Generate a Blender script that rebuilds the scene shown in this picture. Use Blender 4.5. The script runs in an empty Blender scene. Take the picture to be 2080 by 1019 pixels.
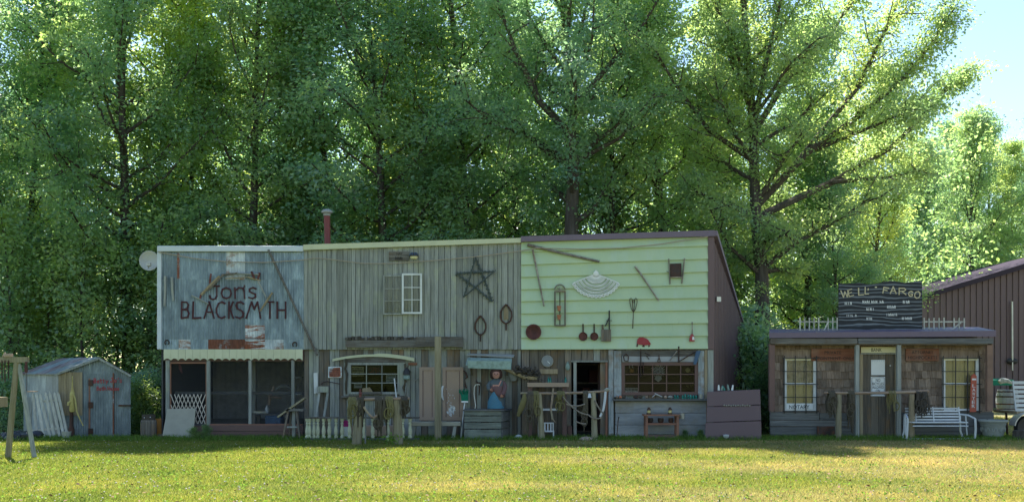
import bpy, bmesh, math, random
import numpy as np
from mathutils import Vector, Matrix, Euler

random.seed(7)
RNG = np.random.default_rng(11)
R = math.radians
SC = bpy.context.scene
COL = SC.collection

# ------------------------------------------------------------------ camera
CAM_D, CAM_H, FPX, HOR = 26.0, 1.65, 2028.0, 761.0
cam_data = bpy.data.cameras.new('camera')
cam_data.sensor_width = 36.0
cam_data.lens = 36.0 * FPX / 2080.0
cam_data.shift_y = (HOR - 509.5) / 2080.0
cam_data.clip_end = 3000
cam = bpy.data.objects.new('camera', cam_data)
cam.location = (0, -CAM_D, CAM_H)
cam.rotation_euler = (R(90), 0, 0)
COL.objects.link(cam)
SC.camera = cam

# ------------------------------------------------------------------ light
SUN_EL, SUN_AZ = 54.0, -24.0         # behind the buildings, a little to the left
world = bpy.data.worlds.new('World'); SC.world = world; world.use_nodes = True
wn = world.node_tree.nodes; wl_ = world.node_tree.links
bg = wn['Background']
sky = wn.new('ShaderNodeTexSky'); sky.sky_type = 'NISHITA'; sky.sun_disc = False
sky.sun_elevation = R(SUN_EL); sky.sun_rotation = R(SUN_AZ)
sky.air_density = 1.3; sky.dust_density = 0.0; sky.ozone_density = 2.0; sky.altitude = 200
wl_.new(sky.outputs[0], bg.inputs[0]); bg.inputs[1].default_value = 0.062
sun_data = bpy.data.lights.new('sun', 'SUN'); sun_data.energy = 4.2; sun_data.angle = R(0.53)
sun_data.color = (1.0, 0.96, 0.89)
sun = bpy.data.objects.new('sun', sun_data); COL.objects.link(sun)
_sd = Vector((math.sin(R(SUN_AZ)) * math.cos(R(SUN_EL)), math.cos(R(SUN_AZ)) * math.cos(R(SUN_EL)), math.sin(R(SUN_EL))))
sun.rotation_euler = (-_sd).to_track_quat('-Z', 'Y').to_euler()
SC.view_settings.view_transform = 'Standard'; SC.view_settings.look = 'None'
SC.view_settings.exposure = 2.05; SC.view_settings.gamma = 1.0
SC.cycles.max_bounces = 14; SC.cycles.diffuse_bounces = 10; SC.cycles.transmission_bounces = 12; SC.cycles.transparent_max_bounces = 12
SC.cycles.use_denoising = True

# ------------------------------------------------------------------ measuring: photo pixel -> metres at depth Y
def P(px, py, Y=0.0):
    k = (CAM_D + Y) / FPX
    return Vector(((px - 1040.0) * k, Y, CAM_H - (py - HOR) * k))
def fx(px, Y=0.0): return (px - 1040.0) * (CAM_D + Y) / FPX
def fz(py, Y=0.0): return CAM_H - (py - HOR) * (CAM_D + Y) / FPX

# ------------------------------------------------------------------ materials
MAT = {}
class N:
    """small node helper"""
    def __init__(self, name):
        self.m = bpy.data.materials.new(name); self.m.use_nodes = True
        self.t = self.m.node_tree; self.n = self.t.nodes; self.l = self.t.links
        self.b = self.n['Principled BSDF']; self.out = self.n['Material Output']
        MAT[name] = self.m
    def new(self, kind, **kw):
        o = self.n.new(kind)
        for k, v in kw.items(): setattr(o, k, v)
        return o
    def link(self, a, b): self.l.new(a, b)
    def pos(self, scale=(1, 1, 1), obj_random=0.0):
        g = self.new('ShaderNodeNewGeometry')
        src = g.outputs['Position']
        if obj_random:
            oi = self.new('ShaderNodeObjectInfo')
            mu = self.new('ShaderNodeMath', operation='MULTIPLY'); mu.inputs[1].default_value = obj_random
            self.link(oi.outputs['Random'], mu.inputs[0])
            ad = self.new('ShaderNodeVectorMath', operation='ADD')
            self.link(src, ad.inputs[0]); self.link(mu.outputs[0], ad.inputs[1]); src = ad.outputs[0]
        ve = self.new('ShaderNodeVectorMath', operation='MULTIPLY'); ve.inputs[1].default_value = scale
        self.link(src, ve.inputs[0])
        return ve.outputs[0]
    def noise(self, vec, scale=1.0, detail=4.0, rough=0.6, dist=0.0):
        t = self.new('ShaderNodeTexNoise'); t.inputs['Scale'].default_value = scale
        t.inputs['Detail'].default_value = detail; t.inputs['Roughness'].default_value = rough
        t.inputs['Distortion'].default_value = dist
        self.link(vec, t.inputs['Vector'])
        return t.outputs['Fac']
    def ramp(self, fac, stops):
        r = self.new('ShaderNodeValToRGB')
        e = r.color_ramp.elements
        while len(e) < len(stops): e.new(0.5)
        for i, (p, c) in enumerate(stops):
            e[i].position = p; e[i].color = (c[0], c[1], c[2], 1)
        self.link(fac, r.inputs[0])
        return r.outputs[0]
    def mix(self, fac, a, b, mode='MIX'):
        x = self.new('ShaderNodeMix', data_type='RGBA', blend_type=mode)
        for sock, v in ((x.inputs[0], fac), (x.inputs[6], a), (x.inputs[7], b)):
            if isinstance(v, (int, float)): sock.default_value = v
            elif isinstance(v, tuple): sock.default_value = (v[0], v[1], v[2], 1)
            else: self.link(v, sock)
        return x.outputs[2]
    def mul(self, a, k):
        m = self.new('ShaderNodeMath', operation='MULTIPLY'); self.link(a, m.inputs[0]); m.inputs[1].default_value = k
        return m.outputs[0]
    def objrand(self): return self.new('ShaderNodeObjectInfo').outputs['Random']
    def bump(self, h, strength=0.3, dist=0.01):
        b = self.new('ShaderNodeBump'); b.inputs['Strength'].default_value = strength; b.inputs['Distance'].default_value = dist
        self.link(h, b.inputs['Height']); self.link(b.outputs[0], self.b.inputs['Normal'])
    def color(self, c):
        if isinstance(c, tuple): self.b.inputs['Base Color'].default_value = (c[0], c[1], c[2], 1)
        else: self.link(c, self.b.inputs['Base Color'])
    def set(self, rough=0.8, metal=0.0, spec=None):
        self.b.inputs['Roughness'].default_value = rough; self.b.inputs['Metallic'].default_value = metal
        if spec is not None: self.b.inputs['Specular IOR Level'].default_value = spec
        return self

def wood(name, cols, axis='z', wear=None, wear_amt=0.5, rough=0.9, vary=0.5, grain=26.0):
    """weathered timber: grain along one axis, every board its own tone"""
    n = N(name); g = grain
    sc = {'z': (g, g, 1.4), 'x': (1.4, g, g), 'y': (g, 1.4, g)}[axis]
    v = n.pos(sc, 37.0)
    f1 = n.noise(v, 1.0, 5, 0.65, 0.6)
    c = n.ramp(f1, [(0.28, cols[0]), (0.5, cols[1]), (0.74, cols[2])])
    sc2 = {'z': (5, 5, 0.9), 'x': (0.9, 5, 5), 'y': (5, 0.9, 5)}[axis]
    f2 = n.noise(n.pos(sc2, 11.0), 1.0, 3, 0.6)
    c = n.mix(n.mul(f2, 0.55), c, (cols[0][0] * .7, cols[0][1] * .7, cols[0][2] * .7))
    if wear:
        f3 = n.noise(n.pos((2.3, 2.3, 1.6), 5.0), 1.0, 6, 0.7)
        w = n.ramp(f3, [(0.5, (0, 0, 0)), (0.66, (wear_amt,) * 3)])
        c = n.mix(w, c, wear)
    r = n.ramp(n.objrand(), [(0.0, (1 - vary,) * 3), (1.0, (1 + 0 * vary,) * 3)])
    c = n.mix(1.0, c, r, 'MULTIPLY')
    n.color(c); n.set(rough, 0, 0.2); n.bump(f1, 0.5, 0.006)
    return n.m
def paint(name, col, rough=0.6, dirt=0.25, dirt_col=(0.06, 0.05, 0.04), metal=0.0, scale=3.0, spec=0.4, vary=0.12):
    n = N(name)
    f = n.noise(n.pos((scale, scale, scale), 7.0), 1.0, 6, 0.65)
    w = n.ramp(f, [(0.42, (0, 0, 0)), (0.75, (dirt,) * 3)])
    c = n.mix(w, col, dirt_col)
    r = n.ramp(n.objrand(), [(0.0, (1 - vary,) * 3), (1.0, (1,) * 3)])
    n.color(n.mix(1.0, c, r, 'MULTIPLY')); n.set(rough, metal, spec)
    n.bump(n.noise(n.pos((40, 40, 40)), 1.0, 3), 0.08, 0.004)
    return n.m
def rusty(name, base, rust=(0.16, 0.055, 0.025), lo=0.45, hi=0.6, rough=0.6, metal=0.3, scale=(3, 3, 2)):
    n = N(name)
    f = n.noise(n.pos(scale, 19.0), 1.0, 7, 0.7, 0.4)
    w = n.ramp(f, [(lo, (0, 0, 0)), (hi, (1, 1, 1))])
    f2 = n.noise(n.pos((5, 5, 1.8), 3.0), 1.0, 6, 0.7)
    b2 = n.ramp(f2, [(0.3, (base[0] * .5, base[1] * .52, base[2] * .55)), (0.52, (base[0] * .85, base[1] * .85, base[2] * .85)), (0.72, (min(1, base[0] * 1.5), min(1, base[1] * 1.45), min(1, base[2] * 1.4)))])
    f3 = n.noise(n.pos((20, 20, 8), 3.0), 1.0, 5, 0.6)
    ru = n.ramp(f3, [(0.3, (rust[0] * .5, rust[1] * .5, rust[2] * .5)), (0.7, rust)])
    c = n.mix(w, b2, ru)
    r = n.ramp(n.objrand(), [(0.0, (0.62,) * 3), (1.0, (1.12,) * 3)])
    n.color(n.mix(1.0, c, r, 'MULTIPLY')); n.set(rough, metal, 0.4)
    n.bump(f3, 0.1, 0.003)
    return n.m

# ------------------------------------------------------------------ mesh building
def wloc(o):
    v = Vector((0, 0, 0))
    while o is not None:
        v = v + o.location; o = o.parent
    return v
class MB:
    def __init__(s): s.v = []; s.f = []
    def add(s, vs, fs):
        k = len(s.v); s.v += [tuple(a) for a in vs]; s.f += [tuple(i + k for i in f) for f in fs]; return s
    def box(s, x0, x1, y0, y1, z0, z1):
        if x0 > x1: x0, x1 = x1, x0
        if y0 > y1: y0, y1 = y1, y0
        if z0 > z1: z0, z1 = z1, z0
        return s.add([(x0, y0, z0), (x1, y0, z0), (x1, y1, z0), (x0, y1, z0), (x0, y0, z1), (x1, y0, z1), (x1, y1, z1), (x0, y1, z1)],
                     [(3, 2, 1, 0), (4, 5, 6, 7), (0, 1, 5, 4), (1, 2, 6, 5), (2, 3, 7, 6), (3, 0, 4, 7)])
    def hexa(s, p):          # 8 points, bottom ring then top ring (ccw)
        return s.add(p, [(3, 2, 1, 0), (4, 5, 6, 7), (0, 1, 5, 4), (1, 2, 6, 5), (2, 3, 7, 6), (3, 0, 4, 7)])
    def bar(s, p0, p1, w, t, up=(0, -1, 0)):
        """rectangular bar p0->p1, width w across, thickness t along 'up'"""
        p0 = Vector(p0); p1 = Vector(p1); d = (p1 - p0).normalized(); u = Vector(up)
        u = (u - d * u.dot(d))
        if u.length < 1e-4: u = d.orthogonal()
        u.normalize(); r = d.cross(u)
        q = [p0 - r * w / 2 - u * t / 2, p0 + r * w / 2 - u * t / 2, p0 + r * w / 2 + u * t / 2, p0 - r * w / 2 + u * t / 2]
        return s.hexa(q + [a + (p1 - p0) for a in q])
    def tube(s, pts, r, n=8, caps=True, flat=1.0):
        pts = [Vector(p) for p in pts]; m = len(pts)
        rr = r if isinstance(r, (list, tuple)) else [r] * m
        vs = []; fs = []; prev = None
        for i, p in enumerate(pts):
            d = (pts[min(i + 1, m - 1)] - pts[max(i - 1, 0)])
            if d.length < 1e-9: d = Vector((0, 0, 1))
            d.normalize()
            u = d.orthogonal().normalized() if prev is None else (prev - d * prev.dot(d)).normalized()
            prev = u; w = d.cross(u)
            for k in range(n):
                a = 2 * math.pi * k / n
                vs.append(p + (u * math.cos(a) + w * math.sin(a) * flat) * rr[i])
        for i in range(m - 1):
            for k in range(n):
                k2 = (k + 1) % n
                fs.append((i * n + k, i * n + k2, (i + 1) * n + k2, (i + 1) * n + k))
        if caps:
            fs.append(tuple(reversed(range(n)))); fs.append(tuple((m - 1) * n + k for k in range(n)))
        return s.add(vs, fs)
    def lathe(s, prof, c=(0, 0, 0), n=16, axis='z', sx=1.0, sy=1.0):
        """prof: (radius, height) list"""
        vs = []; fs = []; m = len(prof)
        for (r, h) in prof:
            for k in range(n):
                a = 2 * math.pi * k / n; x, y = r * math.cos(a) * sx, r * math.sin(a) * sy
                if axis == 'z': q = (c[0] + x, c[1] + y, c[2] + h)
                elif axis == 'y': q = (c[0] + x, c[1] - h, c[2] + y)
                else: q = (c[0] + h, c[1] + x, c[2] + y)
                vs.append(q)
        for i in range(m - 1):
            for k in range(n):
                k2 = (k + 1) % n
                fs.append((i * n + k, i * n + k2, (i + 1) * n + k2, (i + 1) * n + k))
        fs.append(tuple(reversed(range(n)))); fs.append(tuple((m - 1) * n + k for k in range(n)))
        return s.add(vs, fs)
    def prism(s, poly, y0, y1):
        """polygon in x,z extruded from y0 to y1"""
        n = len(poly)
        vs = [(x, y0, z) for x, z in poly] + [(x, y1, z) for x, z in poly]
        fs = [tuple(range(n)), tuple(reversed(range(n, 2 * n)))]
        fs += [(i, i + n, (i + 1) % n + n, (i + 1) % n) for i in range(n)]
        return s.add(vs, fs)
    def sphere(s, c, r, sx=1, sy=1, sz=1, n=12, m=8):
        prof = [(r * math.sin(math.pi * i / m) + 1e-4, -r * math.cos(math.pi * i / m) * sz) for i in range(m + 1)]
        return s.lathe(prof, c, n, 'z', sx, sy)
    def build(s, name, mat, parent=None, smooth=False, origin=None, bevel=0.0):
        o_ = wloc(parent) if parent is not None else (Vector(origin) if origin is not None else Vector((0, 0, 0)))
        me = bpy.data.meshes.new(name)
        me.from_pydata([(a[0] - o_[0], a[1] - o_[1], a[2] - o_[2]) for a in s.v], [], s.f)
        bm = bmesh.new(); bm.from_mesh(me)
        bmesh.ops.recalc_face_normals(bm, faces=bm.faces)
        if bevel: bmesh.ops.bevel(bm, geom=list(bm.edges), offset=bevel, segments=1, affect='EDGES', profile=0.5)
        bm.to_mesh(me); bm.free()
        if smooth:
            me.polygons.foreach_set('use_smooth', [True] * len(me.polygons))
            me.set_sharp_from_angle(angle=R(40)) if hasattr(me, 'set_sharp_from_angle') else None
        me.materials.append(MAT[mat] if isinstance(mat, str) else mat)
        o = bpy.data.objects.new(name, me); COL.objects.link(o)
        if parent is not None: o.parent = parent
        else: o.location = o_
        return o
def tag(o, label=None, cat=None, group=None, kind=None):
    if label: o['label'] = label
    if cat: o['category'] = cat
    if group: o['group'] = group
    if kind: o['kind'] = kind
    return o
def thing(name, label, cat, loc, group=None):
    o = bpy.data.objects.new(name, None); COL.objects.link(o); o.location = loc; o.empty_display_size = 0.2
    return tag(o, label, cat, group, 'thing')
def solo(name, mb, mat, label, cat, group=None, smooth=False, bevel=0.0):
    """a thing that is one mesh"""
    xs = np.array(mb.v); lo = xs.min(0); hi = xs.max(0)
    o = mb.build(name, mat, None, smooth, origin=((lo[0] + hi[0]) / 2, (lo[1] + hi[1]) / 2, lo[2]), bevel=bevel)
    return tag(o, label, cat, group, 'thing')

_UNIT = {}
def unit_board(mat, var, wob=0.05, seg=4):
    """unit board, long axis z; slightly uneven edges; shared between alike pieces"""
    key = (mat, var, wob, seg)
    if key in _UNIT: return _UNIT[key]
    rr = random.Random(hash((var, wob, seg)) & 0xffff)
    vs = []; fs = []
    for i in range(seg + 1):
        z = -0.5 + i / seg
        a = -0.5 + rr.uniform(0, wob); b = 0.5 - rr.uniform(0, wob)
        zz = [z] * 4
        if i in (0, seg): 
            sgn = -1 if i == 0 else 1
            zz = [z - sgn * rr.uniform(0, 0.006) for _ in range(2)]; zz = [zz[0], zz[1], zz[1], zz[0]]
        d = rr.uniform(0, 0.12)
        vs += [(a, -0.5 + d, zz[0]), (b, -0.5 + d, zz[1]), (b, 0.5, zz[2]), (a, 0.5, zz[3])]
    for i in range(seg):
        for k in range(4):
            k2 = (k + 1) % 4
            fs.append((i * 4 + k, i * 4 + k2, i * 4 + 4 + k2, i * 4 + 4 + k))
    fs += [(3, 2, 1, 0), (seg * 4, seg * 4 + 1, seg * 4 + 2, seg * 4 + 3)]
    me = bpy.data.meshes.new('board'); me.from_pydata(vs, [], fs); me.materials.append(MAT[mat])
    _UNIT[key] = me
    return me
def piece(name, mat, parent, x0, x1, y0, y1, z0, z1, axis='z', tilt=0.0, wob=0.05, nvar=5):
    """one board as its own object; axis: direction of its length"""
    me = unit_board(mat, random.randrange(nvar), wob)
    o = bpy.data.objects.new(name, me); COL.objects.link(o)
    c = Vector(((x0 + x1) / 2, (y0 + y1) / 2, (z0 + z1) / 2))
    o.parent = parent; o.location = c - wloc(parent)
    dx, dy, dz = abs(x1 - x0), abs(y1 - y0), abs(z1 - z0)
    if axis == 'z': o.scale = (dx, dy, dz); o.rotation_euler = (0, tilt, 0)
    elif axis == 'x': o.scale = (dz, dy, dx); o.rotation_euler = (0, R(90) + tilt, 0)
    return o
def pbar(name, mat, parent, p0, p1, w, t, up=(0, -1, 0)):
    return MB().bar(p0, p1, w, t, up).build(name, mat, parent)
def vboards(parent, mat, x0, x1, ztop, zbot, y0=0.0, wmin=0.11, wmax=0.19, th=0.025, openings=(), name='board', mats=None):
    """vertical boards, each an object; ztop/zbot may be functions of x; openings = (x0,x1,z0,z1)"""
    zt = ztop if callable(ztop) else (lambda x: ztop)
    zb = zbot if callable(zbot) else (lambda x: zbot)
    x = x0; i = 0
    while x < x1 - 0.02:
        w = random.uniform(wmin, wmax)
        if x1 - (x + w) < wmin * 0.6: w = x1 - x
        xm = x + w / 2; spans = [(zb(xm), zt(xm))]
        for (a, b, c, d) in openings:
            if xm > a and xm < b:
                ns = []
                for (s0, s1) in spans:
                    if c > s0 and c < s1: ns.append((s0, c))
                    if d < s1 and d > s0: ns.append((d, s1))
                    if d <= s0 or c >= s1: ns.append((s0, s1))
                spans = ns
        dy = 0.010 * (i % 2) + random.uniform(0, 0.005)
        for (s0, s1) in spans:
            if s1 - s0 < 0.02: continue
            piece(name, random.choice(mats) if mats else mat, parent, x + 0.0015, x + w - 0.0015, y0 - th + dy, y0 + dy, s0, s1)
        x += w; i += 1

# stroke letters (hand-painted or made of sticks): unit cell, x 0..w, y 0..1
GLY = {
 'J': (.62, [[(.15, 1), (.62, 1)], [(.45, 1), (.45, .25), (.36, .05), (.18, 0), (.04, .1), (0, .28)]]),
 'o': (.5, [[(.25, .62), (.45, .52), (.5, .3), (.44, .08), (.25, 0), (.06, .08), (0, .3), (.05, .52), (.25, .62)]]),
 'n': (.48, [[(0, .62), (.02, 0)], [(.02, .45), (.2, .62), (.38, .6), (.46, .45), (.48, 0)]]),
 "'": (.14, [[(.1, 1), (.04, .78)]]),
 's': (.42, [[(.42, .55), (.25, .63), (.05, .55), (.05, .4), (.2, .32), (.38, .25), (.4, .08), (.22, 0), (0, .06)]]),
 'S': (.55, [[(.55, .88), (.35, 1), (.1, .95), (.02, .78), (.12, .58), (.4, .46), (.54, .3), (.5, .1), (.28, 0), (0, .08)]]),
 'B': (.55, [[(0, 0), (.02, 1)], [(.02, 1), (.38, .98), (.5, .82), (.42, .58), (.02, .52)], [(.02, .52), (.42, .52), (.55, .3), (.46, .06), (0, 0)]]),
 'L': (.5, [[(.03, 1), (0, 0), (.5, .03)]]),
 'A': (.6, [[(0, 0), (.3, 1), (.6, 0)], [(.1, .38), (.5, .38)]]),
 'C': (.55, [[(.55, .9), (.35, 1), (.12, .9), (0, .6), (0, .35), (.12, .08), (.35, 0), (.55, .1)]]),
 'K': (.52, [[(0, 0), (.02, 1)], [(.5, 1), (.04, .45)], [(.14, .55), (.52, 0)]]),
 'M': (.85, [[(0, 0), (.28, 1), (.42, .55), (.6, 1), (.75, 0)]]),
 'T': (.55, [[(0, 1), (.55, 1)], [(.28, 1), (.28, 0)]]),
 'H': (.55, [[(0, 0), (0, 1)], [(.55, 0), (.55, 1)], [(0, .5), (.55, .5)]]),
 'e': (.45, [[(.02, .33), (.43, .35), (.38, .55), (.22, .62), (.04, .5), (0, .28), (.08, .06), (.26, 0), (.43, .1)]]),
 't': (.36, [[(.16, .95), (.16, .1), (.24, 0), (.36, .05)], [(0, .62), (.34, .62)]]),
 'y': (.45, [[(0, .62), (.2, .12)], [(.45, .62), (.1, -.3)]]),
 'a': (.45, [[(.42, .6), (.44, 0)], [(.42, .5), (.2, .62), (.02, .4), (.04, .12), (.2, 0), (.42, .14)]]),
 'h': (.45, [[(0, 1), (0, 0)], [(0, .45), (.2, .62), (.4, .55), (.45, 0)]]),
 'u': (.45, [[(0, .62), (.02, .15), (.16, 0), (.36, .08), (.44, .3)], [(.44, .62), (.45, 0)]]),
 'W': (.9, [[(0, 1), (.24, 0), (.45, .8), (.66, 0), (.9, 1)]]),
 'E': (.45, [[(.45, 1), (0, 1), (0, 0), (.45, 0)], [(0, .52), (.34, .52)]]),
 'F': (.45, [[(.45, 1), (0, 1), (0, 0)], [(0, .55), (.34, .55)]]),
 'R': (.52, [[(0, 0), (0, 1), (.4, .97), (.5, .78), (.4, .55), (0, .5)], [(.2, .52), (.52, 0)]]),
 'G': (.58, [[(.55, .88), (.3, 1), (.05, .8), (0, .4), (.14, .06), (.38, 0), (.56, .15), (.56, .42), (.32, .42)]]),
 'O': (.6, [[(.3, 1), (.52, .85), (.6, .5), (.52, .14), (.3, 0), (.08, .14), (0, .5), (.08, .85), (.3, 1)]]),
}
def strokes_mb(polys, x0, z0, sx, sz, w, y, th=0.004, rot=0.0, taper=None):
    mb = MB(); k = 0
    for poly in polys:
        pts = []
        for (a, b) in poly:
            xx, zz = a * sx, b * sz
            if rot: xx, zz = xx * math.cos(rot) - zz * math.sin(rot), xx * math.sin(rot) + zz * math.cos(rot)
            pts.append(Vector((x0 + xx, y, z0 + zz)))
        for i in range(len(pts) - 1):
            d = (pts[i + 1] - pts[i]); e = d.normalized() * w * 0.35
            k += 1
            mb.bar(pts[i] - e + Vector((0, -0.0006 * (k % 3), 0)), pts[i + 1] + e + Vector((0, -0.0006 * (k % 3), 0)), w * random.uniform(.8, 1.1), th)
    return mb
def letter(ch, x0, z0, h, w, y, mat, parent, sx=None, rot=0.0, th=0.004):
    g = GLY[ch]
    return strokes_mb(g[1], x0, z0, (sx or h), h, w, y, th, rot).build('letter', mat, parent)
def text_part(body, x0, x1, z0, z1, y, mat, parent, name='lettering', th=0.003):
    """printed words, fitted into a box on the plane y"""
    cu = bpy.data.curves.new('t', 'FONT'); cu.body = body; cu.extrude = 0.01; cu.resolution_u = 3
    cu.align_x = 'CENTER'
    ob = bpy.data.objects.new('t', cu); COL.objects.link(ob)
    dg = bpy.context.evaluated_depsgraph_get()
    me = bpy.data.meshes.new_from_object(ob.evaluated_get(dg))
    bpy.data.objects.remove(ob); bpy.data.curves.remove(cu)
    a = np.empty(len(me.vertices) * 3); me.vertices.foreach_get('co', a); a = a.reshape(-1, 3)
    lo, hi = a.min(0), a.max(0); q = (a - lo) / np.maximum(hi - lo, 1e-6)
    o_ = wloc(parent)
    b = np.stack([x0 + q[:, 0] * (x1 - x0) - o_[0], y - q[:, 2] * th - o_[1], z0 + q[:, 1] * (z1 - z0) - o_[2]], 1)
    me.vertices.foreach_set('co', b.ravel()); me.name = name; me.update()
    me.materials.clear(); me.materials.append(MAT[mat])
    o = bpy.data.objects.new(name, me); COL.objects.link(o); o.parent = parent
    return o
# ------------------------------------------------------------------ materials of ground and plants
def leaf_mat(name, c_dark, c_light, trans, tfac=0.45):
    n = N(name); n.n.remove(n.b)
    g = n.new('ShaderNodeNewGeometry')
    oi = n.new('ShaderNodeObjectInfo')
    base = n.ramp(g.outputs['Random Per Island'], [(0.0, c_dark), (0.6, c_light), (1.0, (c_light[0] * 1.35, c_light[1] * 1.2, c_light[2]))])
    tint = n.ramp(oi.outputs['Random'], [(0.0, (0.75, 0.9, 0.95)), (0.5, (1, 1, 1)), (1.0, (1.1, 1.05, 0.88))])
    fl = n.noise(n.pos((.55, .55, .55), 13.0), 1.0, 4, .65)
    tint = n.mix(1.0, tint, n.ramp(fl, [(.34, (.66, .78, .86)), (.52, (1, 1, 1)), (.68, (1.32, 1.16, .78))]), 'MULTIPLY')
    base = n.mix(1.0, base, tint, 'MULTIPLY')
    tr = n.mix(1.0, trans, tint, 'MULTIPLY')
    d = n.new('ShaderNodeBsdfDiffuse'); t = n.new('ShaderNodeBsdfTranslucent'); gl = n.new('ShaderNodeBsdfGlossy')
    gl.inputs['Roughness'].default_value = 0.42
    gl.inputs['Color'].default_value = (0.9, 0.9, 0.9, 1)
    n.link(base, d.inputs[0]); n.link(tr, t.inputs[0])
    m1 = n.new('ShaderNodeMixShader'); m1.inputs[0].default_value = tfac
    n.link(d.outputs[0], m1.inputs[1]); n.link(t.outputs[0], m1.inputs[2])
    m2 = n.new('ShaderNodeMixShader'); m2.inputs[0].default_value = 0.05
    n.link(m1.outputs[0], m2.inputs[1]); n.link(gl.outputs[0], m2.inputs[2])
    n.link(m2.outputs[0], n.out.inputs[0])
    return n.m
leaf_mat('leaf_green', (0.11, 0.20, 0.12), (0.19, 0.31, 0.165), (0.57, 0.74, 0.24), 0.56)
leaf_mat('leaf_blue', (0.10, 0.20, 0.155), (0.17, 0.30, 0.215), (0.48, 0.71, 0.29), 0.54)
leaf_mat('leaf_yellow', (0.13, 0.22, 0.09), (0.22, 0.34, 0.13), (0.65, 0.79, 0.22), 0.59)
leaf_mat('leaf_shrub', (0.07, 0.15, 0.06), (0.13, 0.24, 0.09), (0.40, 0.55, 0.12), 0.45)
leaf_mat('leaf_lime', (0.18, 0.30, 0.04), (0.25, 0.38, 0.05), (0.5, 0.6, 0.08), 0.5)
leaf_mat('leaf_pink', (0.40, 0.12, 0.25), (0.5, 0.2, 0.32), (0.6, 0.2, 0.4), 0.4)
wood('bark', [(0.05, 0.042, 0.035), (0.10, 0.085, 0.07), (0.17, 0.15, 0.13)], 'z', vary=0.3, grain=14)

n = N('lawn_soil')
f1 = n.noise(n.pos((0.16, 0.3, 1)), 1.0, 5, 0.6)
f2 = n.noise(n.pos((6, 6, 1)), 1.0, 6, 0.7)
f3 = n.noise(n.pos((40, 40, 1)), 1.0, 3, 0.7)
green = n.ramp(f2, [(0.3, (0.08, 0.115, 0.025)), (0.6, (0.15, 0.18, 0.045)), (0.8, (0.22, 0.23, 0.065))])
straw = n.ramp(f2, [(0.3, (0.21, 0.165, 0.09)), (0.7, (0.37, 0.31, 0.18))])
# dry ground gathers to the right of the open lawn
px_ = n.new('ShaderNodeSeparateXYZ'); gg = n.new('ShaderNodeNewGeometry'); n.link(gg.outputs['Position'], px_.inputs[0])
mr = n.new('ShaderNodeMapRange'); mr.inputs[1].default_value = -9; mr.inputs[2].default_value = 9; mr.inputs[3].default_value = -0.16; mr.inputs[4].default_value = 0.14
n.link(px_.outputs[0], mr.inputs[0])
ad = n.new('ShaderNodeMath', operation='ADD'); n.link(f1, ad.inputs[0]); n.link(mr.outputs[0], ad.inputs[1])
dry = n.ramp(ad.outputs[0], [(0.46, (0.06,) * 3), (0.68, (0.85,) * 3)])
c = n.mix(dry, green, straw)
c = n.mix(n.mul(f3, 0.7), c, (0.06, 0.075, 0.02))
n.color(c); n.set(0.95, 0, 0.1); n.bump(f3, 0.6, 0.03)

n = N('forest_floor')
f1 = n.noise(n.pos((2, 2, 2)), 1.0, 6, 0.7)
n.color(n.ramp(f1, [(0.3, (0.03, 0.035, 0.015)), (0.55, (0.06, 0.065, 0.03)), (0.75, (0.10, 0.08, 0.05))])); n.set(1, 0, 0.1)

def grass_mat(name, stops, tr, dry_on=True):
    n = N(name); n.n.remove(n.b)
    g = n.new('ShaderNodeNewGeometry')
    base = n.ramp(g.outputs['Random Per Island'], stops)
    if dry_on:
        f1 = n.noise(n.pos((0.16, 0.3, 0)), 1.0, 5, 0.6)
        px_ = n.new('ShaderNodeSeparateXYZ'); n.link(g.outputs['Position'], px_.inputs[0])
        mr = n.new('ShaderNodeMapRange'); mr.inputs[1].default_value = -9; mr.inputs[2].default_value = 9; mr.inputs[3].default_value = -0.16; mr.inputs[4].default_value = 0.14
        n.link(px_.outputs[0], mr.inputs[0])
        ad = n.new('ShaderNodeMath', operation='ADD'); n.link(f1, ad.inputs[0]); n.link(mr.outputs[0], ad.inputs[1])
        dry = n.ramp(ad.outputs[0], [(0.43, (0.04,) * 3), (0.66, (0.95,) * 3)])
        straw = n.ramp(g.outputs['Random Per Island'], [(0, (0.24, 0.19, 0.10)), (0.5, (0.36, 0.30, 0.17)), (1, (0.46, 0.39, 0.24))])
        base = n.mix(dry, base, straw)
        f2 = n.noise(n.pos((0.5, 0.5, 0)), 1.0, 4, 0.6)
        base = n.mix(1.0, base, n.ramp(f2, [(0.32, (0.62, 0.74, 0.66)), (0.68, (1.2, 1.1, 1.0))]), 'MULTIPLY')
        f4 = n.noise(n.pos((2.6, 1.6, 0)), 1.0, 5, 0.7)
        base = n.mix(n.ramp(f4, [(0.56, (0, 0, 0)), (0.72, (0.55,) * 3)]), base, (0.27, 0.20, 0.13))
    d = n.new('ShaderNodeBsdfDiffuse'); t = n.new('ShaderNodeBsdfTranslucent')
    n.link(base, d.inputs[0]); n.link(n.mix(1.0, base, tr, 'MULTIPLY'), t.inputs[0])
    m1 = n.new('ShaderNodeMixShader'); m1.inputs[0].default_value = 0.45
    n.link(d.outputs[0], m1.inputs[1]); n.link(t.outputs[0], m1.inputs[2]); n.link(m1.outputs[0], n.out.inputs[0])
grass_mat('grass', [(0.0, (0.10, 0.145, 0.03)), (0.5, (0.16, 0.195, 0.045)), (0.85, (0.22, 0.235, 0.07)), (1.0, (0.36, 0.32, 0.17))], (1.7, 1.7, 0.9))
grass_mat('weed', [(0.0, (0.08, 0.15, 0.035)), (1.0, (0.17, 0.25, 0.06))], (1.6, 1.7, 0.9), False)

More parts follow.
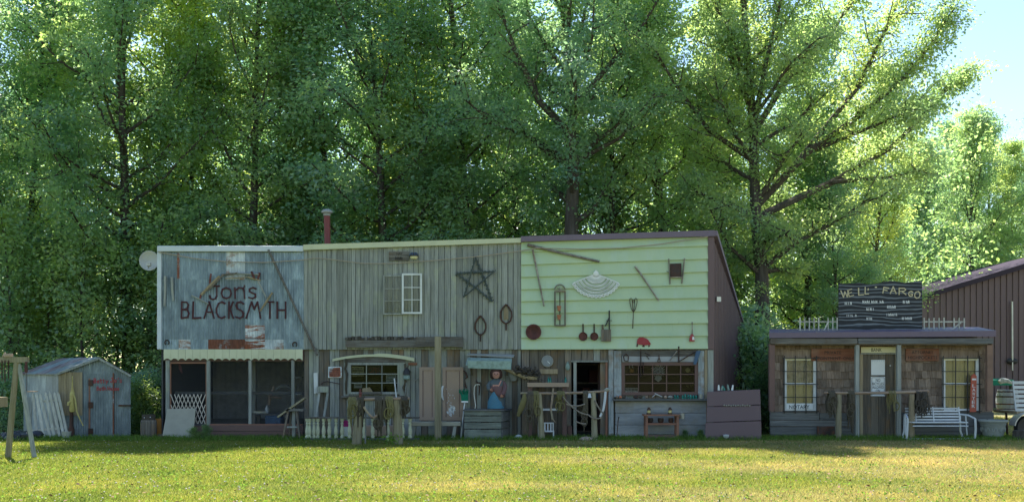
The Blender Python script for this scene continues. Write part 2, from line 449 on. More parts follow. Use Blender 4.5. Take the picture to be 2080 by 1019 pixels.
# ------------------------------------------------------------------ ground
def sheet(name, mat, x0, x1, y0, y1, z, nx=2, ny=2, amp=0.0):
    xs = np.linspace(x0, x1, nx); ys = np.linspace(y0, y1, ny)
    vs = [(x, y, z + (amp * math.sin(x * .7 + y * .31) * math.sin(y * .53 + 1.3) if amp else 0)) for y in ys for x in xs]
    fs = [(j * nx + i, j * nx + i + 1, (j + 1) * nx + i + 1, (j + 1) * nx + i) for j in range(ny - 1) for i in range(nx - 1)]
    m = MB(); m.add(vs, fs); o = m.build(name, mat); tag(o, kind='structure'); return o
sheet('ground', 'lawn_soil', -400, 400, -70, 900, 0.0)
MB().add([(-400, -70, 0), (400, -70, 0), (400, -130, 9), (-400, -130, 9), (400, -260, 22), (-400, -260, 22)], [(0, 3, 2, 1), (3, 5, 4, 2)]).build('unseen_hill', 'lawn_soil')['kind'] = 'structure'  # unseen rise behind the camera, added for what the windows reflect
sheet('forest_ground', 'forest_floor', -120, 15, 5.0, 140, 0.012)
sheet('forest_ground', 'forest_floor', 15.2, 140, 40, 140, 0.012)

def mesh_np(name, V, F, mat, parent=None, loc=(0, 0, 0)):
    """fast mesh from numpy arrays; F is (n,3) or (n,4)"""
    me = bpy.data.meshes.new(name); k = F.shape[1]
    me.vertices.add(len(V)); me.vertices.foreach_set('co', np.ascontiguousarray(V, np.float32).ravel())
    me.loops.add(F.size); me.loops.foreach_set('vertex_index', np.ascontiguousarray(F, np.int32).ravel())
    me.polygons.add(len(F)); me.polygons.foreach_set('loop_start', np.arange(0, F.size, k, dtype=np.int32))
    me.update(calc_edges=True); me.validate()
    me.materials.append(MAT[mat])
    o = bpy.data.objects.new(name, me); COL.objects.link(o); o.location = loc
    if parent is not None: o.parent = parent
    return o

# mown grass: short blades over the part of the lawn the camera can see, denser towards it
def blades(n_, xr, yfun, hmin, hmax, width, rng):
    y = yfun(rng.random(n_)); half = (CAM_D + y) * 0.56 + 4.5
    x = (rng.random(n_) * 2 - 1) * half if xr is None else xr[0] + rng.random(n_) * (xr[1] - xr[0])
    h = rng.uniform(hmin, hmax, n_); a = rng.random(n_) * 2 * np.pi
    w = width * rng.uniform(.7, 1.3, n_) * (1 + (y + 14) / 22)
    lean = rng.normal(0, 0.6, (n_, 2)) * h[:, None]
    dx, dy = np.cos(a) * w / 2, np.sin(a) * w / 2
    z0 = np.zeros(n_)
    V = np.stack([np.stack([x - dx, y - dy, z0], 1), np.stack([x + dx, y + dy, z0], 1),
                  np.stack([x + lean[:, 0], y + lean[:, 1], h], 1)], 1).reshape(-1, 3)
    return V, np.arange(3 * n_).reshape(-1, 3), x, y
def lawn_y(u): return -14.2 + 15.5 * u ** 1.25
V, F, _, _ = blades(800000, None, lawn_y, 0.022, 0.055, 0.008, RNG)
o = mesh_np('grass', V, F, 'grass'); tag(o, 'short mown grass covering the sunny lawn', 'grass', kind='stuff')
V, F, _, _ = blades(30000, (11.8, 19.0), lambda u: -1 + 22 * u, 0.03, 0.09, 0.02, RNG)
o = mesh_np('grass', V, F, 'grass'); tag(o, 'grass in the gap between the bank and the brown barn', 'grass', kind='stuff')
# taller weeds along the foot of the buildings
V, F, _, _ = blades(26000, (-14, 13), lambda u: -1.3 + 1.15 * u ** .6, 0.04, 0.17, 0.012, RNG)
o = mesh_np('grass', V, F, 'weed'); tag(o, 'taller green weeds in the shade along the foot of the buildings', 'weeds', kind='stuff')
# clover heads and dry leaves: pale specks
n_ = 1300; y = lawn_y(RNG.random(n_)); x = (RNG.random(n_) * 2 - 1) * ((CAM_D + y) * .55)
s = 0.0075 * RNG.uniform(.7, 1.4, n_); z = RNG.uniform(.04, .07, n_)
tet = np.array([(1, 1, 1), (-1, -1, 1), (-1, 1, -1), (1, -1, -1)], float)
V = (np.stack([x, y, z], 1)[:, None, :] + tet[None] * s[:, None, None]).reshape(-1, 3)
F = (np.arange(n_)[:, None, None] * 4 + np.array([(0, 1, 2), (0, 3, 1), (0, 2, 3), (1, 3, 2)])[None]).reshape(-1, 3)
paint('clover', (0.45, 0.42, 0.34), 0.9, 0.1)
o = mesh_np('clover_flowers', V, F, 'clover'); tag(o, 'tiny white clover heads scattered over the lawn', 'clover', kind='stuff')

# ------------------------------------------------------------------ trees
def leaves_at(C, rng, per, spread, ll, lw, droop=0.25):
    """C: clump centres (n,3) -> quads"""
    k = len(C) * per
    off = rng.normal(0, 1, (k, 3)) * np.array([spread, spread, spread * .6]) * np.repeat(rng.uniform(.6, 1.45, (len(C), 1)), per, 0)
    c = np.repeat(C, per, 0) + off
    d = off / np.maximum(np.linalg.norm(off, axis=1), 1e-4)[:, None] + rng.normal(0, .45, (k, 3)); d[:, 2] -= droop; d /= np.linalg.norm(d, axis=1)[:, None]
    cu = rng.normal(0, .6, (len(C), 3)); cu[:, 2] += 1.0; cu[:, 1] += .15      # each spray of leaves shares a tilt
    up = np.repeat(cu, per, 0) + rng.normal(0, .35, (k, 3))
    s = np.cross(d, up); s /= np.maximum(np.linalg.norm(s, axis=1), 1e-6)[:, None]
    L = (ll * rng.uniform(.45, 1.6, k))[:, None]; W = (lw * rng.uniform(.7, 1.3, k))[:, None]
    nrm = np.cross(s, d)
    a = c; b = c + d * L * .5 + s * W * .5 + nrm * L * .08; e = c + d * L; f = c + d * L * .5 - s * W * .5 + nrm * L * .08
    V = np.stack([a, b, e, f], 1).reshape(-1, 3)
    return V, np.arange(4 * k).reshape(-1, 4)
def curve(p0, d0, length, n, rng, bend=0.25, up=0.15):
    pts = [np.array(p0, float)]; d = np.array(d0, float); d /= np.linalg.norm(d)
    for i in range(n):
        d = d + rng.normal(0, bend, 3) / n * 2.2 + np.array([0, 0, up / n * 2]); d /= np.linalg.norm(d)
        pts.append(pts[-1] + d * length / n)
    return pts
def tree_data(seed, H, r0, base, crown_r, n_limb, per=26, spread=.36, ll=.17, lw=.095, lean=0.0, profile='oval', custom=None, trunk=None, clump_step=.8, sub_step=.62, fill=2.0):
    rng = np.random.default_rng(seed); wood_ = MB(); C = []
    if trunk is None:
        tp = curve((0, 0, -.1), (lean, rng.normal(0, .04), 1), H * .97, 9, rng, .10, .12)
    else:
        tp = [np.array(p, float) for p in trunk]
    m = len(tp)
    wood_.tube(tp, [r0 * (1.25 if i == 0 else 1) * (1 - .9 * (i / (m - 1)) ** .9) + .012 for i in range(m)], 9)
    def at(t):
        q = t * (m - 1); i = min(int(q), m - 2); return tp[i] + (tp[i + 1] - tp[i]) * (q - i)
    limbs = []
    for k in range(n_limb):
        t = base + (1 - base) * (k + rng.random() * .8) / n_limb
        t = min(t, .985); u = (t - base) / (1 - base)
        if profile == 'oval': rr = crown_r * (math.sin(math.pi * min(1, .18 + .78 * u)) ** .7)
        elif profile == 'column': rr = crown_r * (1 - .55 * u) * (.75 + .4 * rng.random())
        else: rr = crown_r * (1 - u ** 2 * .7)
        az = k * 2.39996 + rng.normal(0, .35); el = R(12 + 45 * u) + rng.normal(0, .15)
        d = (math.cos(az) * math.cos(el), math.sin(az) * math.cos(el), math.sin(el))
        lr = r0 * (.34 - .22 * u)
        limbs.append((curve(at(t), d, rr * rng.uniform(.75, 1.15), 6, rng, .35, .25), lr))
    limbs = [(a, b, 1.7) for a, b in limbs]
    for pl in (custom or []):
        limbs.append(([np.array(p, float) for p in pl[0]], pl[1], pl[2] if len(pl) > 2 else 1.7))
    for pts, lr, slm in limbs:
        mm = len(pts)
        wood_.tube(pts, [lr * (1 - .85 * i / (mm - 1)) + .008 for i in range(mm)], 6)
        Ls = sum(np.linalg.norm(pts[i + 1] - pts[i]) for i in range(mm - 1))
        ns = max(3, int(Ls / sub_step))
        for j in range(ns):
            t = .25 + .75 * (j + rng.random() * .6) / ns; q = min(t, .999) * (mm - 1); i = int(q)
            p = pts[i] + (pts[i + 1] - pts[i]) * (q - i); fwd = pts[i + 1] - pts[i]; fwd = fwd / np.linalg.norm(fwd)
            sd = rng.normal(0, 1, 3); sd[2] = sd[2] * .5 + .15; d = fwd * .7 + sd; sl = min(slm, .35 + Ls * .28) * rng.uniform(.5, 1.1)
            sp = curve(p, d, sl, 3, rng, .3, .1)
            wood_.tube(sp, [lr * .28 + .006, lr * .2 + .005, lr * .12 + .004, .003], 4, caps=False)
            nc = max(1, int(sl / clump_step))
            for q_ in range(nc + 1):
                w = (q_ + .6) / (nc + 1); a = min(int(w * 3), 2); C.append(sp[a] + (sp[a + 1] - sp[a]) * (w * 3 - a))
        C.append(pts[-1])
    if fill:
        for k in range(int(n_limb * fill)):
            t = min(.97, base * .6 + (1 - base * .6) * rng.random()); a = rng.random() * 6.283; u = max(0, (t - base) / (1 - base)); q = crown_r * .72 * (math.sin(math.pi * min(1, .2 + .75 * u)) ** .7) * rng.random() ** .6
            C.append(at(t) + np.array([math.cos(a) * q, math.sin(a) * q, rng.normal(0, .3)]))
    V, F = leaves_at(np.array(C), rng, per, spread, ll, lw)
    return wood_, V, F
_TREE = {}
def tree_proto(key, leafmat, **kw):
    w, V, F = tree_data(**kw)
    tm = w.build('trunk', 'bark', smooth=True); cm = mesh_np('crown', V, F, leafmat)
    _TREE[key] = (tm.data, cm.data, kw['H'], len(F))
    bpy.data.objects.remove(tm); bpy.data.objects.remove(cm)
def tree(key, x, y, h, rz, label, group, name='forest_tree', sxy=None):
    td, cd, H, _ = _TREE[key]; s = h / H
    r = thing(name, label, 'tree', (x, y, 0), group)
    for nm, d in (('trunk', td), ('crown', cd)):
        o = bpy.data.objects.new(nm, d); COL.objects.link(o); o.parent = r
        o.scale = (s * (sxy or 1), s * (sxy or 1), s); o.rotation_euler = (0, 0, rz)
    return r
def pxl(pts, Y, org, dy=0.0):
    """limb given by photo pixels at depth Y -> local to org; dy adds depth along the limb"""
    out = []
    for i, (a, b) in enumerate(pts):
        yy = Y + dy * i / max(1, len(pts) - 1); p = P(a, b, yy)
        out.append((p.x - org[0], yy - org[1], p.z))
    return out
tree_proto('t1', 'leaf_green', seed=1, H=18, r0=0.173, base=.10, crown_r=3.3, n_limb=48, per=92, spread=.25, ll=.115, lw=.08)
tree_proto('t2', 'leaf_blue', seed=2, H=18, r0=0.144, base=.08, crown_r=2.9, n_limb=50, per=87, spread=.28, ll=.16, lw=.055)
tree_proto('t3', 'leaf_yellow', seed=3, H=18, r0=0.130, base=.16, crown_r=2.8, n_limb=46, per=89, spread=.24, ll=.115, lw=.08)
tree_proto('t4', 'leaf_green', seed=4, H=18, r0=0.202, base=.2, crown_r=3.9, n_limb=48, per=95, lean=.08, spread=.27, ll=.12, lw=.08)
tree_proto('t5', 'leaf_blue', seed=5, H=18, r0=0.158, base=.13, crown_r=3.4, n_limb=46, per=92, lean=-.06, spread=.25, ll=.115, lw=.08)
tree_proto('s1', 'leaf_shrub', seed=6, H=7, r0=.06, base=.1, crown_r=1.7, n_limb=26, per=24, spread=.32, ll=.15)
tree_proto('s2', 'leaf_green', seed=7, H=7, r0=.05, base=.15, crown_r=1.4, n_limb=24, per=24, spread=.3, ll=.15)
tree_proto('b1', 'leaf_shrub', seed=8, H=2.2, r0=.03, base=.02, crown_r=1.1, n_limb=22, per=22, spread=.2, ll=.12, lw=.06)
tree_proto('b2', 'leaf_blue', seed=9, H=2.2, r0=.03, base=.02, crown_r=1.3, n_limb=22, per=22, spread=.22, ll=.13, lw=.07)

GF = 'trees of the wood behind the buildings'
front = [  # px of trunk, depth, height, kind, label
 (-330, 10, 18.0, 't1', 'tree standing left of the photo edge, far end of the wood'), (-200, 12, 19.0, 't3', 'tree standing just outside the left photo edge'),
 (-70, 9.5, 18.5, 't2', 'blue-green feathery tree at the left edge of the photo'),
 (45, 11, 19.0, 't2', 'tall feathery tree rising behind the leaning timber frame'),
 (140, 14, 19.5, 't3', 'yellow-green tall tree above the little tin shed roof'),
 (262, 9, 20.0, 't4', 'tree with thick straight dark trunk between tin shed and blacksmith shop'),
 (300, 12, 18.0, 't1', 'slim tree just left of the satellite dish'),
 (395, 12.5, 20.0, 't3', 'bright tall tree behind the left half of the blacksmith shop'),
 (505, 10.5, 19.0, 't1', 'forked green tree behind the middle of the blacksmith lettering'),
 (600, 13.5, 19.5, 't5', 'dark tree just left of the stovepipe chimney'),
 (690, 11, 19.5, 't1', 'green tree just right of the stovepipe chimney'),
 (785, 9, 19.0, 't5', 'tree with curved dark trunk above the plank storefront window'),
 (880, 12, 20.0, 't3', 'yellow-green tree above the wall lamp of the plank storefront'),
 (965, 10, 19.5, 't2', 'dark feathery tree above the twig star'),
 (1060, 12, 20.0, 't5', 'dark tree above the seam of plank and green storefronts'),
 (1262, 10, 18.0, 't5', 'tree with dark trunk behind the middle of the green roof edge'),
 (1370, 12, 19.5, 't1', 'green tree behind the right end of the green roof edge'),
 (1440, 14, 19.5, 't3', 'bright tree just left of the big spreading tree'),
 (1640, 13, 16.0, 't1', 'green tree behind the left roof pickets of the bank'),
 (1760, 15, 14.2, 't3', 'bright tree behind the painted billboard on the bank'),
 (1712, 11, 10.5, 't5', 'short dark tree standing left behind the billboard'),
]
for i, (px, Y, h, k, lab) in enumerate(front):
    tree(k, fx(px, Y), Y, h, i * 2.1 + .4, lab, GF, sxy=(1.0, 1.25, .9, 1.15, 1.05)[i % 5])
back = [
 (-60, 19, 14.8, 't1', 'left-most tree of the second row'), (90, 18, 15.5, 't4', 'second-row tree over the picket fence panel'),
 (215, 20, 15.9, 't5', 'second-row tree over the tin shed door'), (340, 18.5, 15.5, 't2', 'second-row tree over the left corner of the blacksmith shop'),
 (450, 21, 16.3, 't4', 'second-row tree over the arch of sticks'), (560, 19, 16.3, 't2', 'second-row tree over the right end of the blacksmith lettering'),
 (660, 20, 16.3, 't3', 'second-row tree directly behind the stovepipe'), (745, 17.5, 16.3, 't4', 'second-row tree left above the plank storefront window'),
 (840, 20, 16.3, 't1', 'second-row tree right above the plank storefront window'), (925, 18, 16.3, 't4', 'second-row tree left of the twig star'),
 (1010, 20, 16.3, 't1', 'second-row tree right of the twig star'), (1105, 18, 16.3, 't3', 'second-row tree behind the left part of the green storefront'),
 (1215, 19, 16.3, 't4', 'second-row tree above the white lace fan'), (1315, 17.5, 16.3, 't2', 'second-row tree above the diagonal stick on the green wall'),
 (1410, 19.5, 16.3, 't4', 'second-row tree above the right corner of the green wall'), (1500, 18, 15.5, 't1', 'second-row tree behind the big spreading tree'),
 (1590, 20, 14.1, 't3', 'second-row tree right of the big spreading trunk'), (1680, 19, 12.6, 't4', 'second-row tree left of the billboard'),
 (1770, 22, 10.4, 't1', 'second-row tree over the right half of the billboard'), (1830, 41, 17.5, 't5', 'second-row tree at the left end of the barn roof'),
]
for i, (px, Y, h, k, lab) in enumerate(back):
    if px < 1500 and i % 2 == 0 and i > 1: continue
    tree(k, fx(px, Y), Y, h, i * 1.7 + 1, lab, GF, sxy=(1.2, 1.0, 1.3, 1.1)[i % 4])
right = [
 (1900, 41, 16.8, 't1', 'mid-height tree peeping over the low end of the barn roof'), (1985, 44, 20.0, 't4', 'rounded tree whose top stands against the sky above the barn'),
 (2045, 46, 19.0, 't3', 'yellow-green tree above the barn roof near the right edge'), (2100, 42, 18.3, 't2', 'tree at the right edge behind the barn roof'),
 (1940, 50, 21.3, 't2', 'hazy tree behind the right-hand trees left of the open sky'), (2080, 54, 22.5, 't5', 'far tree under the open sky at the right edge'),
 (2010, 52, 21.3, 't1', 'far tree between the two rounded tops above the barn'),
]
for i, (px, Y, h, k, lab) in enumerate(right):
    tree(k, fx(px, Y), Y, h, i * 1.3 + 2, lab, 'trees behind the brown barn')

# understorey: slim young trees in the wood
ul = ['over the beam of the timber frame', 'behind the left shed eave', 'behind the shed ridge', 'right of the shed roof', 'beneath the satellite dish',
      'behind the horseshoe corner of the blacksmith shop']
for i, (px, Y, h) in enumerate([(20, 7.5, 7.2), (95, 8.2, 6.3), (170, 7.0, 6.8), (232, 8.5, 6.0), (318, 7.6, 6.4), (360, 9, 7.5)]):
    tree('s1' if i % 2 else 's2', fx(px, Y), Y, h, i * 1.9, 'slim young tree ' + ul[i], 'young trees in the wood', 'young_tree')
ul = ['left of the stovepipe', 'right of the stovepipe', 'behind the left cream roof edge', 'behind the lamp roof edge', 'behind the twig star roof edge',
      'behind the purple roof corner', 'behind the white fan roof edge', 'behind the right roof corner']
for i, px in enumerate([560, 720, 640, 850, 980, 1075, 1220, 1420]):
    Y = 11 + (i % 3) * 2.2
    tree('s2' if i % 2 else 's1', fx(px, Y), Y, 9 + (i % 4) * .8, i * 2.3, 'young understorey tree ' + ul[i], 'young trees in the wood', 'young_tree')

# two large trees close behind the buildings, limbs as in the photograph
Y = 7.0; org = (fx(1545, Y), Y)
cu = [(pxl([(1548, 545), (1620, 490), (1690, 455), (1770, 400)], Y, org, -1.5), .10),
      (pxl([(1535, 420), (1640, 310), (1760, 225), (1845, 150), (1895, 85), (1940, 15)], Y, org, -1.0), .13, .62),
      (pxl([(1540, 440), (1690, 370), (1810, 300), (1875, 235), (1925, 180), (1965, 145)], Y, org, .8), .12, .62),
      (pxl([(1530, 270), (1600, 160), (1690, 70), (1750, -40)], Y, org, .5), .11),
      (pxl([(1530, 260), (1560, 110), (1600, -60)], Y, org, -1.2), .10),
      (pxl([(1525, 220), (1475, 90), (1440, -60)], Y, org, -.6), .10),
      (pxl([(1535, 330), (1440, 265), (1370, 170), (1330, 100)], Y, org, -1.2), .09),
      (pxl([(1620, 330), (1740, 180), (1800, 60), (1840, -40)], Y, org, 1.2), .11),
      (pxl([(1640, 310), (1790, 250), (1860, 210)], Y, org, -2), .07),
      (pxl([(1690, 370), (1800, 360), (1880, 345)], Y, org, -1), .07),
      (pxl([(1548, 560), (1480, 500), (1440, 420)], Y, org, -1.4), .08)]
w, V, F = tree_data(seed=21, H=19, r0=.30, base=.28, crown_r=3.3, n_limb=24, per=92, spread=.25, sub_step=.27, ll=.095, lw=.072, custom=cu,
                    trunk=pxl([(1545, 884), (1550, 700), (1548, 560), (1535, 430), (1530, 260), (1515, 80), (1505, -120), (1500, -260)], Y, org))
r = thing('spreading_tree', 'big spreading tree right of the green storefront with limbs reaching into the sky', 'tree', (org[0], org[1], 0))
w.build('trunk', 'bark', smooth=True).parent = r; mesh_np('crown', V, F, 'leaf_green', r)
Y = 7.0; org = (fx(1163, Y), Y)
cu = [(pxl([(1165, 280), (1095, 205), (1045, 100), (1000, -30)], Y, org, -1), .14),
      (pxl([(1160, 330), (1080, 280), (1000, 250), (930, 190)], Y, org, -1.5), .09),
      (pxl([(1172, 210), (1240, 130), (1300, 60), (1350, -20)], Y, org, .6), .12),
      (pxl([(1165, 330), (1260, 280), (1330, 190)], Y, org, -1.5), .08)]
w, V, F = tree_data(seed=33, H=19, r0=.34, base=.35, crown_r=3.2, n_limb=26, per=87, sub_step=.42, spread=.25, ll=.115, lw=.08, custom=cu,
                    trunk=pxl([(1163, 884), (1158, 600), (1160, 480), (1166, 300), (1158, 150), (1140, -20), (1135, -220)], Y, org))
r = thing('dark_tree', 'large dark tree with thick forked trunk behind the green storefront', 'tree', (org[0], org[1], 0))
w.build('trunk', 'bark', smooth=True).parent = r; mesh_np('crown', V, F, 'leaf_blue', r)

# shrubs at the foot of the wood
sh = [(8, 3.0, 1.5, 'dark shrub behind the timber frame post'), (-30, 5, 1.6, 'shrub at the left edge of the photo'), (40, 6, 1.6, 'shrub behind the left wall of the tin shed'),
      (285, 1.6, 1.3, 'leafy shrub right of the tin shed door'), (300, 4.0, 1.5, 'shrub close behind the old barrel'), (325, 3.0, 1.4, 'low shrub at the corner of the blacksmith shop'),
      (1525, 4.5, 2.6, 'dark shrub between the brown side wall and the bank'), (1545, 2.4, 1.5, 'low shrub at the left corner of the bank'), (1500, 6, 3.2, 'tall shrub behind the brown side wall'),
      (1862, 25, 3.0, 'shrub at the low end of the barn')]
for i, (px, Y, h, lab) in enumerate(sh):
    tree('b1' if i % 2 else 'b2', fx(px, Y), Y, h, i * 1.1, lab, 'shrubs', 'shrub')

# the wood goes on: a mass of foliage far behind
C = np.stack([RNG.uniform(-48, 26, 1900), RNG.uniform(27, 40, 1900), .2 + 16 * RNG.random(1900) ** 1.7], 1)
V, F = leaves_at(C, RNG, 56, .8, .24, .15)
o = mesh_np('far_wood', V, F, 'leaf_yellow'); tag(o, 'mass of foliage deep in the wood behind the trees', 'foliage', kind='stuff')
C = np.stack([RNG.uniform(22, 60, 800), RNG.uniform(60, 70, 800), .2 + 15 * RNG.random(800) ** 1.5], 1)
V, F = leaves_at(C, RNG, 56, .8, .24, .15)
o = mesh_np('far_wood', V, F, 'leaf_green'); tag(o, 'mass of foliage far behind the barn', 'foliage', kind='stuff')

# broad-leaved weeds and dead leaves in the lawn
n_ = 4200; y = lawn_y(RNG.random(n_)); x = (RNG.random(n_) * 2 - 1) * ((CAM_D + y) * .55)
C = np.stack([x, y, np.full(n_, .03)], 1); V, F = leaves_at(C, RNG, 4, .03, .04, .024, 0.0)
V[:, 2] = np.clip(V[:, 2], .012, .09)
o = mesh_np('lawn_weeds', V, F, 'weed'); tag(o, 'small broad-leaved weeds scattered through the mown lawn', 'weeds', kind='stuff')
n_ = 900; y = lawn_y(RNG.random(n_)); x = (RNG.random(n_) * 2 - 1) * ((CAM_D + y) * .55)
C = np.stack([x, y, np.full(n_, .05)], 1); V, F = leaves_at(C, RNG, 1, .02, .055, .035, 0.0); V[:, 2] = np.clip(V[:, 2], .02, .08)
paint('dead_leaf', (0.26, 0.15, 0.08), .9, .3)
o = mesh_np('fallen_leaves', V, F, 'dead_leaf'); tag(o, 'a few brown fallen leaves scattered on the lawn', 'leaves', kind='stuff')
# ------------------------------------------------------------------ building materials
wood('plank_grey', [(0.19, 0.20, 0.185), (0.345, 0.36, 0.335), (0.50, 0.51, 0.47)], 'z', (0.40, 0.43, 0.27), .45, vary=.25)
wood('plank_brown', [(0.11, 0.105, 0.095), (0.25, 0.215, 0.175), (0.38, 0.33, 0.27)], 'z', (0.27, 0.17, 0.085), .6, vary=.4)
wood('plank_pale', [(0.20, 0.21, 0.19), (0.36, 0.375, 0.34), (0.50, 0.51, 0.47)], 'z', vary=.35)
wood('beam_wood', [(0.10, 0.09, 0.08), (0.20, 0.19, 0.17), (0.31, 0.30, 0.27)], 'x', (0.12, 0.08, 0.05), .6, vary=.35)
wood('board_h', [(0.10, 0.10, 0.10), (0.20, 0.205, 0.20), (0.31, 0.31, 0.30)], 'x', vary=.4)
wood('crate_wood', [(0.10, 0.115, 0.10), (0.21, 0.225, 0.19), (0.31, 0.33, 0.28)], 'x', (0.30, 0.36, 0.30), .4, vary=.3)
wood('post_wood', [(0.18, 0.15, 0.09), (0.34, 0.30, 0.20), (0.46, 0.42, 0.30)], 'z', (0.24, 0.22, 0.10), .4, vary=.2)
wood('tan_wood', [(0.22, 0.17, 0.10), (0.38, 0.31, 0.20), (0.50, 0.42, 0.29)], 'z', vary=.3)
wood('rail_wood', [(0.20, 0.14, 0.10), (0.36, 0.26, 0.19), (0.48, 0.38, 0.30)], 'x', (0.30, 0.32, 0.22), .5, vary=.2)
wood('shingle', [(0.14, 0.10, 0.075), (0.29, 0.215, 0.16), (0.43, 0.345, 0.27)], 'z', (0.42, 0.38, 0.33), .3, vary=.5, grain=40)
wood('bank_plank', [(0.11, 0.10, 0.085), (0.22, 0.19, 0.15), (0.33, 0.27, 0.20)], 'z', (0.34, 0.19, 0.07), .45, vary=.35)
wood('sign_red', [(0.16, 0.06, 0.035), (0.26, 0.115, 0.07), (0.34, 0.19, 0.13)], 'x', (0.25, 0.2, 0.17), .4, vary=.15)
wood('picket', [(0.36, 0.35, 0.30), (0.58, 0.57, 0.50), (0.72, 0.70, 0.62)], 'z', (0.25, 0.28, 0.2), .4, vary=.25)
wood('concrete_wash', [(0.24, 0.25, 0.26), (0.36, 0.37, 0.38), (0.48, 0.48, 0.47)], 'x', (0.26, 0.22, 0.15), .5, vary=.0, grain=6)
rusty('tin', (0.26, 0.335, 0.385), lo=.70, hi=.80, metal=.25, rough=.5)
rusty('tin_pale', (0.60, 0.66, 0.70), (0.36, 0.16, 0.07), lo=.50, hi=.64, metal=.15, rough=.55, scale=(2.5, 2.5, 4))
rusty('tin_rust', (0.36, 0.40, 0.42), (0.27, 0.085, 0.045), lo=.34, hi=.46, metal=.1, scale=(4, 4, 5))
rusty('tin_streak', (0.52, 0.56, 0.58), (0.30, 0.085, 0.035), lo=.44, hi=.52, metal=.1, scale=(1.5, 1.5, 9))
rusty('tin_shed', (0.25, 0.31, 0.34), lo=.70, hi=.85, metal=.2, rough=.5)
rusty('tin_roof', (0.30, 0.28, 0.30), (0.20, 0.10, 0.09), lo=.42, hi=.60, metal=.2, scale=(1.6, .6, 2))
rusty('iron', (0.07, 0.055, 0.05), (0.15, 0.06, 0.035), lo=.4, hi=.65, metal=.5, rough=.65, scale=(8, 8, 8))
rusty('rust_red', (0.17, 0.055, 0.045), (0.10, 0.035, 0.03), lo=.45, hi=.65, metal=.1, rough=.7, scale=(6, 6, 6))
rusty('steel_pole', (0.36, 0.33, 0.29), (0.20, 0.12, 0.08), lo=.45, hi=.7, metal=.1, rough=.6, scale=(5, 5, 5))
paint('white_trim', (0.58, 0.63, 0.68), .5, .3, (0.3, 0.3, 0.3))
paint('cream_trim', (0.52, 0.53, 0.36), .6, .3, (0.28, 0.28, 0.2))
paint('valance_cream', (0.60, 0.60, 0.42), .6, .35, (0.35, 0.36, 0.2))
paint('garland_teal', (0.06, 0.08, 0.08), .9, .5, (0.13, 0.14, 0.11), scale=20)
n = N('siding_green')
f = n.noise(n.pos((3.0, 3, .45), 3.0), 1, 6, .7); f2 = n.noise(n.pos((.8, .8, 1.2)), 1, 4, .6); f3 = n.noise(n.pos((14, 14, 1.2), 9.0), 1, 4, .7)
c = n.ramp(f2, [(.35, (.385, .50, .33)), (.65, (.45, .55, .355))])
c = n.mix(n.ramp(f, [(.52, (0, 0, 0)), (.72, (.5,) * 3)]), c, (.44, .54, .50)); c = n.mix(n.ramp(f3, [(.62, (0, 0, 0)), (.78, (.45,) * 3)]), c, (.27, .32, .20))
n.color(n.mix(1.0, c, n.ramp(n.objrand(), [(0, (.93,) * 3), (1, (1,) * 3)]), 'MULTIPLY')); n.set(.5, 0, .35)
paint('purple_metal', (0.125, 0.075, 0.08), .42, .2, (0.1, 0.075, 0.075), vary=.1)
paint('purple_trim', (0.15, 0.115, 0.16), .6, .2, (0.09, 0.07, 0.09), vary=.05)
paint('barn_metal', (0.13, 0.085, 0.09), .5, .12, (0.1, 0.08, 0.09), vary=.12)
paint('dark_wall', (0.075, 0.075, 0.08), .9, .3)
paint('shop_floor', (0.34, 0.33, 0.31), .9, .4)
paint('barn_roof', (0.05, 0.04, 0.055), .95, .2, (0.04, 0.035, 0.04), spec=.05)
wood('peeling_post', [(0.20, 0.23, 0.24), (0.38, 0.42, 0.43), (0.55, 0.58, 0.58)], 'z', (0.20, 0.14, 0.09), .9, vary=.1, grain=9)
paint('gravel', (0.30, 0.27, 0.24), .95, .4, vary=.3)
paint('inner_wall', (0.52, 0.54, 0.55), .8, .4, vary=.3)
paint('black_iron', (0.02, 0.02, 0.022), .5, .2)
paint('paint_black', (0.02, 0.02, 0.02), .8, .0)
paint('paint_red', (0.06, 0.016, 0.022), .8, .15, (0.15, 0.07, 0.07))
paint('paint_bright_red', (0.35, 0.04, 0.045), .8, .3, (0.25, 0.25, 0.28))
paint('brown_paint', (0.17, 0.10, 0.085), .8, .3, (0.1, 0.08, 0.07), vary=.2)
paint('redwood_frame', (0.27, 0.13, 0.085), .8, .4)
paint('door_pink', (0.35, 0.255, 0.19), .75, .2, (0.3, 0.24, 0.2), vary=.08)
paint('white_paint', (0.66, 0.68, 0.68), .6, .35, (0.3, 0.3, 0.27), vary=.15)
paint('grey_paint', (0.30, 0.31, 0.29), .7, .4, (0.2, 0.2, 0.18))
paint('sign_white', (0.72, 0.74, 0.74), .6, .15, (0.5, 0.48, 0.42))
paint('sign_cream', (0.66, 0.62, 0.38), .6, .2, (0.45, 0.4, 0.25))
paint('tan_board', (0.36, 0.34, 0.27), .8, .4, (0.2, 0.19, 0.16))
paint('dish_grey', (0.45, 0.45, 0.44), .5, .2)
paint('pipe_red', (0.17, 0.035, 0.035), .55, .3)
paint('galv', (0.55, 0.55, 0.52), .35, .3, metal=.5)
paint('lattice_paint', (0.52, 0.46, 0.40), .6, .3)
paint('black_plastic', (0.02, 0.022, 0.028), .35, .1)
paint('green_glass', (0.02, 0.22, 0.17), .15, .1, vary=.4)
paint('broom_green', (0.0, 0.16, 0.09), .8, .2)
paint('clay', (0.42, 0.17, 0.09), .8, .2)
paint('leather', (0.075, 0.06, 0.04), .8, .5, (0.14, 0.13, 0.07), vary=.4, scale=9)
paint('moss_leather', (0.17, 0.15, 0.06), .9, .5, (0.08, 0.07, 0.04), vary=.2, scale=9)
paint('rope', (0.30, 0.25, 0.20), .9, .4, vary=.3)
paint('cable', (0.34, 0.28, 0.20), .8, .2)
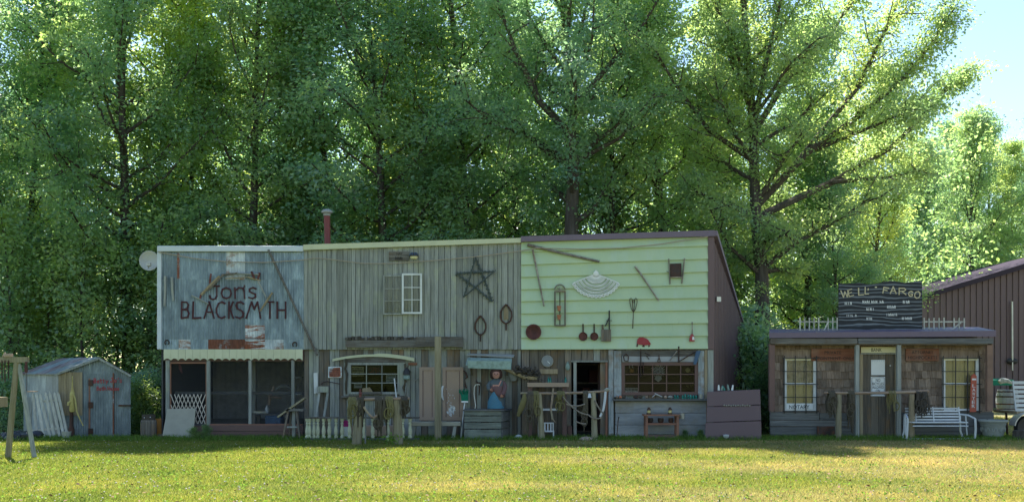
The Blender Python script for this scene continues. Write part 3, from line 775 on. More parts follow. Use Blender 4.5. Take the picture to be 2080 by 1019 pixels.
paint('blue_cloth', (0.07, 0.13, 0.22), .9, .3)
paint('orange', (0.55, 0.24, 0.05), .6, .2)
paint('yellow', (0.60, 0.52, 0.22), .7, .2)
paint('moss_green', (0.28, 0.38, 0.34), .9, .7, (0.10, 0.13, 0.10), scale=9, vary=.2)
paint('planter', (0.34, 0.36, 0.33), .8, .4, (0.22, 0.23, 0.18))
paint('barrel_grey', (0.25, 0.27, 0.28), .8, .4)
paint('nest_brown', (0.06, 0.05, 0.04), .95, .4, (0.12, 0.11, 0.09), scale=20)
paint('magenta', (0.45, 0.02, 0.22), .6, .1)
def glass(name, tint=(0.10, 0.11, 0.11), fac=.75, ior=1.25):
    n = N(name); n.n.remove(n.b)
    t = n.new('ShaderNodeBsdfTransparent'); t.inputs[0].default_value = (*[1 - fac * (1 - c) for c in tint], 1)
    g = n.new('ShaderNodeBsdfGlossy'); g.inputs['Roughness'].default_value = .06; g.inputs[0].default_value = (.9, .92, .92, 1)
    fr = n.new('ShaderNodeFresnel'); fr.inputs[0].default_value = ior
    m = n.new('ShaderNodeMixShader'); n.link(fr.outputs[0], m.inputs[0]); n.link(t.outputs[0], m.inputs[1]); n.link(g.outputs[0], m.inputs[2])
    n.link(m.outputs[0], n.out.inputs[0])
glass('window_glass', (0.35, 0.37, 0.37), .6); glass('old_glass', (.8, .8, .78), .5)
n = N('insect_screen'); n.n.remove(n.b)
t = n.new('ShaderNodeBsdfTransparent'); d = n.new('ShaderNodeBsdfDiffuse'); d.inputs[0].default_value = (.06, .062, .066, 1)
m = n.new('ShaderNodeMixShader'); m.inputs[0].default_value = .16
n.link(t.outputs[0], m.inputs[1]); n.link(d.outputs[0], m.inputs[2]); n.link(m.outputs[0], n.out.inputs[0])
n = N('billboard_paint')
wv = n.new('ShaderNodeTexWave', bands_direction='Z'); wv.inputs['Scale'].default_value = 1.9; wv.inputs['Distortion'].default_value = 9
wv.inputs['Detail'].default_value = 3; wv.inputs['Detail Scale'].default_value = .8; n.link(n.pos((.45, 1, 1.6)), wv.inputs[0])
f = n.noise(n.pos((3, 3, 12)), 1, 5)
c = n.ramp(wv.outputs['Fac'], [(.0, (.012, .016, .022)), (.72, (.028, .036, .046)), (.9, (.10, .12, .15)), (1, (.22, .25, .28))])
n.color(n.mix(n.mul(f, .5), c, (.02, .02, .022))); n.set(.6, 0, .3)

n = N('soil')
f = n.noise(n.pos((5, 5, 5)), 1, 6, .7); n.color(n.ramp(f, [(.3, (.09, .07, .05)), (.7, (.24, .19, .15))])); n.set(1, 0, .1)
def corr(x0, x1, z0, z1, y, pitch=.076, amp=.009, prof=(0, .7, 1, .7, 0, -.7, -1, -.7)):
    """vertical corrugation facing -y; z0/z1 may be functions of x"""
    mb = MB(); k = len(prof); n_ = max(1, int(round((x1 - x0) / pitch))); vs = []
    f0 = z0 if callable(z0) else (lambda x: z0); f1 = z1 if callable(z1) else (lambda x: z1)
    m = n_ * k + 1
    for i in range(m):
        x = x0 + (x1 - x0) * i / (m - 1); yy = y - amp * prof[i % k]
        vs += [(x, yy, f0(x)), (x, yy, f1(x))]
    mb.add(vs, [(2 * i, 2 * i + 2, 2 * i + 3, 2 * i + 1) for i in range(m - 1)])
    return mb
RIB = (0, 0, 1, 1, 0, 0)
def marks(parent, x0, x1, y0, y1, Y, mat, n_, name='worn_lettering', Yd=0.0):
    """what is left of lettering too worn or too far off to read"""
    mb = MB(); w_ = (x1 - x0) / n_; rr = random.Random(int(x0 * 7 + y0))
    for i in range(n_):
        a = x0 + w_ * i; k = rr.randrange(4); s_ = w_ * .22
        mb.box(fx(a, Yd), fx(a + s_, Yd), Y - .003, Y, fz(y1, Yd), fz(y0, Yd))
        if k != 1: mb.box(fx(a + w_ * .5, Yd), fx(a + w_ * .5 + s_, Yd), Y - .003, Y, fz(y1, Yd), fz(y0 + rr.random() * (y1 - y0) * .4, Yd))
        if k > 1: mb.box(fx(a + s_, Yd), fx(a + w_ * .5, Yd), Y - .003, Y, fz((y0 + y1) / 2 + (y1 - y0) * .12, Yd), fz((y0 + y1) / 2 - (y1 - y0) * .1, Yd))
        if k == 3: mb.box(fx(a + s_, Yd), fx(a + w_ * .5, Yd), Y - .003, Y, fz(y0 + (y1 - y0) * .2, Yd), fz(y0, Yd))
    return mb.build(name, mat, parent)
def lerp(a, b, t): return a + (b - a) * t

# ================================================================== BLACKSMITH SHOP
bs = thing('blacksmith_shop', 'patched blue-grey corrugated tin storefront with hand-painted lettering and open screened bays', 'building', (fx(470), 0, 0))
cols = [329, 365, 389, 425, 462, 500, 540, 578, 617]
for r_, (a, b) in enumerate([(512, 568), (567, 689), (688, 709.5)]):
    for c_ in range(8):
        mt = 'tin'
        if r_ == 2: mt = ['tin', 'tin_pale', 'tin', 'tin_rust', 'tin_rust', 'tin_streak', 'tin_pale', 'tin'][c_]
        if r_ == 0 and c_ == 4: mt = 'tin_pale'
        zb = b
        if r_ == 1 and c_ == 5: zb = 660
        corr(fx(cols[c_]) - .02, fx(cols[c_ + 1]) + .01, fz(zb), fz(a) + .03 * (r_ > 0), -.03 + .006 * r_ - .004 * (c_ % 2), pitch=.07).build('tin_sheet', mt, bs, True)
        if r_ == 1 and c_ == 5:
            corr(fx(500) - .02, fx(540) + .01, fz(689), fz(657), -.022, pitch=.07).build('tin_sheet', 'tin_streak', bs, True)
corr(fx(361), fx(366), fz(566), fz(514), -.052, pitch=.07).build('rust_strip', 'tin_rust', bs)
MB().box(fx(322), fx(617), -.11, .15, fz(511.5), fz(500)).build('top_trim', 'white_trim', bs, bevel=.01)
MB().box(fx(321), fx(329.5), -.075, .1, fz(709), fz(512)).build('corner_trim', 'white_trim', bs, bevel=.006)
XL, XR = fx(325), fx(617)
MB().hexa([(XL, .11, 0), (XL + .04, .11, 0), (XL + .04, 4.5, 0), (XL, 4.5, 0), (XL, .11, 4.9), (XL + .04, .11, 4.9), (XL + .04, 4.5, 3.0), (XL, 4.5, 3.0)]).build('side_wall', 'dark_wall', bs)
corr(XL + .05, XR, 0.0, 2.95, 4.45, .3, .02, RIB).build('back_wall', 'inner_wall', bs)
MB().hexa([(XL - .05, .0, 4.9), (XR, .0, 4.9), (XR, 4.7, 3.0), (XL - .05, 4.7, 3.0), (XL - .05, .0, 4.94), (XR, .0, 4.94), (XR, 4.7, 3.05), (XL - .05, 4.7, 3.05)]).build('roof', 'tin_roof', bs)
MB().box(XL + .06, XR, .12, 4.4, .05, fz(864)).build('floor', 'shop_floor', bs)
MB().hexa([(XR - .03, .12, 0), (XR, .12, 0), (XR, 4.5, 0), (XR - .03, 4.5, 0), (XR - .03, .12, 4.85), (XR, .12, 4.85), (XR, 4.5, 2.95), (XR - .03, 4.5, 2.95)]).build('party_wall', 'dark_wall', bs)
MB().box(fx(334), fx(616.5), .02, .11, fz(733), fz(700)).build('lintel', 'brown_paint', bs)
# scalloped valance, one panel after another
e = np.linspace(334, 616, 20)
for i in range(19):
    x0, x1 = fx(e[i]) + .003, fx(e[i + 1]) - .003
    arc = [(lerp(x1, x0, t), fz(731.5) + .05 * (1 - abs(2 * t - 1) ** 2.2) * 1.0) for t in np.linspace(0, 1, 7)]
    MB().prism([(x0, fz(709)), (x1, fz(709))] + arc, -.07, -.055).build('valance_panel', 'valance_cream', bs)
for i, (a, b) in enumerate([(337, 345), (420, 427), (505, 511), (592, 598)]):
    MB().box(fx(a), fx(b), -.03, .07, fz(863) + .002, fz(731)).build('post', 'plank_pale' if i else 'plank_grey', bs, bevel=.006)
MB().box(fx(485), fx(495), 1.2, 1.33, fz(864, 1.2), 3.9).build('inner_post', 'plank_pale', bs)
for k, (a, b) in enumerate([(863, 875), (875.5, 888)]):
    piece('base_board', 'brown_paint', bs, fx(333), fx(617), -.04 - .008 * k, 0, fz(b), fz(a), 'x')
MB().box(fx(346), fx(420), -.012, .03, fz(738), fz(734.5)).build('door_frame', 'redwood_frame', bs)
for a in (345.3, 418): MB().box(fx(a), fx(a + 2.2), -.014, .03, fz(862.8), fz(738.3)).build('door_frame', 'redwood_frame', bs)
MB().box(fx(427), fx(615), -.036, .05, fz(862.9), fz(860)).build('sill', 'redwood_frame', bs)
MB().box(fx(346), fx(615), .35, .40, fz(801), fz(795)).build('inner_rail', 'board_h', bs)
MB().box(fx(330), fx(402), -.35, -.05, .004, .12).build('step', 'brown_paint', bs)
for (a, b) in ((347.6, 418), (427.2, 504.8), (511.2, 591.8), (598.2, 616)):
    MB().box(fx(a), fx(b), .040, .043, fz(860), fz(735)).build('screen', 'insect_screen', bs)
# hand-painted words
for ch, px, pw in (('J', 427, 30), ('o', 451, 26), ('n', 478, 26), ("'", 495, 14), ('s', 506, 20)):
    g = GLY[ch][0]
    if ch in 'ons':
        letter(ch, fx(px), fz(606), 35 / 78 , .045, -.048, 'paint_red', bs, sx=pw / 78 * .75 / g)
    elif ch == 'J': letter(ch, fx(px), fz(608), 27 / 78, .045, -.048, 'paint_red', bs, sx=20 / 78 / g)
    else: letter(ch, fx(px), fz(606), 26 / 78, .04, -.048, 'paint_red', bs)
for ch, a, b in (('B', 370, 385), ('L', 393, 409), ('A', 416, 436), ('C', 441, 458), ('K', 466, 475), ('S', 480, 496), ('M', 501, 534), ('T', 541, 557), ('H', 564, 581)):
    letter(ch, fx(a), fz(646), 33 / 78, .048, -.048, 'paint_red', bs, sx=(b - a) / 78 / GLY[ch][0])

# things on the tin wall
def stick(name, label, cat, p0, p1, r, mat, y=-.09, group=None, y1=None, n=7, taper=.8):
    a = P(*p0); b = P(*p1); a.y = y; b.y = y1 if y1 is not None else y
    m = (a + b) / 2 + Vector((random.uniform(-.01, .01), 0, random.uniform(-.01, .01)))
    return solo(name, MB().tube([a, m, b], [r, r * (1 + taper) / 2, r * taper], n), mat, label, cat, group, smooth=True)
arch = thing('stick_arch', 'arch of old weathered harness sticks framing the painted shop name', 'wall decoration', (fx(487), -.08, fz(560)))
for (p, q, w_, m_) in [((428, 576), (431, 556), .05, 'rust_red'), ((411, 599), (448, 561), .07, 'tan_wood'), ((425, 590), (457, 557), .05, 'plank_brown'),
                       ((452, 559), (486, 555), .05, 'plank_brown'), ((484, 556), (528, 558), .05, 'plank_grey'), ((460, 566), (505, 563), .03, 'tan_wood'),
                       ((505, 563), (531, 570), .045, 'tan_wood'), ((513, 552), (519, 566), .06, 'rust_red'), ((529, 554), (526, 568), .06, 'rust_red'),
                       ((526, 571), (543, 605), .045, 'plank_pale'), ((392, 600), (426, 617), .05, 'plank_grey'), ((555, 594), (530, 632), .055, 'tan_wood'), ((408, 608), (412, 594), .05, 'rust_red')]:
    a = P(*p); b = P(*q); a.y = b.y = -.085 - random.uniform(0, .03)
    MB().tube([a, (a + b) / 2, b], [w_ * .5, w_ * .55, w_ * .4], 7).build('stick', m_, arch, True)
stick('long_pole', 'long thin leaning pole at the right end of the blacksmith tin wall', 'pole', (547, 508), (646, 722), .035, 'beam_wood', -.1)
stick('hanging_bar', 'longer pale wooden bar hanging at left of the tin wall', 'bar', (337.5, 561), (336, 622), .035, 'plank_pale', -.08)
stick('hanging_bar', 'shorter dark-tipped bar hanging beside the longer pale bar', 'bar', (351, 563), (354, 611), .035, 'plank_grey', -.08)
def horseshoe(px, py, label):
    c = P(px, py); pts = [(c.x + .055 * math.cos(a), -.065, c.z + .06 * math.sin(a)) for a in np.linspace(R(-60), R(240), 11)]
    solo('horseshoe', MB().tube(pts, .016, 6), 'iron', label, 'horseshoe', 'horseshoes on the tin wall', True)
horseshoe(341, 695, 'rusty horseshoe at the lower left corner of the tin wall'); horseshoe(600, 699, 'rusty horseshoe at the lower right of the tin wall')
d_ = thing('satellite_dish', 'grey satellite dish at the upper left corner of the blacksmith shop', 'satellite dish', P(312, 545, .3))
c = P(309, 531, .35); c.y = .2
MB().lathe([(.0, 0), (.10, .008), (.19, .035), (.255, .075), (.262, .072), (.19, .025), (.1, -.006), (.0, -.012)], c, 20, 'y').build('dish', 'dish_grey', d_, True)
MB().tube([(c.x + .02, c.y + .02, c.z), (c.x + .15, c.y + .12, c.z - .12), (XL, .3, c.z - .15)], .02, 6).build('mount', 'galv', d_)
MB().tube([(c.x + .0, c.y - .1, c.z - .2), (c.x + .06, c.y - .25, c.z - .12)], .014, 6).build('arm', 'galv', d_)
MB().box(c.x + .02, c.x + .12, c.y - .33, c.y - .22, c.z - .17, c.z - .07).build('receiver', 'dish_grey', d_, bevel=.01)

# things in the bays
lg = thing('lattice_gate', 'expanding lattice safety gate standing in the left bay of the blacksmith shop', 'gate', P(382, 858, -.03))
n_ = 9; xa, xb, z0, z1 = fx(347.5), fx(418), fz(860), fz(800)
for s_ in (-1, 1):
    for i in range(n_ + 3):
        x = lerp(xa, xb, (i - 1) / n_); dx = .30 * s_
        t0, t1 = 0.0, 1.0
        pa, pb = Vector((x, -.028 + .012 * s_, z0)), Vector((x + dx, -.028 + .012 * s_, z1))
        if not (xa - .02 <= min(pa.x, pb.x) and max(pa.x, pb.x) <= xb + .02):
            t = [q for q in np.linspace(0, 1, 41) if xa <= pa.x + dx * q <= xb]
            if len(t) < 4: continue
            pa, pb = pa.lerp(pb, t[0]), pa.lerp(pb, t[-1])
        pbar('slat', 'lattice_paint', lg, pa, pb, .022, .008)
pl = P(371, 880, -.25)
mb = MB().hexa([(fx(341), -.40, .10), (fx(402), -.42, .03), (fx(402), -.40, .03), (fx(341), -.38, .10), (fx(343), -.12, fz(829.5)), (fx(400.5), -.12, fz(828)), (fx(400.5), -.10, fz(828)), (fx(343), -.10, fz(829.5))])
solo('plywood_panel', mb, 'tan_board', 'tan plywood sheet leaning against the left bay of the blacksmith shop', 'panel')
wb = thing('workbench', 'dark workbench inside the right bay of the blacksmith shop', 'workbench', (fx(550, .9), .9, fz(864)))
zt = fz(838, .9); x0, x1 = fx(515, .9), fx(588, .9)
MB().box(x0, x1, .7, 1.3, zt - .04, zt).build('top', 'board_h', wb)
for a in (x0 + .05, x1 - .05):
    for b in (.75, 1.25): MB().box(a - .04, a + .04, b - .04, b + .04, fz(864), zt - .04).build('leg', 'plank_brown', wb)
solo('storage_chest', MB().box(fx(543, .6), fx(575, .6), .35, .68, fz(864), fz(839, .6) - .06), 'blue_cloth', 'blue-grey chest standing before the workbench', 'chest', bevel=.015)
solo('metal_tray', MB().box(fx(516, .8), fx(540, .8), .75, 1.0, zt + .001, zt + .05), 'galv', 'pale metal tray on the workbench', 'tray')
solo('spray_bottle', MB().lathe([(.045, 0), (.05, .02), (.05, .13), (.02, .17), (.02, .21), (.0, .21)], (fx(541, .8), .85, zt + .052 - .05), 10), 'sign_white', 'small pale bottle on the workbench beside the tray', 'bottle', smooth=True)
pts = [P(a, b, 1.0) for a, b in ((560, 792), (566, 786), (575, 783), (585, 784), (592, 790), (600, 800))]
solo('curved_branch', MB().tube(pts, [.03, .045, .05, .05, .04, .03], 7), 'plank_pale', 'curved bare branch hanging in the right bay of the blacksmith shop', 'branch', smooth=True)
pts = [P(a, b, .8) for a, b in ((546, 822), (548, 805), (553, 795), (556, 784))]
solo('driftwood_branch', MB().tube(pts, [.04, .05, .04, .02], 7).tube([pts[1], P(560, 806, .7), P(572, 808, .7)], [.035, .03, .015], 6), 'rail_wood', 'forked driftwood branch standing on the workbench', 'branch', smooth=True)
for zz in (767, 801):
    solo('wall_shelf', MB().box(fx(600, .5), fx(616, .5), .3, .6, fz(zz, .5), fz(zz - 2, .5)), 'plank_pale', ('upper' if zz == 767 else 'lower') + ' pale shelf board at the right end of the blacksmith bays', 'shelf')
solo('red_cloth', MB().tube([P(364, 738, .2), P(366, 748, .2), P(370, 757, .2)], [.03, .05, .02], 6), 'rust_red', 'dull red cloth hanging at the top of the left blacksmith bay', 'cloth', smooth=True)
# stand with tilted board
st = thing('plank_stand', 'small grey wooden stand with a tilted board on top before the blacksmith corner', 'stand', (fx(600, -.5), -.5, 0))
Ys = -.55
MB().box(fx(583, Ys), fx(618, Ys), Ys - .15, Ys + .15, fz(834, Ys), fz(829, Ys)).build('top', 'beam_wood', st)
for a, b in ((587, 577), (604, 612), (590, 584), (602, 607)):
    dy = .13 if a in (590, 602) else -.13
    pbar('leg', 'plank_brown', st, (fx(a, Ys), Ys + dy * .7, fz(834, Ys)), (fx(b, Ys), Ys + dy * 1.3, 0), .045, .045)
MB().box(fx(594, Ys), fx(600, Ys), Ys - .04, Ys + .04, .05, fz(834, Ys)).build('centre_post', 'plank_pale', st)
pbar('stretcher', 'plank_pale', st, (fx(585, Ys), Ys - .12, fz(866, Ys)), (fx(609, Ys), Ys - .12, fz(866, Ys)), .04, .03)
pbar('tilted_board', 'post_wood', st, (fx(566, Ys), Ys - .02, fz(846, Ys)), (fx(620, Ys), Ys - .02, fz(808, Ys)), .045, .26)
cable = [(325, 513), (400, 526), (470, 533), (540, 534), (617, 529), (640, 525), (660, 526), (740, 536), (800, 536), (880, 530), (960, 523), (1010, 517), (1060, 510), (1090, 505), (1180, 507), (1260, 505), (1340, 497), (1436, 482)]
solo('sagging_cable', MB().tube([Vector((P(a, b).x, -.13, P(a, b).z)) for a, b in cable], .013, 5), 'cable', 'thin tan cable sagging across all three storefronts', 'cable')
cp = thing('stovepipe', 'dark red stovepipe chimney with pale cap above the plank storefront', 'chimney', P(666, 497, 1.2))
c0 = P(667, 510, 1.2); c1 = P(664, 437, 1.2)
MB().tube([Vector((c0.x, 1.2, 4.2)), Vector((c1.x, 1.2, c1.z))], .085, 12).build('pipe', 'pipe_red', cp, True)
MB().lathe([(.10, 0), (.10, .06), (.155, .08), (.155, .12), (.10, .17), (.02, .19)], (c1.x, 1.2, c1.z - .02), 14).build('cap', 'grey_paint', cp, True)

# ================================================================== PLANK STOREFRONT
ps = thing('plank_storefront', 'weathered grey vertical-plank storefront with sash windows hung high on the boards', 'building', (fx(838), 0, 0))
def ptop(x): return fz(lerp(508, 493, (x - fx(617)) / (fx(1058) - fx(617))))
vboards(ps, 'plank_grey', fx(617), fx(1058), ptop, fz(710), 0.0, .09, .165, mats=['plank_grey', 'plank_grey', 'plank_grey', 'plank_pale'])
MB().hexa([(fx(617.3), -.10, fz(508.5)), (fx(1058), -.10, fz(493.5)), (fx(1058), .1, fz(493.5)), (fx(617.3), .1, fz(508.5)), (fx(617.3), -.10, fz(497.5)), (fx(1058), -.10, fz(484)), (fx(1058), .1, fz(484)), (fx(617.3), .1, fz(497.5))]).build('top_trim', 'cream_trim', ps)
WIN1 = (fx(709), fx(811), fz(800), fz(735))
vboards(ps, 'plank_brown', fx(617), fx(1058), fz(700), .02, .07, openings=[WIN1], mats=['plank_brown', 'plank_grey', 'plank_grey'])
MB().hexa([(fx(617), .1, 4.85), (fx(1058), .1, 4.85), (fx(1058), 4.7, 3.0), (fx(617), 4.7, 3.0), (fx(617), .1, 4.9), (fx(1058), .1, 4.9), (fx(1058), 4.7, 3.05), (fx(617), 4.7, 3.05)]).build('roof', 'tin_roof', ps)
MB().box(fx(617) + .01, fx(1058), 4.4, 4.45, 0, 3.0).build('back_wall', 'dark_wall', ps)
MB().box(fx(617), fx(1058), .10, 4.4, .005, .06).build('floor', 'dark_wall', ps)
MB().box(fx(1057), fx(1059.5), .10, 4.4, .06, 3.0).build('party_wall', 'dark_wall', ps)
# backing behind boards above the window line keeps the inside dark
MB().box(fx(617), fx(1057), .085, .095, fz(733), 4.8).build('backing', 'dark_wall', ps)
def sash(parent, x0, x1, z0, z1, y, nx, nz, mat, fw=.045, mw=.02, glassmat='old_glass', th=.04, name='window'):
    w_ = MB()
    w_.box(x0, x0 + fw, y - th, y, z0, z1); w_.box(x1 - fw, x1, y - th, y, z0, z1)
    w_.box(x0 + fw, x1 - fw, y - th, y, z1 - fw, z1); w_.box(x0 + fw, x1 - fw, y - th, y, z0, z0 + fw)
    f_ = w_.build(name, mat, parent)
    a, b, c, d = x0 + fw, x1 - fw, z0 + fw, z1 - fw
    for i in range(1, nx): pbar('muntin', mat, f_, (lerp(a, b, i / nx), y - th * .5, c), (lerp(a, b, i / nx), y - th * .5, d), mw, th * .6)
    for j in range(1, nz): pbar('muntin', mat, f_, (a, y - th * .5 - .004, lerp(c, d, j / nz)), (b, y - th * .5 - .004, lerp(c, d, j / nz)), mw, th * .6)
    for i in range(nx):
        for j in range(nz):
            MB().box(lerp(a, b, i / nx) + mw / 2, lerp(a, b, (i + 1) / nx) - mw / 2, y - th * .42, y - th * .36, lerp(c, d, j / nz) + mw / 2, lerp(c, d, (j + 1) / nz) - mw / 2).build('pane', glassmat, f_)
    return f_
sw = thing('hung_sash_window', 'old grey six-pane sash hung on the plank wall, left of the white one', 'window', P(799, 638, -.05))
sash(sw, fx(779), fx(819), fz(639), fz(559), -.045, 2, 3, 'plank_pale', .035, .02, name='frame')
sw = thing('hung_sash_window', 'white-painted six-pane sash hung on the plank wall beside the grey one', 'window', P(838, 638, -.05))
sash(sw, fx(817.5), fx(858), fz(637.5), fz(556), -.09, 2, 3, 'white_paint', .045, .018, name='frame')
sg = thing('wooden_sign', 'small weathered wooden sign high above the white sash window', 'sign', P(812, 531, -.05))
for k in range(3): piece('board', 'beam_wood', sg, fx(790), fx(832), -.055, -.034, fz(530 - k * 6.4), fz(523.8 - k * 6.4), 'x')
text_part('HAY', fx(806), fx(818), fz(518), fz(513), -.056, 'paint_black', sg); marks(sg, 803, 819, 522, 528, -.056, 'paint_black', 5)
lp = thing('wall_lamp', 'round barn lamp with dark ribbed hood and cream globe beside the small sign', 'lamp', P(842, 522, -.1))
c = P(842, 522); c.y = -.15
MB().lathe([(.115, 0), (.12, .02), (.105, .06), (.06, .10), (.0, .11)], (c.x, c.y, c.z), 14).build('hood', 'black_iron', lp, True)
for k in range(10): 
    a = 2 * math.pi * k / 10; MB().tube([(c.x + .122 * math.cos(a), c.y + .122 * math.sin(a), c.z + .02), (c.x + .07 * math.cos(a), c.y + .07 * math.sin(a), c.z + .10)], .008, 4).build('rib', 'blue_cloth', lp)
MB().lathe([(.0, -.065), (.07, -.06), (.098, -.03), (.10, 0), (.0, .001)], (c.x, c.y, c.z - .002), 14).build('globe', 'sign_cream', lp, True)
MB().tube([(c.x, -.02, c.z + .06), (c.x, -.15, c.z + .08)], .02, 6).build('bracket', 'black_iron', lp)
# star of twigs
sr = thing('twig_star', 'large five-pointed star of twigs wound with dark garland on the plank wall', 'star', P(965, 565, -.06))
V5 = [(966, 523), (943, 604), (1004, 553), (926, 555), (999, 601)]
V5 = [(966, 524), (942, 603), (1003, 552), (927, 556), (1002, 622)]
pt5 = [(966, 524), (1000, 612), (927, 556), (1004, 552), (943, 603)]
for i in range(5):
    a, b = P(*pt5[i]), P(*pt5[(i + 1) % 5]); a.y = b.y = -.06 - .015 * i
    s_ = MB().tube([a, a.lerp(b, .5) + Vector((.01, 0, .01)), b], [.02, .023, .016], 6).build('twig', 'garland_teal', sr, True)
    g_ = MB(); q = []
    for k in range(46):
        t = k / 45; 
        if i == 1 and .38 < t < .6: continue
        p = a.lerp(b, t); an = k * 1.5; q.append(p + Vector((.028 * math.cos(an), .02 * math.sin(an) - .005, .028 * math.cos(an))))
    for p in q: g_.sphere(p, .018, 1, .7, 1, 5, 3)
    g_.build('garland', 'garland_teal', s_)['kind'] = 'stuff'
def hoop(cx, cy, w, h, tail, label, fill=None):
    r_ = thing('loop_beater', label, 'carpet beater', P(cx, cy + h, -.05), 'wooden loop beaters on the plank wall')
    pts = []
    for a, b in ((0, -1), (.55, -.62), (.95, -.2), (1, .3), (.75, .75), (.25, 1), (0, 1.02), (-.25, 1), (-.75, .75), (-1, .3), (-.95, -.2), (-.55, -.62), (0, -1)):
        p = P(cx + a * w, cy + b * h); p.y = -.05; pts.append(p)
    MB().tube(pts, .022, 6).build('loop', 'iron', r_, True)
    a, b = P(cx, cy + h), P(cx, cy + h + tail); a.y = b.y = -.05
    MB().tube([a, b], [.025, .02], 6).build('handle', 'iron', r_)
    if fill:
        MB().prism([(fx(cx - w * .42), fz(cy + h * .6)), (fx(cx + w * .42), fz(cy + h * .6)), (fx(cx + w * .4), fz(cy - h * .45)), (fx(cx), fz(cy - h * .75)), (fx(cx - w * .4), fz(cy - h * .45))], -.045, -.034).build('patch', fill, r_)
hoop(976, 660, 11, 19, 14, 'lower left loop-shaped beater on the plank wall'); hoop(1028, 637, 11.5, 19, 15, 'upper right loop-shaped beater with tan patch inside', 'tan_wood')
bm_ = thing('slab_beam', 'long rough slab beam with bark fixed across the plank storefront above the window', 'beam', P(820, 707, -.1))
piece('slab', 'beam_wood', bm_, fx(703), fx(862), -.13, -.03, fz(706.5), fz(689.5), 'x', wob=.12)
piece('slab', 'beam_wood', bm_, fx(846), fx(941), -.18, -.031, fz(705), fz(683), 'x', wob=.06)
for i in range(22):
    a = 702 + i * 6.6; piece('bark_flake', 'nest_brown' if i % 3 else 'beam_wood', bm_, fx(a), fx(a + 6.4), -.12, -.035, fz(690), fz(684 + random.uniform(-1.5, 2)), 'z', wob=.15)
pp = MB().box(fx(884, -.65), fx(897, -.65), -.86, -.71, 0, fz(683, -.65))
solo('porch_post', pp, 'post_wood', 'tall pale square post standing before the slab beam', 'post', bevel=.012)
# ------------------------------------------------------------------ plank storefront, ground floor
wf = sash(ps, fx(708), fx(812), fz(800), fz(736), .05, 3, 3, 'plank_grey', .06, .022, 'window_glass', .06)
MB().box(fx(698), fx(708), -.01, .06, fz(806), fz(727)).build('casing', 'plank_grey', ps); MB().box(fx(812.2), fx(824), -.01, .06, fz(806), fz(724)).build('casing', 'plank_grey', ps)
MB().box(fx(700), fx(823), -.02, .06, fz(735.5), fz(724.5)).build('casing', 'beam_wood', ps)
MB().box(fx(694), fx(824), -.12, .06, fz(807), fz(803)).build('sill', 'beam_wood', ps)
sn = thing('window_sign', 'yellowed card with lines of print in the plank storefront window', 'sign', P(725, 762, .06))
MB().box(fx(713.5), fx(738), .062, .068, fz(760), fz(744)).build('card', 'sign_cream', sn)
for k, (a, b) in enumerate(((746, 749), (750, 754), (755.5, 758.5))): marks(sn, 715, 737, a, b, .061, 'paint_black', 8)
MB().box(fx(713.5), fx(738), .062, .067, fz(763.5), fz(761)).build('strip', 'sign_cream', sn)
sn = thing('open_sign', 'red OPEN sign inside the middle pane of the plank storefront window', 'sign', P(760, 757, .08))
MB().box(fx(746), fx(774), .085, .09, fz(757.5), fz(744)).build('card', 'dark_wall', sn)
text_part('OPEN', fx(748), fx(773), fz(756.5), fz(745.5), .084, 'paint_bright_red', sn)
sn = thing('window_sign', 'small pale card at the lower left of the plank storefront window', 'sign', P(727, 787, .06))
MB().box(fx(718.5), fx(734.5), .062, .067, fz(787.5), fz(778)).build('card', 'sign_white', sn); marks(sn, 721, 732, 780.5, 783, .061, 'paint_black', 5)
sn = thing('window_sign', 'pale green-edged card at the right of the plank storefront window', 'sign', P(794, 775, .06))
MB().box(fx(783.5), fx(804.5), .062, .067, fz(776), fz(761)).build('card', 'sign_white', sn)
for a in (763, 767.5, 772): marks(sn, 786, 802, a, a + 2.6, .061, 'broom_green', 6)
mb = MB().tube([P(738, 790, .32), P(745, 782, .32), P(757, 777, .32), P(770, 780, .32), P(776, 792, .32)], [.08, .12, .15, .13, .05], 9)
solo('dark_form', mb, 'black_plastic', 'dark rounded form seen behind the middle pane of the plank storefront window', 'bag', smooth=True)  # dark lumpy tube set behind the middle pane
solo('card_box', MB().hexa([(fx(737), -.11, fz(795)), (fx(758), -.11, fz(795)), (fx(758), -.04, fz(795)), (fx(737), -.04, fz(795)), (fx(737), -.11, fz(788)), (fx(752), -.11, fz(786)), (fx(752), -.04, fz(786)), (fx(737), -.04, fz(788))]), 'tan_wood', 'torn tan cardboard box on the plank storefront window ledge', 'box')
piece('ledge', 'beam_wood', ps, fx(735), fx(776), -.13, .0, fz(800), fz(795), 'x')
ab = thing('arched_board', 'cream arched board fixed above the plank storefront window', 'trim board', P(758, 730, -.05))
up_, dn = [], []
for t in np.linspace(0, 1, 17):
    a = lerp(676, 842, t); h = 716 + 9.5 * (2 * t - 1) ** 2
    up_.append((fx(a), fz(h + (1 if t > .5 else 3)))); dn.append((fx(a), fz(h + 8)))
m_ = MB()
for i in range(16): m_.prism([up_[i], up_[i + 1], dn[i + 1], dn[i]], -.06, -.025)
m_.build('board', 'cream_trim', ab)
rs = thing('rusty_sign', 'rust-stained white enamel sign left of the plank storefront window', 'sign', P(680, 766, .02))
MB().box(fx(666.5), fx(694), .015, .028, fz(766.5), fz(744)).build('plate', 'tin_pale', rs, bevel=.004)
MB().prism([(fx(668), fz(747)), (fx(691), fz(745.5)), (fx(692), fz(763)), (fx(688), fz(765.5)), (fx(668.5), fz(765))], .010, .0148).build('rust_patch', 'tin_rust', rs)
for a in (749, 754, 759): marks(rs, 670, 690, a, a + 3, .0095, 'rust_red', 6)
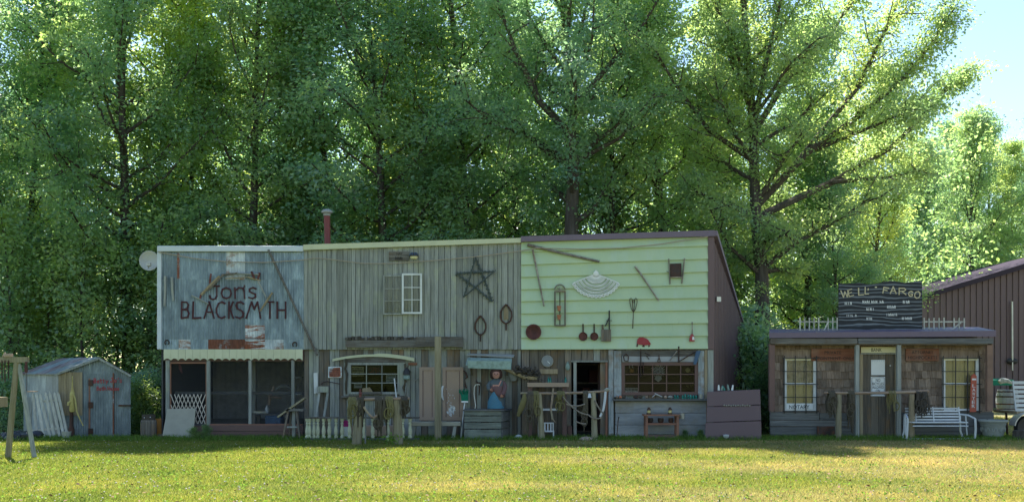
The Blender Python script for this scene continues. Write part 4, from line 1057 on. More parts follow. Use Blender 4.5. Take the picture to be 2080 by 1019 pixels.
st_ = solo('white_board', MB().prism([(fx(637), fz(757)), (fx(645), fz(756)), (fx(646), fz(799)), (fx(643), fz(797)), (fx(641), fz(800)), (fx(638), fz(798))], -.02, .02), 'white_paint', 'broken white-painted board nailed beside the blacksmith bays', 'board')
tr = thing('sawhorse', 'grey wooden sawhorse frame leaning on the plank wall by the blacksmith corner', 'sawhorse', P(656, 845, -.15))
MB().box(fx(646), fx(669), -.16, -.04, fz(796), fz(784)).build('top', 'plank_grey', tr)
pbar('leg', 'plank_pale', tr, P(649, 796, -.10), P(641, 848, -.25), .06, .05); pbar('leg', 'plank_pale', tr, P(666, 796, -.10), P(658, 848, -.25), .06, .05)
solo('bent_rod', MB().tube([P(652, 780, -.03), P(657, 776, -.03), P(664, 774, -.03), P(675, 776, -.03), P(690, 779, -.03)], .012, 5), 'iron', 'thin bent iron rod above the sawhorse', 'rod')
solo('sickle', MB().tube([P(634, 710, -.06), P(638, 705, -.06), P(643, 707, -.06), P(646, 714, -.06), P(649, 722, -.06)], [.01, .014, .014, .016, .014], 6), 'plank_pale', 'curved sickle hook hanging at the blacksmith corner', 'tool', smooth=True)
for (cx, a, b, lab) in ((703, 728, 800, 'left'), (822, 738, 806, 'right')):
    pts = [P(cx + random.uniform(-2.5, 2.5), lerp(a, b, t), -.05) for t in np.linspace(0, 1, 8)]
    solo('harness_strap', MB().tube(pts, [.03, .035, .03, .04, .03, .035, .03, .02], 6), 'leather', 'dark leather strap hanging along the %s casing of the plank storefront window' % lab, 'harness', smooth=True)
hw = thing('hanging_lantern', 'dark hanging lantern with pale glass right of the plank storefront window', 'lantern', P(827, 772, -.1))
MB().lathe([(.0, .16), (.05, .15), (.09, .08), (.10, .0), (.0, -.005)], (fx(827), -.1, fz(760)), 10).build('cap', 'black_iron', hw, True)
MB().lathe([(.06, -.0), (.085, -.04), (.085, -.10), (.05, -.13), (.0, -.13)], (fx(827), -.1, fz(761)), 10).build('globe', 'moss_green', hw, True)
MB().tube([P(829, 742, -.02), P(828, 748, -.1)], .012, 5).build('hook', 'iron', hw)
solo('plumb_stick', MB().tube([P(826, 776, -.1), P(822, 806, -.08)], [.02, .012], 6), 'plank_pale', 'pale wooden stick hanging under the lantern', 'stick')
solo('cane', MB().tube([P(801, 768, -.1), P(805, 806, -.16)], [.018, .018], 6), 'white_paint', 'white cane leaning on the plank storefront window sill', 'cane')
solo('name_board', MB().box(fx(829), fx(847), .02, .04, fz(741), fz(736)), 'sign_red', 'narrow reddish board at right of the plank storefront window', 'sign')
solo('small_hook', MB().tube([P(843, 772, -.03), P(848, 768, -.03), P(852, 766, -.03)], [.008, .015, .006], 5), 'plank_pale', 'small pale hook left of the pink doors', 'hook')

# balustrade
bl = thing('balustrade', 'low cream balustrade of turned spindles before the plank storefront', 'balustrade', (fx(735, -.9), -.9, 0))
YB = -.9
spx = [624, 629, 638, 646, 657.5, 669, 682.5, 695, 710, 740, 757, 788, 818, 833]
prof = [(.05, 0), (.05, .05), (.032, .07), (.045, .10), (.052, .17), (.04, .26), (.026, .33), (.042, .36), (.026, .39), (.045, .43), (.05, .46), (.05, .49)]
me_ = None
for i, px in enumerate(spx):
    if me_ is None:
        o = MB().lathe(prof, (0, 0, 0), 10).build('spindle', 'cream_trim', None, True); me_ = o.data; o.parent = bl
    else:
        o = bpy.data.objects.new('spindle', me_); COL.objects.link(o); o.parent = bl
    o.location = Vector((fx(px, YB), YB, .07)) - wloc(bl)
pbar('top_rail', 'beam_wood', bl, (fx(619, YB), YB, fz(846, YB)), (fx(713, YB), YB, fz(848, YB)), .04, .13, (0, 0, 1)) if False else MB().box(fx(619, YB), fx(852, YB), YB - .07, YB + .07, .56, .60).build('top_rail', 'beam_wood', bl)
MB().box(fx(617, YB), fx(852, YB), YB - .06, YB + .06, .01, .07).build('bottom_rail', 'board_h', bl)
solo('brown_chest', MB().box(fx(712), fx(812), -.5, -.1, .08, fz(862)), 'door_pink', 'long low reddish-brown chest behind the balustrade', 'chest', bevel=.01)
sn = thing('yard_card', 'white card with magenta top behind the balustrade', 'card', P(703, 884, -.7))
MB().box(fx(698, -.7), fx(708, -.7), -.72, -.70, .1, fz(866, -.7)).build('card', 'sign_white', sn); MB().box(fx(698, -.7), fx(709, -.7), -.724, -.702, fz(865.5, -.7), fz(853, -.7)).build('top_panel', 'magenta', sn)

# pink doors, bench
for (a, b, lab) in ((852, 885.5, 'left of two worn pink panelled doors behind the tall pale post'), (899, 941, 'right pink panelled door with large white paint scar')):
    dr = thing('panel_door', lab, 'door', P((a + b) / 2, 853, 0))
    x0, x1, z0, z1 = fx(a), fx(b), fz(853), fz(745)
    MB().box(x0, x1, -.02, .035, z0, z1).build('leaf', 'door_pink', dr)
    fw = .085
    for q in ((x0, x0 + fw, z0, z1), (x1 - fw, x1, z0, z1), (x0 + fw, x1 - fw, z1 - fw, z1), (x0 + fw, x1 - fw, z0, z0 + fw)):
        MB().box(q[0], q[1], -.04, -.0205, q[2], q[3]).build('stile', 'door_pink', dr)
    for zz in (x0 + fw, x1 - fw - .015): MB().box(zz, zz + .015, -.03, -.0206, z0 + fw, z1 - fw).build('moulding', 'brown_paint', dr)
    if a > 890:
        rr = random.Random(3); m_ = MB()
        for k in range(60):
            cx, cz = rr.gauss(917, 3.2), rr.gauss(833, 5.5); r = rr.uniform(.5, 2.2)
            m_.prism([(fx(cx + r * math.cos(t) * rr.uniform(.6, 1.2)), fz(cz + r * math.sin(t) * 1.3 * rr.uniform(.6, 1.2))) for t in np.linspace(0, 5.4, 7)], -.0225 - .0004 * (k % 5), -.0205)
        for k in range(26):
            cx, cz = rr.gauss(914, 5), rr.uniform(785, 845); r = rr.uniform(.3, 1.0)
            m_.prism([(fx(cx + r * math.cos(t) * .7), fz(cz + r * math.sin(t) * 2)) for t in np.linspace(0, 5.4, 6)], -.0225 - .0004 * (k % 5), -.0205)
        m_.build('paint_scar', 'sign_white', dr)
solo('curved_horn', MB().tube([P(900, 783, -.06), P(897, 792, -.07), P(897.5, 803, -.07), P(901, 812, -.06)], [.02, .04, .035, .015], 7), 'white_paint', 'white curved horn hanging at the edge of the right pink door', 'horn', smooth=True)
bn = thing('plank_bench', 'low rough plank bench under the pink doors', 'bench', (fx(886, -.55), -.55, 0))
MB().box(fx(834, -.55), fx(936, -.55), -.685, -.36, fz(864, -.55), fz(855.5, -.55)).build('seat', 'tan_board', bn, bevel=.01)
for a, b in ((843, 836), (925, 920)):
    for yy in (-.64, -.42): pbar('leg', 'plank_pale', bn, (fx(a, -.55), yy, fz(864, -.55)), (fx(b, -.55), yy, 0), .08, .05)
br = thing('push_broom', 'green-bristled broom standing upside down beside the right pink door', 'broom', (fx(938, -.45), -.45, 0))
p0, p1 = P(936, 880, -.5), P(944, 815, -.3); p0.z = .02
MB().tube([p0, p1], .018, 7).build('handle', 'white_paint', br)
MB().box(p1.x - .085, p1.x + .085, p1.y - .05, p1.y + .05, p1.z - .02, p1.z + .02).build('collar', 'sign_white', br)
MB().hexa([(p1.x - .085, p1.y - .045, p1.z + .021), (p1.x + .085, p1.y - .045, p1.z + .021), (p1.x + .085, p1.y + .045, p1.z + .021), (p1.x - .085, p1.y + .045, p1.z + .021),
           (p1.x - .10, p1.y - .05, p1.z + .18), (p1.x + .09, p1.y - .05, p1.z + .18), (p1.x + .09, p1.y + .05, p1.z + .18), (p1.x - .10, p1.y + .05, p1.z + .18)]).build('cap', 'broom_green', br)
m_ = MB(); rr = random.Random(2)
for k in range(70):
    a = rr.uniform(-.09, .08); m_.bar((p1.x + a, p1.y + rr.uniform(-.045, .045), p1.z + .17), (p1.x + a * 1.5 - .02, p1.y + rr.uniform(-.06, .06), p1.z + rr.uniform(.24, .33)), .012, .008)
m_.build('bristles', 'broom_green', br)
solo('rusty_trap', MB().tube([P(941, 752, -.02), P(946, 756, -.02), P(949, 765, -.03), P(944, 770, -.03), P(945, 780, -.03), P(948, 788, -.03)], [.012, .02, .03, .012, .02, .015], 6), 'iron', 'rusty trap hanging right of the right pink door', 'trap', smooth=True)
# plank counter and the figure on it
ct = thing('plank_counter', 'waist-high counter of wide mossy planks under the carved figure', 'counter', (fx(990, -.5), -.5, 0))
x0, x1, x2 = fx(943, -.7), fx(1018, -.7), fx(1034, -.3)
for k, (a, b) in enumerate(((834, 843), (844.5, 856), (857.5, 870), (871.5, 893))):
    piece('plank', 'crate_wood', ct, x0, x1, -.73 - .004 * k, -.70, max(.005, fz(b, -.7)), fz(a, -.7), 'x', wob=.04)
for k, (a, b) in enumerate(((836, 855), (857, 869), (871, 892))):
    MB().hexa([(x1 + .003, -.72, max(.005, fz(b, -.7))), (x1 + .03, -.73, max(.005, fz(b, -.7))), (x2 + .03, -.05, max(.005, fz(b, -.7))), (x2, -.05, max(.005, fz(b, -.7))), (x1 + .003, -.72, fz(a, -.7)), (x1 + .03, -.73, fz(a, -.7)), (x2 + .03, -.05, fz(a, -.7)), (x2, -.05, fz(a, -.7))]).build('side_plank', 'board_h', ct)
MB().hexa([(x0 - .03, -.76, fz(834, -.7)), (x1 + .06, -.76, fz(834, -.7)), (x2 + .08, -.03, fz(834, -.7)), (x0, -.03, fz(834, -.7)), (x0 - .03, -.76, fz(831, -.7)), (x1 + .06, -.76, fz(831, -.7)), (x2 + .08, -.03, fz(831, -.7)), (x0, -.03, fz(831, -.7))]).build('top', 'board_h', ct)
zc = fz(831, -.7) + .002
fig = thing('carved_figure', 'carved wooden woman in shawl and blue skirt standing on the plank counter', 'statue', (fx(1009, -.4), -.4, zc))
paint('fig_skin', (0.42, 0.20, 0.14), .7, .2); paint('fig_hair', (0.06, 0.028, 0.025), .8, .2); paint('fig_blue', (0.06, 0.20, 0.30), .7, .3); paint('fig_shawl', (0.15, 0.075, 0.075), .8, .4, (0.06, 0.09, 0.10), scale=14)
paint('fig_slate', (0.09, 0.115, 0.125), .8, .3); paint('fig_stripe', (0.52, 0.25, 0.20), .7, .2)
cx, cy = fx(1009, -.4), -.4
def loft(mb, rings, n=16, c=(cx, cy, zc)):
    """rings: (z, rx, ry, ox, oy)"""
    vs = []; fs = []
    for (z, rx, ry, ox, oy) in rings:
        for k in range(n):
            a = 2 * math.pi * k / n; vs.append((c[0] + ox + rx * math.cos(a), c[1] + oy + ry * math.sin(a), c[2] + z))
    for i in range(len(rings) - 1):
        for k in range(n):
            k2 = (k + 1) % n; fs.append((i * n + k, i * n + k2, (i + 1) * n + k2, (i + 1) * n + k))
    fs.append(tuple(reversed(range(n)))); fs.append(tuple((len(rings) - 1) * n + k for k in range(n)))
    return mb.add(vs, fs)
loft(MB(), [(0, .215, .17, 0, 0), (.06, .225, .175, 0, 0), (.20, .215, .165, 0, 0), (.42, .20, .15, 0, 0), (.56, .185, .135, 0, 0), (.64, .195, .13, 0, 0), (.71, .185, .115, 0, .01), (.75, .12, .08, 0, .01), (.77, .065, .06, -.01, 0), (.79, .06, .06, -.015, 0),
            (.81, .08, .085, -.015, -.015), (.85, .10, .105, -.015, -.015), (.91, .105, .11, -.015, -.01), (.97, .09, .095, -.015, 0), (1.01, .05, .05, -.015, 0)]).build('body', 'fig_slate', fig, True)
loft(MB(), [(.015, .222, .185, -.015, -.01), (.06, .226, .188, -.015, -.012), (.2, .20, .178, -.03, -.012), (.33, .13, .155, -.05, -.022), (.44, .04, .12, -.07, -.045)]).build('skirt', 'fig_blue', fig, True)
loft(MB(), [(.30, .09, .10, .12, -.05), (.34, .14, .13, .08, -.035), (.42, .195, .155, .012, -.012), (.5, .20, .15, 0, -.012), (.56, .195, .145, 0, -.012), (.59, .19, .138, 0, -.01)]).build('shawl', 'fig_shawl', fig, True)
MB().tube([(cx - .16, cy, zc + .69), (cx - .215, cy - .06, zc + .60), (cx - .20, cy - .13, zc + .50), (cx - .15, cy - .17, zc + .49)], [.05, .055, .05, .04], 9).build('sleeve', 'fig_slate', fig, True)
MB().tube([(cx + .16, cy, zc + .69), (cx + .215, cy - .06, zc + .58), (cx + .19, cy - .13, zc + .44), (cx + .15, cy - .17, zc + .36)], [.055, .06, .06, .05], 9).build('sleeve', 'fig_shawl', fig, True)
def hand(x, y, z, dx, parent):
    mb = MB().sphere((x, y, z), .032, 1, .75, 1.1, 10, 6)
    for k, L in enumerate((.038, .045, .042, .032)):
        a = Vector((x + dx * .012, y - .018, z + .024 - k * .016)); mb.tube([a, a + Vector((dx * L * .6, -.012, -.002)), a + Vector((dx * L * .7, .01, -.01))], [.009, .009, .007], 6)
    mb.tube([(x, y - .015, z + .028), (x + dx * .02, y - .03, z + .042), (x + dx * .035, y - .03, z + .04)], [.011, .010, .007], 6)
    return mb.build('hand', 'fig_skin', parent, True)
hand(cx - .145, cy - .19, zc + .49, 1, fig); hand(cx + .14, cy - .19, zc + .335, -1, fig)
hd = loft(MB(), [(.785, .04, .04, -.015, -.11), (.805, .07, .05, -.015, -.10), (.845, .088, .06, -.015, -.092), (.89, .092, .066, -.015, -.085), (.935, .085, .06, -.015, -.075), (.965, .05, .04, -.015, -.06)]).build('face', 'fig_skin', fig, True)
MB().tube([(cx - .015, cy - .15, zc + .905), (cx - .015, cy - .172, zc + .868), (cx - .015, cy - .155, zc + .855)], [.012, .02, .012], 6).build('nose', 'fig_skin', hd, True)
for s_ in (-1, 1): MB().sphere((cx - .015 + s_ * .036, cy - .145, zc + .90), .014, 1.3, .6, .7, 8, 5).build('eye', 'paint_black', hd)
MB().sphere((cx - .015, cy - .152, zc + .83), .026, 1.3, .4, .35, 8, 5).build('mouth', 'fig_stripe', hd)
loft(MB(), [(.76, .10, .06, -.02, .04), (.80, .15, .08, -.015, .04), (.88, .165, .11, -.015, .03), (.95, .155, .12, -.015, .015), (1.01, .12, .11, -.015, -.005), (1.05, .04, .04, -.015, .0)]).build('hair', 'fig_hair', fig, True)
pbar('collar_stripe', 'fig_stripe', fig, (cx - .10, cy - .128, zc + .60), (cx + .06, cy - .135, zc + .60), .05, .02); pbar('collar_stripe', 'fig_stripe', fig, (cx + .055, cy - .134, zc + .605), (cx + .115, cy - .10, zc + .73), .03, .02)
loft(MB(), [(0, .20, .18, .02, -.005), (.014, .20, .185, .02, -.008)]).build('base', 'rust_red', fig)
solo('cane_hook', MB().tube([P(965, 829, -.5), P(966, 783 + 40, -.5), P(963, 800, -.45), P(963.5, 786, -.45), P(966, 781, -.45), P(972, 780, -.45), P(975, 781, -.45)], [.012] * 7, 6), 'galv', 'thin pale curved cane hook leaning behind the plank counter', 'hook', smooth=True)
solo('iron_tool', MB().tube([P(967, 772, -.02), P(970, 778, -.04), P(974, 776, -.04), P(974, 790, -.03), P(973, 802, -.03)], [.012, .03, .03, .02, .012], 6), 'iron', 'dark iron tool hanging left of the carved figure', 'tool', smooth=True)
# little mossy awning
aw = thing('mossy_awning', 'little awning of mossy peeling boards above the carved figure', 'awning', P(996, 735, -.3))
for k, (a, b, y0, y1) in enumerate(((719.5, 727, -.06, -.20), (727.5, 748, -.21, -.5))):
    l0, r0 = (952 - k * 2, 1045 - k * 5)
    q0, q1 = P(l0, a, y0), P(r0, a + 2, y0); q2, q3 = P(l0 - 4, b - 6, y1), P(r0 - 2, b - 1, y1)
    MB().hexa([q2, q3, q1, q0] if False else [(q2.x, y1, q2.z), (q3.x, y1, q3.z), (q1.x, y0, q1.z), (q0.x, y0, q0.z), (q2.x, y1, q2.z + .025), (q3.x, y1, q3.z + .025), (q1.x, y0, q1.z + .025), (q0.x, y0, q0.z + .025)]).build('board', 'moss_green' if k else 'grey_paint', aw)
MB().hexa([(fx(951, -.5), -.515, fz(747, -.5)), (fx(1038, -.5), -.515, fz(750, -.5)), (fx(1038, -.5), -.5, fz(750, -.5)), (fx(951, -.5), -.5, fz(747, -.5)), (fx(949, -.5), -.515, fz(732, -.5)), (fx(1038, -.5), -.515, fz(733, -.5)), (fx(1038, -.5), -.5, fz(733, -.5)), (fx(949, -.5), -.5, fz(732, -.5))]).build('face_board', 'moss_green', aw)
for a in (958, 1030): pbar('bracket', 'plank_brown', aw, P(a, 760, -.02), (fx(a), -.42, fz(742, -.42)), .05, .05)
# log with nest
lgp = thing('bracket_log', 'rough log jutting out beside the awning, its end thick with dark bark', 'log', P(1060, 765, -.3))
pts = [P(1022, 747, -.3), P(1045, 757, -.3), P(1068, 766, -.3), P(1095, 768, -.3)]
MB().tube(pts, [.04, .05, .06, .05], 8).build('log', 'tan_wood', lgp, True)
m_ = MB(); rr = random.Random(5)
for k in range(150):
    t = rr.random() ** .8; q = pts[0].lerp(pts[3], .35 + .65 * t) + Vector((rr.gauss(0, .04), rr.gauss(0, .07), .06 + rr.gauss(0, .06)))
    m_.sphere(q, rr.uniform(.02, .05), rr.uniform(.6, 1.5), 1, rr.uniform(.6, 1.3), 5, 3)
m_.build('bark_growth', 'nest_brown', lgp)
solo('old_basket', MB().lathe([(.0, -.2), (.07, -.19), (.115, -.08), (.12, .0), (.115, .03), (.0, .03)], (fx(1043), -.1, fz(758)), 12, 'z', 1, .6), 'barrel_grey', 'dark grey basket hanging behind the jutting log', 'basket', smooth=True)

# ------------------------------------------------------------------ hitching rails with old tack
def drape(mb, x0, x1, z0, z1, sag, y, r, n=9):
    pts = [(lerp(x0, x1, t), y + random.uniform(-.01, .01), lerp(z0, z1, t) - sag * 4 * t * (1 - t)) for t in np.linspace(0, 1, n)]
    mb.tube(pts, r, 6)
def tack(px, Y, ytop, ybot, w, label, mat='leather', seed=0, name='horse_harness', dense=10, group='old tack on the hitching rails'):
    """bundle of straps thrown over a rail"""
    rr = random.Random(seed); mb = MB(); x = fx(px, Y); zt = fz(ytop, Y); zb = fz(ybot, Y); hw = w * (CAM_D + Y) / FPX / 2
    for k in range(int(dense * 1.5)):
        a = x + rr.uniform(-hw, hw); b = a + rr.gauss(0, hw * .5); L = (zt - zb) * rr.uniform(.45, 1.0); f = rr.choice((-1, 1, -1))
        pts = [(a, Y + .07 * f, zt - L * .35), (a, Y + .07 * f, zt - .05), (a, Y, zt + .035), (a + .01, Y - .075 * f, zt - .05),
               (lerp(a, b, .5) + rr.gauss(0, .02), Y - .08 * f, zt - L * .5), (b, Y - .08 * f + rr.gauss(0, .02), zt - L)]
        mb.tube(pts, [.016, .02, .02, .02, rr.uniform(.016, .035), .014], 5, flat=.6)
    for k in range(max(1, dense // 4)):
        cz = lerp(zt, zb, rr.uniform(.35, .75)); cxx = x + rr.uniform(-hw, hw); ra = rr.uniform(.05, .09)
        mb.tube([(cxx + ra * math.cos(t), Y - .10, cz + ra * 1.5 * math.sin(t)) for t in np.linspace(0, 6.3, 10)], .018, 5)
    return solo(name, mb, mat, label, 'harness', group, smooth=True)
Y = -2.35
hr = thing('hitching_rail', 'hitching rail of two thick rough posts before the balustrade', 'hitching rail', (fx(768, Y), Y, 0))
for (a, b, t) in ((724, 729, 812), (809, 805, 812)):
    p0, p1 = P(a, 905, Y), P(b, t, Y); m_ = MB().tube([Vector((p0.x, Y, -.05)), (p0.x * .5 + p1.x * .5 + .01, Y, p1.z * .5), Vector((p1.x, Y, p1.z))], [.12, .105, .085], 10).build('post', 'post_wood', hr, True)
MB().tube([P(707, 811, Y), P(770, 810, Y), P(832, 808.5, Y)], [.035, .04, .033], 9).build('rail', 'rail_wood', hr, True)
tack(716, Y, 809, 868, 14, 'pale straps over the left end of the balustrade hitching rail', 'moss_leather', 1, dense=9)
tack(733, Y, 806, 870, 12, 'dark harness on the left post of the balustrade hitching rail', 'leather', 2)
tack(772, Y, 808, 890, 18, 'long dark harness bundle at the middle of the balustrade hitching rail', 'leather', 3, dense=14)
tack(790, Y, 808, 855, 14, 'brown straps right of the middle of the balustrade hitching rail', 'moss_leather', 4, dense=8)
tack(822, Y, 808, 850, 12, 'dark straps over the right end of the balustrade hitching rail', 'leather', 5, dense=8)
m_ = MB(); a, b = P(739, 825, Y - .1), P(756, 846, Y - .1); drape(m_, a.x, b.x, a.z, b.z, .03, Y - .1, .03); drape(m_, b.x, fx(766, Y), b.z, fz(842, Y), .03, Y - .1, .026)
solo('ox_yoke', m_, 'rail_wood', 'reddish wooden yoke piece slung between the straps of the balustrade hitching rail', 'yoke', smooth=True)
solo('feed_stake', MB().tube([P(742, 900, Y), P(743, 830, Y + .05)], [.02, .02], 6), 'plank_pale', 'pale stake under the yoke of the balustrade hitching rail', 'stake')
solo('iron_fitting', MB().lathe([(.05, 0), (.03, .05), (.045, .09), (.02, .14), (.035, .17), (.0, .2)], (fx(732, Y), Y, fz(806, Y)), 8), 'rust_red', 'rusty iron fitting tied on the left post of the balustrade hitching rail', 'ironwork', smooth=True)

Y = -.7
hr = thing('hitching_rail', 'long thin hitching rail before the doorway of the green storefront', 'hitching rail', (fx(1150, Y), Y, 0))
for (a, b, t) in ((1101, 1095, 799), (1208, 1205, 797)):
    p0, p1 = P(a, 893, Y), P(b, t, Y); MB().tube([(p0.x, Y, -.05), (lerp(p0.x, p1.x, .5), Y, p1.z * .5), (p1.x, Y, p1.z)], [.085, .075, .065], 10).build('post', 'post_wood', hr, True)
MB().tube([P(1057, 798, Y), P(1120, 798.5, Y), P(1180, 797, Y), P(1237, 793.5, Y)], [.025, .03, .033, .03], 8).build('rail', 'rail_wood', hr, True)
mb = MB().tube([P(1066, 798, Y - .05), P(1065, 810, Y - .08), P(1060, 825, Y - .08), P(1052, 845, Y - .08)], [.04, .09, .10, .05], 9, flat=.6)
solo('horse_collar', mb, 'moss_leather', 'yellow mossy horse collar hanging at the left end of the long hitching rail', 'horse collar', smooth=True)
tack(1078, Y, 797, 885, 12, 'dark harness left of the left post of the long hitching rail', 'leather', 7, dense=11)
tack(1088, Y, 797, 850, 10, 'mossy straps by the left post of the long hitching rail', 'moss_leather', 8, dense=6)
mb = MB().tube([P(1124, 788, Y - .05), P(1122, 806, Y - .08), P(1119, 830, Y - .08), P(1122, 850, Y - .08), P(1128, 857, Y - .08)], [.02, .03, .025, .025, .01], 7)
solo('harness_hame', mb, 'rail_wood', 'reddish curved wooden hame hanging at the middle of the long hitching rail', 'harness', smooth=True)
tack(1140, Y, 797, 838, 16, 'brown straps over the middle of the long hitching rail', 'moss_leather', 9, dense=8)
mb = MB(); 
for (a, b, c, d, s_) in ((1143, 805, 1195, 842, .10), (1150, 820, 1188, 820, .05), (1170, 855, 1190, 860, .02), (1195, 842, 1222, 847, .06), (1208, 812, 1225, 838, .04)):
    p, q = P(a, b, Y - .1), P(c, d, Y - .1); drape(mb, p.x, q.x, p.z, q.z, s_, Y - .11, .02)
solo('rope_swags', mb, 'rope', 'grey ropes hanging in swags before the open doorway', 'rope', smooth=True)
tack(1190, Y, 796, 880, 10, 'dark harness before the open doorway', 'leather', 10, dense=9)
mb = MB().tube([P(1230, 795, Y - .03), P(1229, 810, Y - .08), P(1226, 830, Y - .08), P(1219, 846, Y - .08)], [.03, .035, .03, .03], 7)
solo('pale_strap', mb, 'white_paint', 'whitish strap hanging at the right end of the long hitching rail', 'strap', smooth=True)
solo('bell', MB().lathe([(.0, .06), (.03, .05), (.05, -.03), (.06, -.06), (.0, -.06)], (fx(1197, Y), Y - .08, fz(802, Y)), 9), 'galv', 'small grey bell on the right post of the long hitching rail', 'bell', smooth=True)
solo('stone', MB().sphere((fx(1190, -.9), -1.0, .03), .19, 1, .6, .45, 10, 6), 'door_pink', 'reddish flat stone in the grass before the doorway', 'stone', smooth=True)
solo('twig_clump', MB().tube([P(1228, 792, Y), P(1233, 790, Y), P(1240, 791, Y)], [.03, .05, .02], 6), 'plank_pale', 'pale knotted twigs on the right end of the long hitching rail', 'twigs', smooth=True)
# ================================================================== GREEN STOREFRONT
gs = thing('green_storefront', 'pale green lap-sided storefront with purple-brown roof edge and ribbed side wall', 'building', (fx(1249), 0, 0))
Lz = [492, 512, 538, 563, 588, 612, 637, 662, 686, 709.5]; Rz = [480.5, 499.5, 526, 552, 578.6, 605, 629.7, 656, 682, 708]
xl, xr = fx(1058.5), fx(1437.5)
for i in range(9):
    a0, a1, b0, b1 = fz(Lz[i]), fz(Rz[i]), fz(Lz[i + 1]), fz(Rz[i + 1]); yo = -.055; yi = -.006
    # course: back top, front bottom lip, slim shadow return under it
    MB().add([(xl, yi, a0 + .01), (xr, yi, a1 + .01), (xr, yi - .004, a1 - .05), (xl, yi - .004, a0 - .05), (xl, yo, b0 + .02), (xr, yo, b1 + .02), (xl, yo, b0), (xr, yo, b1), (xl, 0.02, b0), (xr, 0.02, b1), (xl, .02, a0 + .01), (xr, .02, a1 + .01)],
             [(0, 1, 2, 3), (3, 2, 5, 4), (4, 5, 7, 6), (6, 7, 9, 8), (8, 9, 11, 10), (10, 11, 1, 0), (0, 3, 4, 6, 8, 10), (1, 11, 9, 7, 5, 2)]).build('siding_course', 'siding_green', gs)
zT0, zT1 = fz(481), fz(468.5)
MB().hexa([(fx(1058.3), -.12, fz(492)), (fx(1450), -.12, fz(480.5)), (fx(1450), .12, fz(480.5)), (fx(1058.3), .12, fz(492)), (fx(1058.3), -.12, zT0), (fx(1450), -.12, zT1), (fx(1450), .12, zT1), (fx(1058.3), .12, zT0)]).build('top_trim', 'purple_trim', gs)
MB().box(fx(1437.6), fx(1449.5), -.06, .05, fz(709), fz(481.5)).build('corner_trim', 'purple_metal', gs)
# side wall: separate ribbed panels running back
A, B = Vector((fx(1449.5), .05, 0)), Vector((7.12, 5.0, 0)); nP = 20
for i in range(nP):
    t0, t1 = i / nP, (i + 1) / nP - .0; p, q = A.lerp(B, t0), A.lerp(B, t1); nrm = Vector(((B - A).y, -(B - A).x, 0)).normalized()
    h0, h1 = lerp(fz(472), 3.30, t0), lerp(fz(472), 3.30, t1); vs = []; fs = []
    for (u, o_) in ((0, .0), (.08, .0), (.12, .03), (.22, .03), (.26, 0), (1.0, 0)):
        w_ = p.lerp(q, u) + nrm * o_; vs += [(w_.x, w_.y, 0), (w_.x, w_.y, lerp(h0, h1, u))]
    MB().add(vs, [(2 * k, 2 * k + 2, 2 * k + 3, 2 * k + 1) for k in range(5)]).build('side_panel', 'purple_metal', gs)
MB().hexa([(A.x - .02, -.1, fz(480)), (A.x + .08, -.1, fz(480)), (B.x + .08, 5.05, 3.27), (B.x - .02, 5.05, 3.27), (A.x - .02, -.1, fz(469)), (A.x + .08, -.1, fz(469)), (B.x + .08, 5.05, 3.37), (B.x - .02, 5.05, 3.37)]).build('rake_trim', 'purple_trim', gs)
MB().hexa([(fx(1058), .05, 5.15), (A.x, .05, 5.25), (B.x, 5.05, 3.28), (fx(1058), 5.05, 3.2), (fx(1058), .05, 5.2), (A.x, .05, 5.30), (B.x, 5.05, 3.33), (fx(1058), 5.05, 3.25)]).build('roof', 'tin_roof', gs)
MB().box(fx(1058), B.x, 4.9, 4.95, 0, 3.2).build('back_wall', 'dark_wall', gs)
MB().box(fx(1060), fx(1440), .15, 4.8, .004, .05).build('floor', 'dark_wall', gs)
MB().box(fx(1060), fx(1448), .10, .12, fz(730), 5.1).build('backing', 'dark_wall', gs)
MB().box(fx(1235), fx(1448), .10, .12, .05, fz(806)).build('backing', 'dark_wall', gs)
MB().box(fx(1460, .05) - .02, fx(1468), .2, .28, fz(611), fz(601)).build('meter_box', 'galv', gs)
DOOR = (fx(1170), fx(1224), .02, fz(735)); WIN2 = (fx(1264), fx(1416), fz(801), fz(737))
vboards(gs, 'plank_brown', fx(1059.5), fx(1437), fz(703), .02, .08, .14, .26, openings=[DOOR, WIN2], mats=['plank_brown', 'plank_brown', 'plank_grey'])
MB().box(fx(1160), fx(1235), -.02, .055, fz(735), fz(731.5)).build('door_head', 'plank_pale', gs)
MB().box(fx(1165), fx(1171), -.01, .055, .02, fz(735.2)).build('door_jamb', 'plank_pale', gs); MB().box(fx(1223), fx(1229), -.01, .10, .02, fz(735.2)).build('door_jamb', 'orange', gs) if False else MB().box(fx(1230), fx(1234), -.01, .10, .02, fz(735.2)).build('door_jamb', 'redwood_frame', gs)
MB().box(fx(1168), fx(1232), -.05, .08, .005, .06).build('threshold', 'plank_pale', gs)
# door leaf standing open inside
MB().hexa([(fx(1224), .10, .06), (fx(1226), .10, .06), (fx(1222), .75, .06), (fx(1219), .75, .06), (fx(1224), .10, fz(737)), (fx(1226), .10, fz(737)), (fx(1222), .75, fz(737)), (fx(1219), .75, fz(737))]).build('door', 'brown_paint', gs)
for (a, b, c, d, m_, nm) in ((1236, 1246, 710, 884, 'peeling_post', 'post'), (1247, 1262, 712, 806, 'peeling_post', 'post'), (1418, 1430, 712, 810, 'peeling_post', 'post'), (1430.5, 1436.5, 710, 880, 'tan_wood', 'post'), (1437, 1449, 710, 880, 'plank_pale', 'post')):
    MB().box(fx(a), fx(b), -.03, .05, fz(d), fz(c)).build(nm, m_, gs, bevel=.006)
piece('header_board', 'beam_wood', gs, fx(1262), fx(1418), -.02, .05, fz(735), fz(711), 'x'); piece('header_board', 'concrete_wash', gs, fx(1263), fx(1417), -.028, -.021, fz(735), fz(723), 'x')
wf2 = MB()
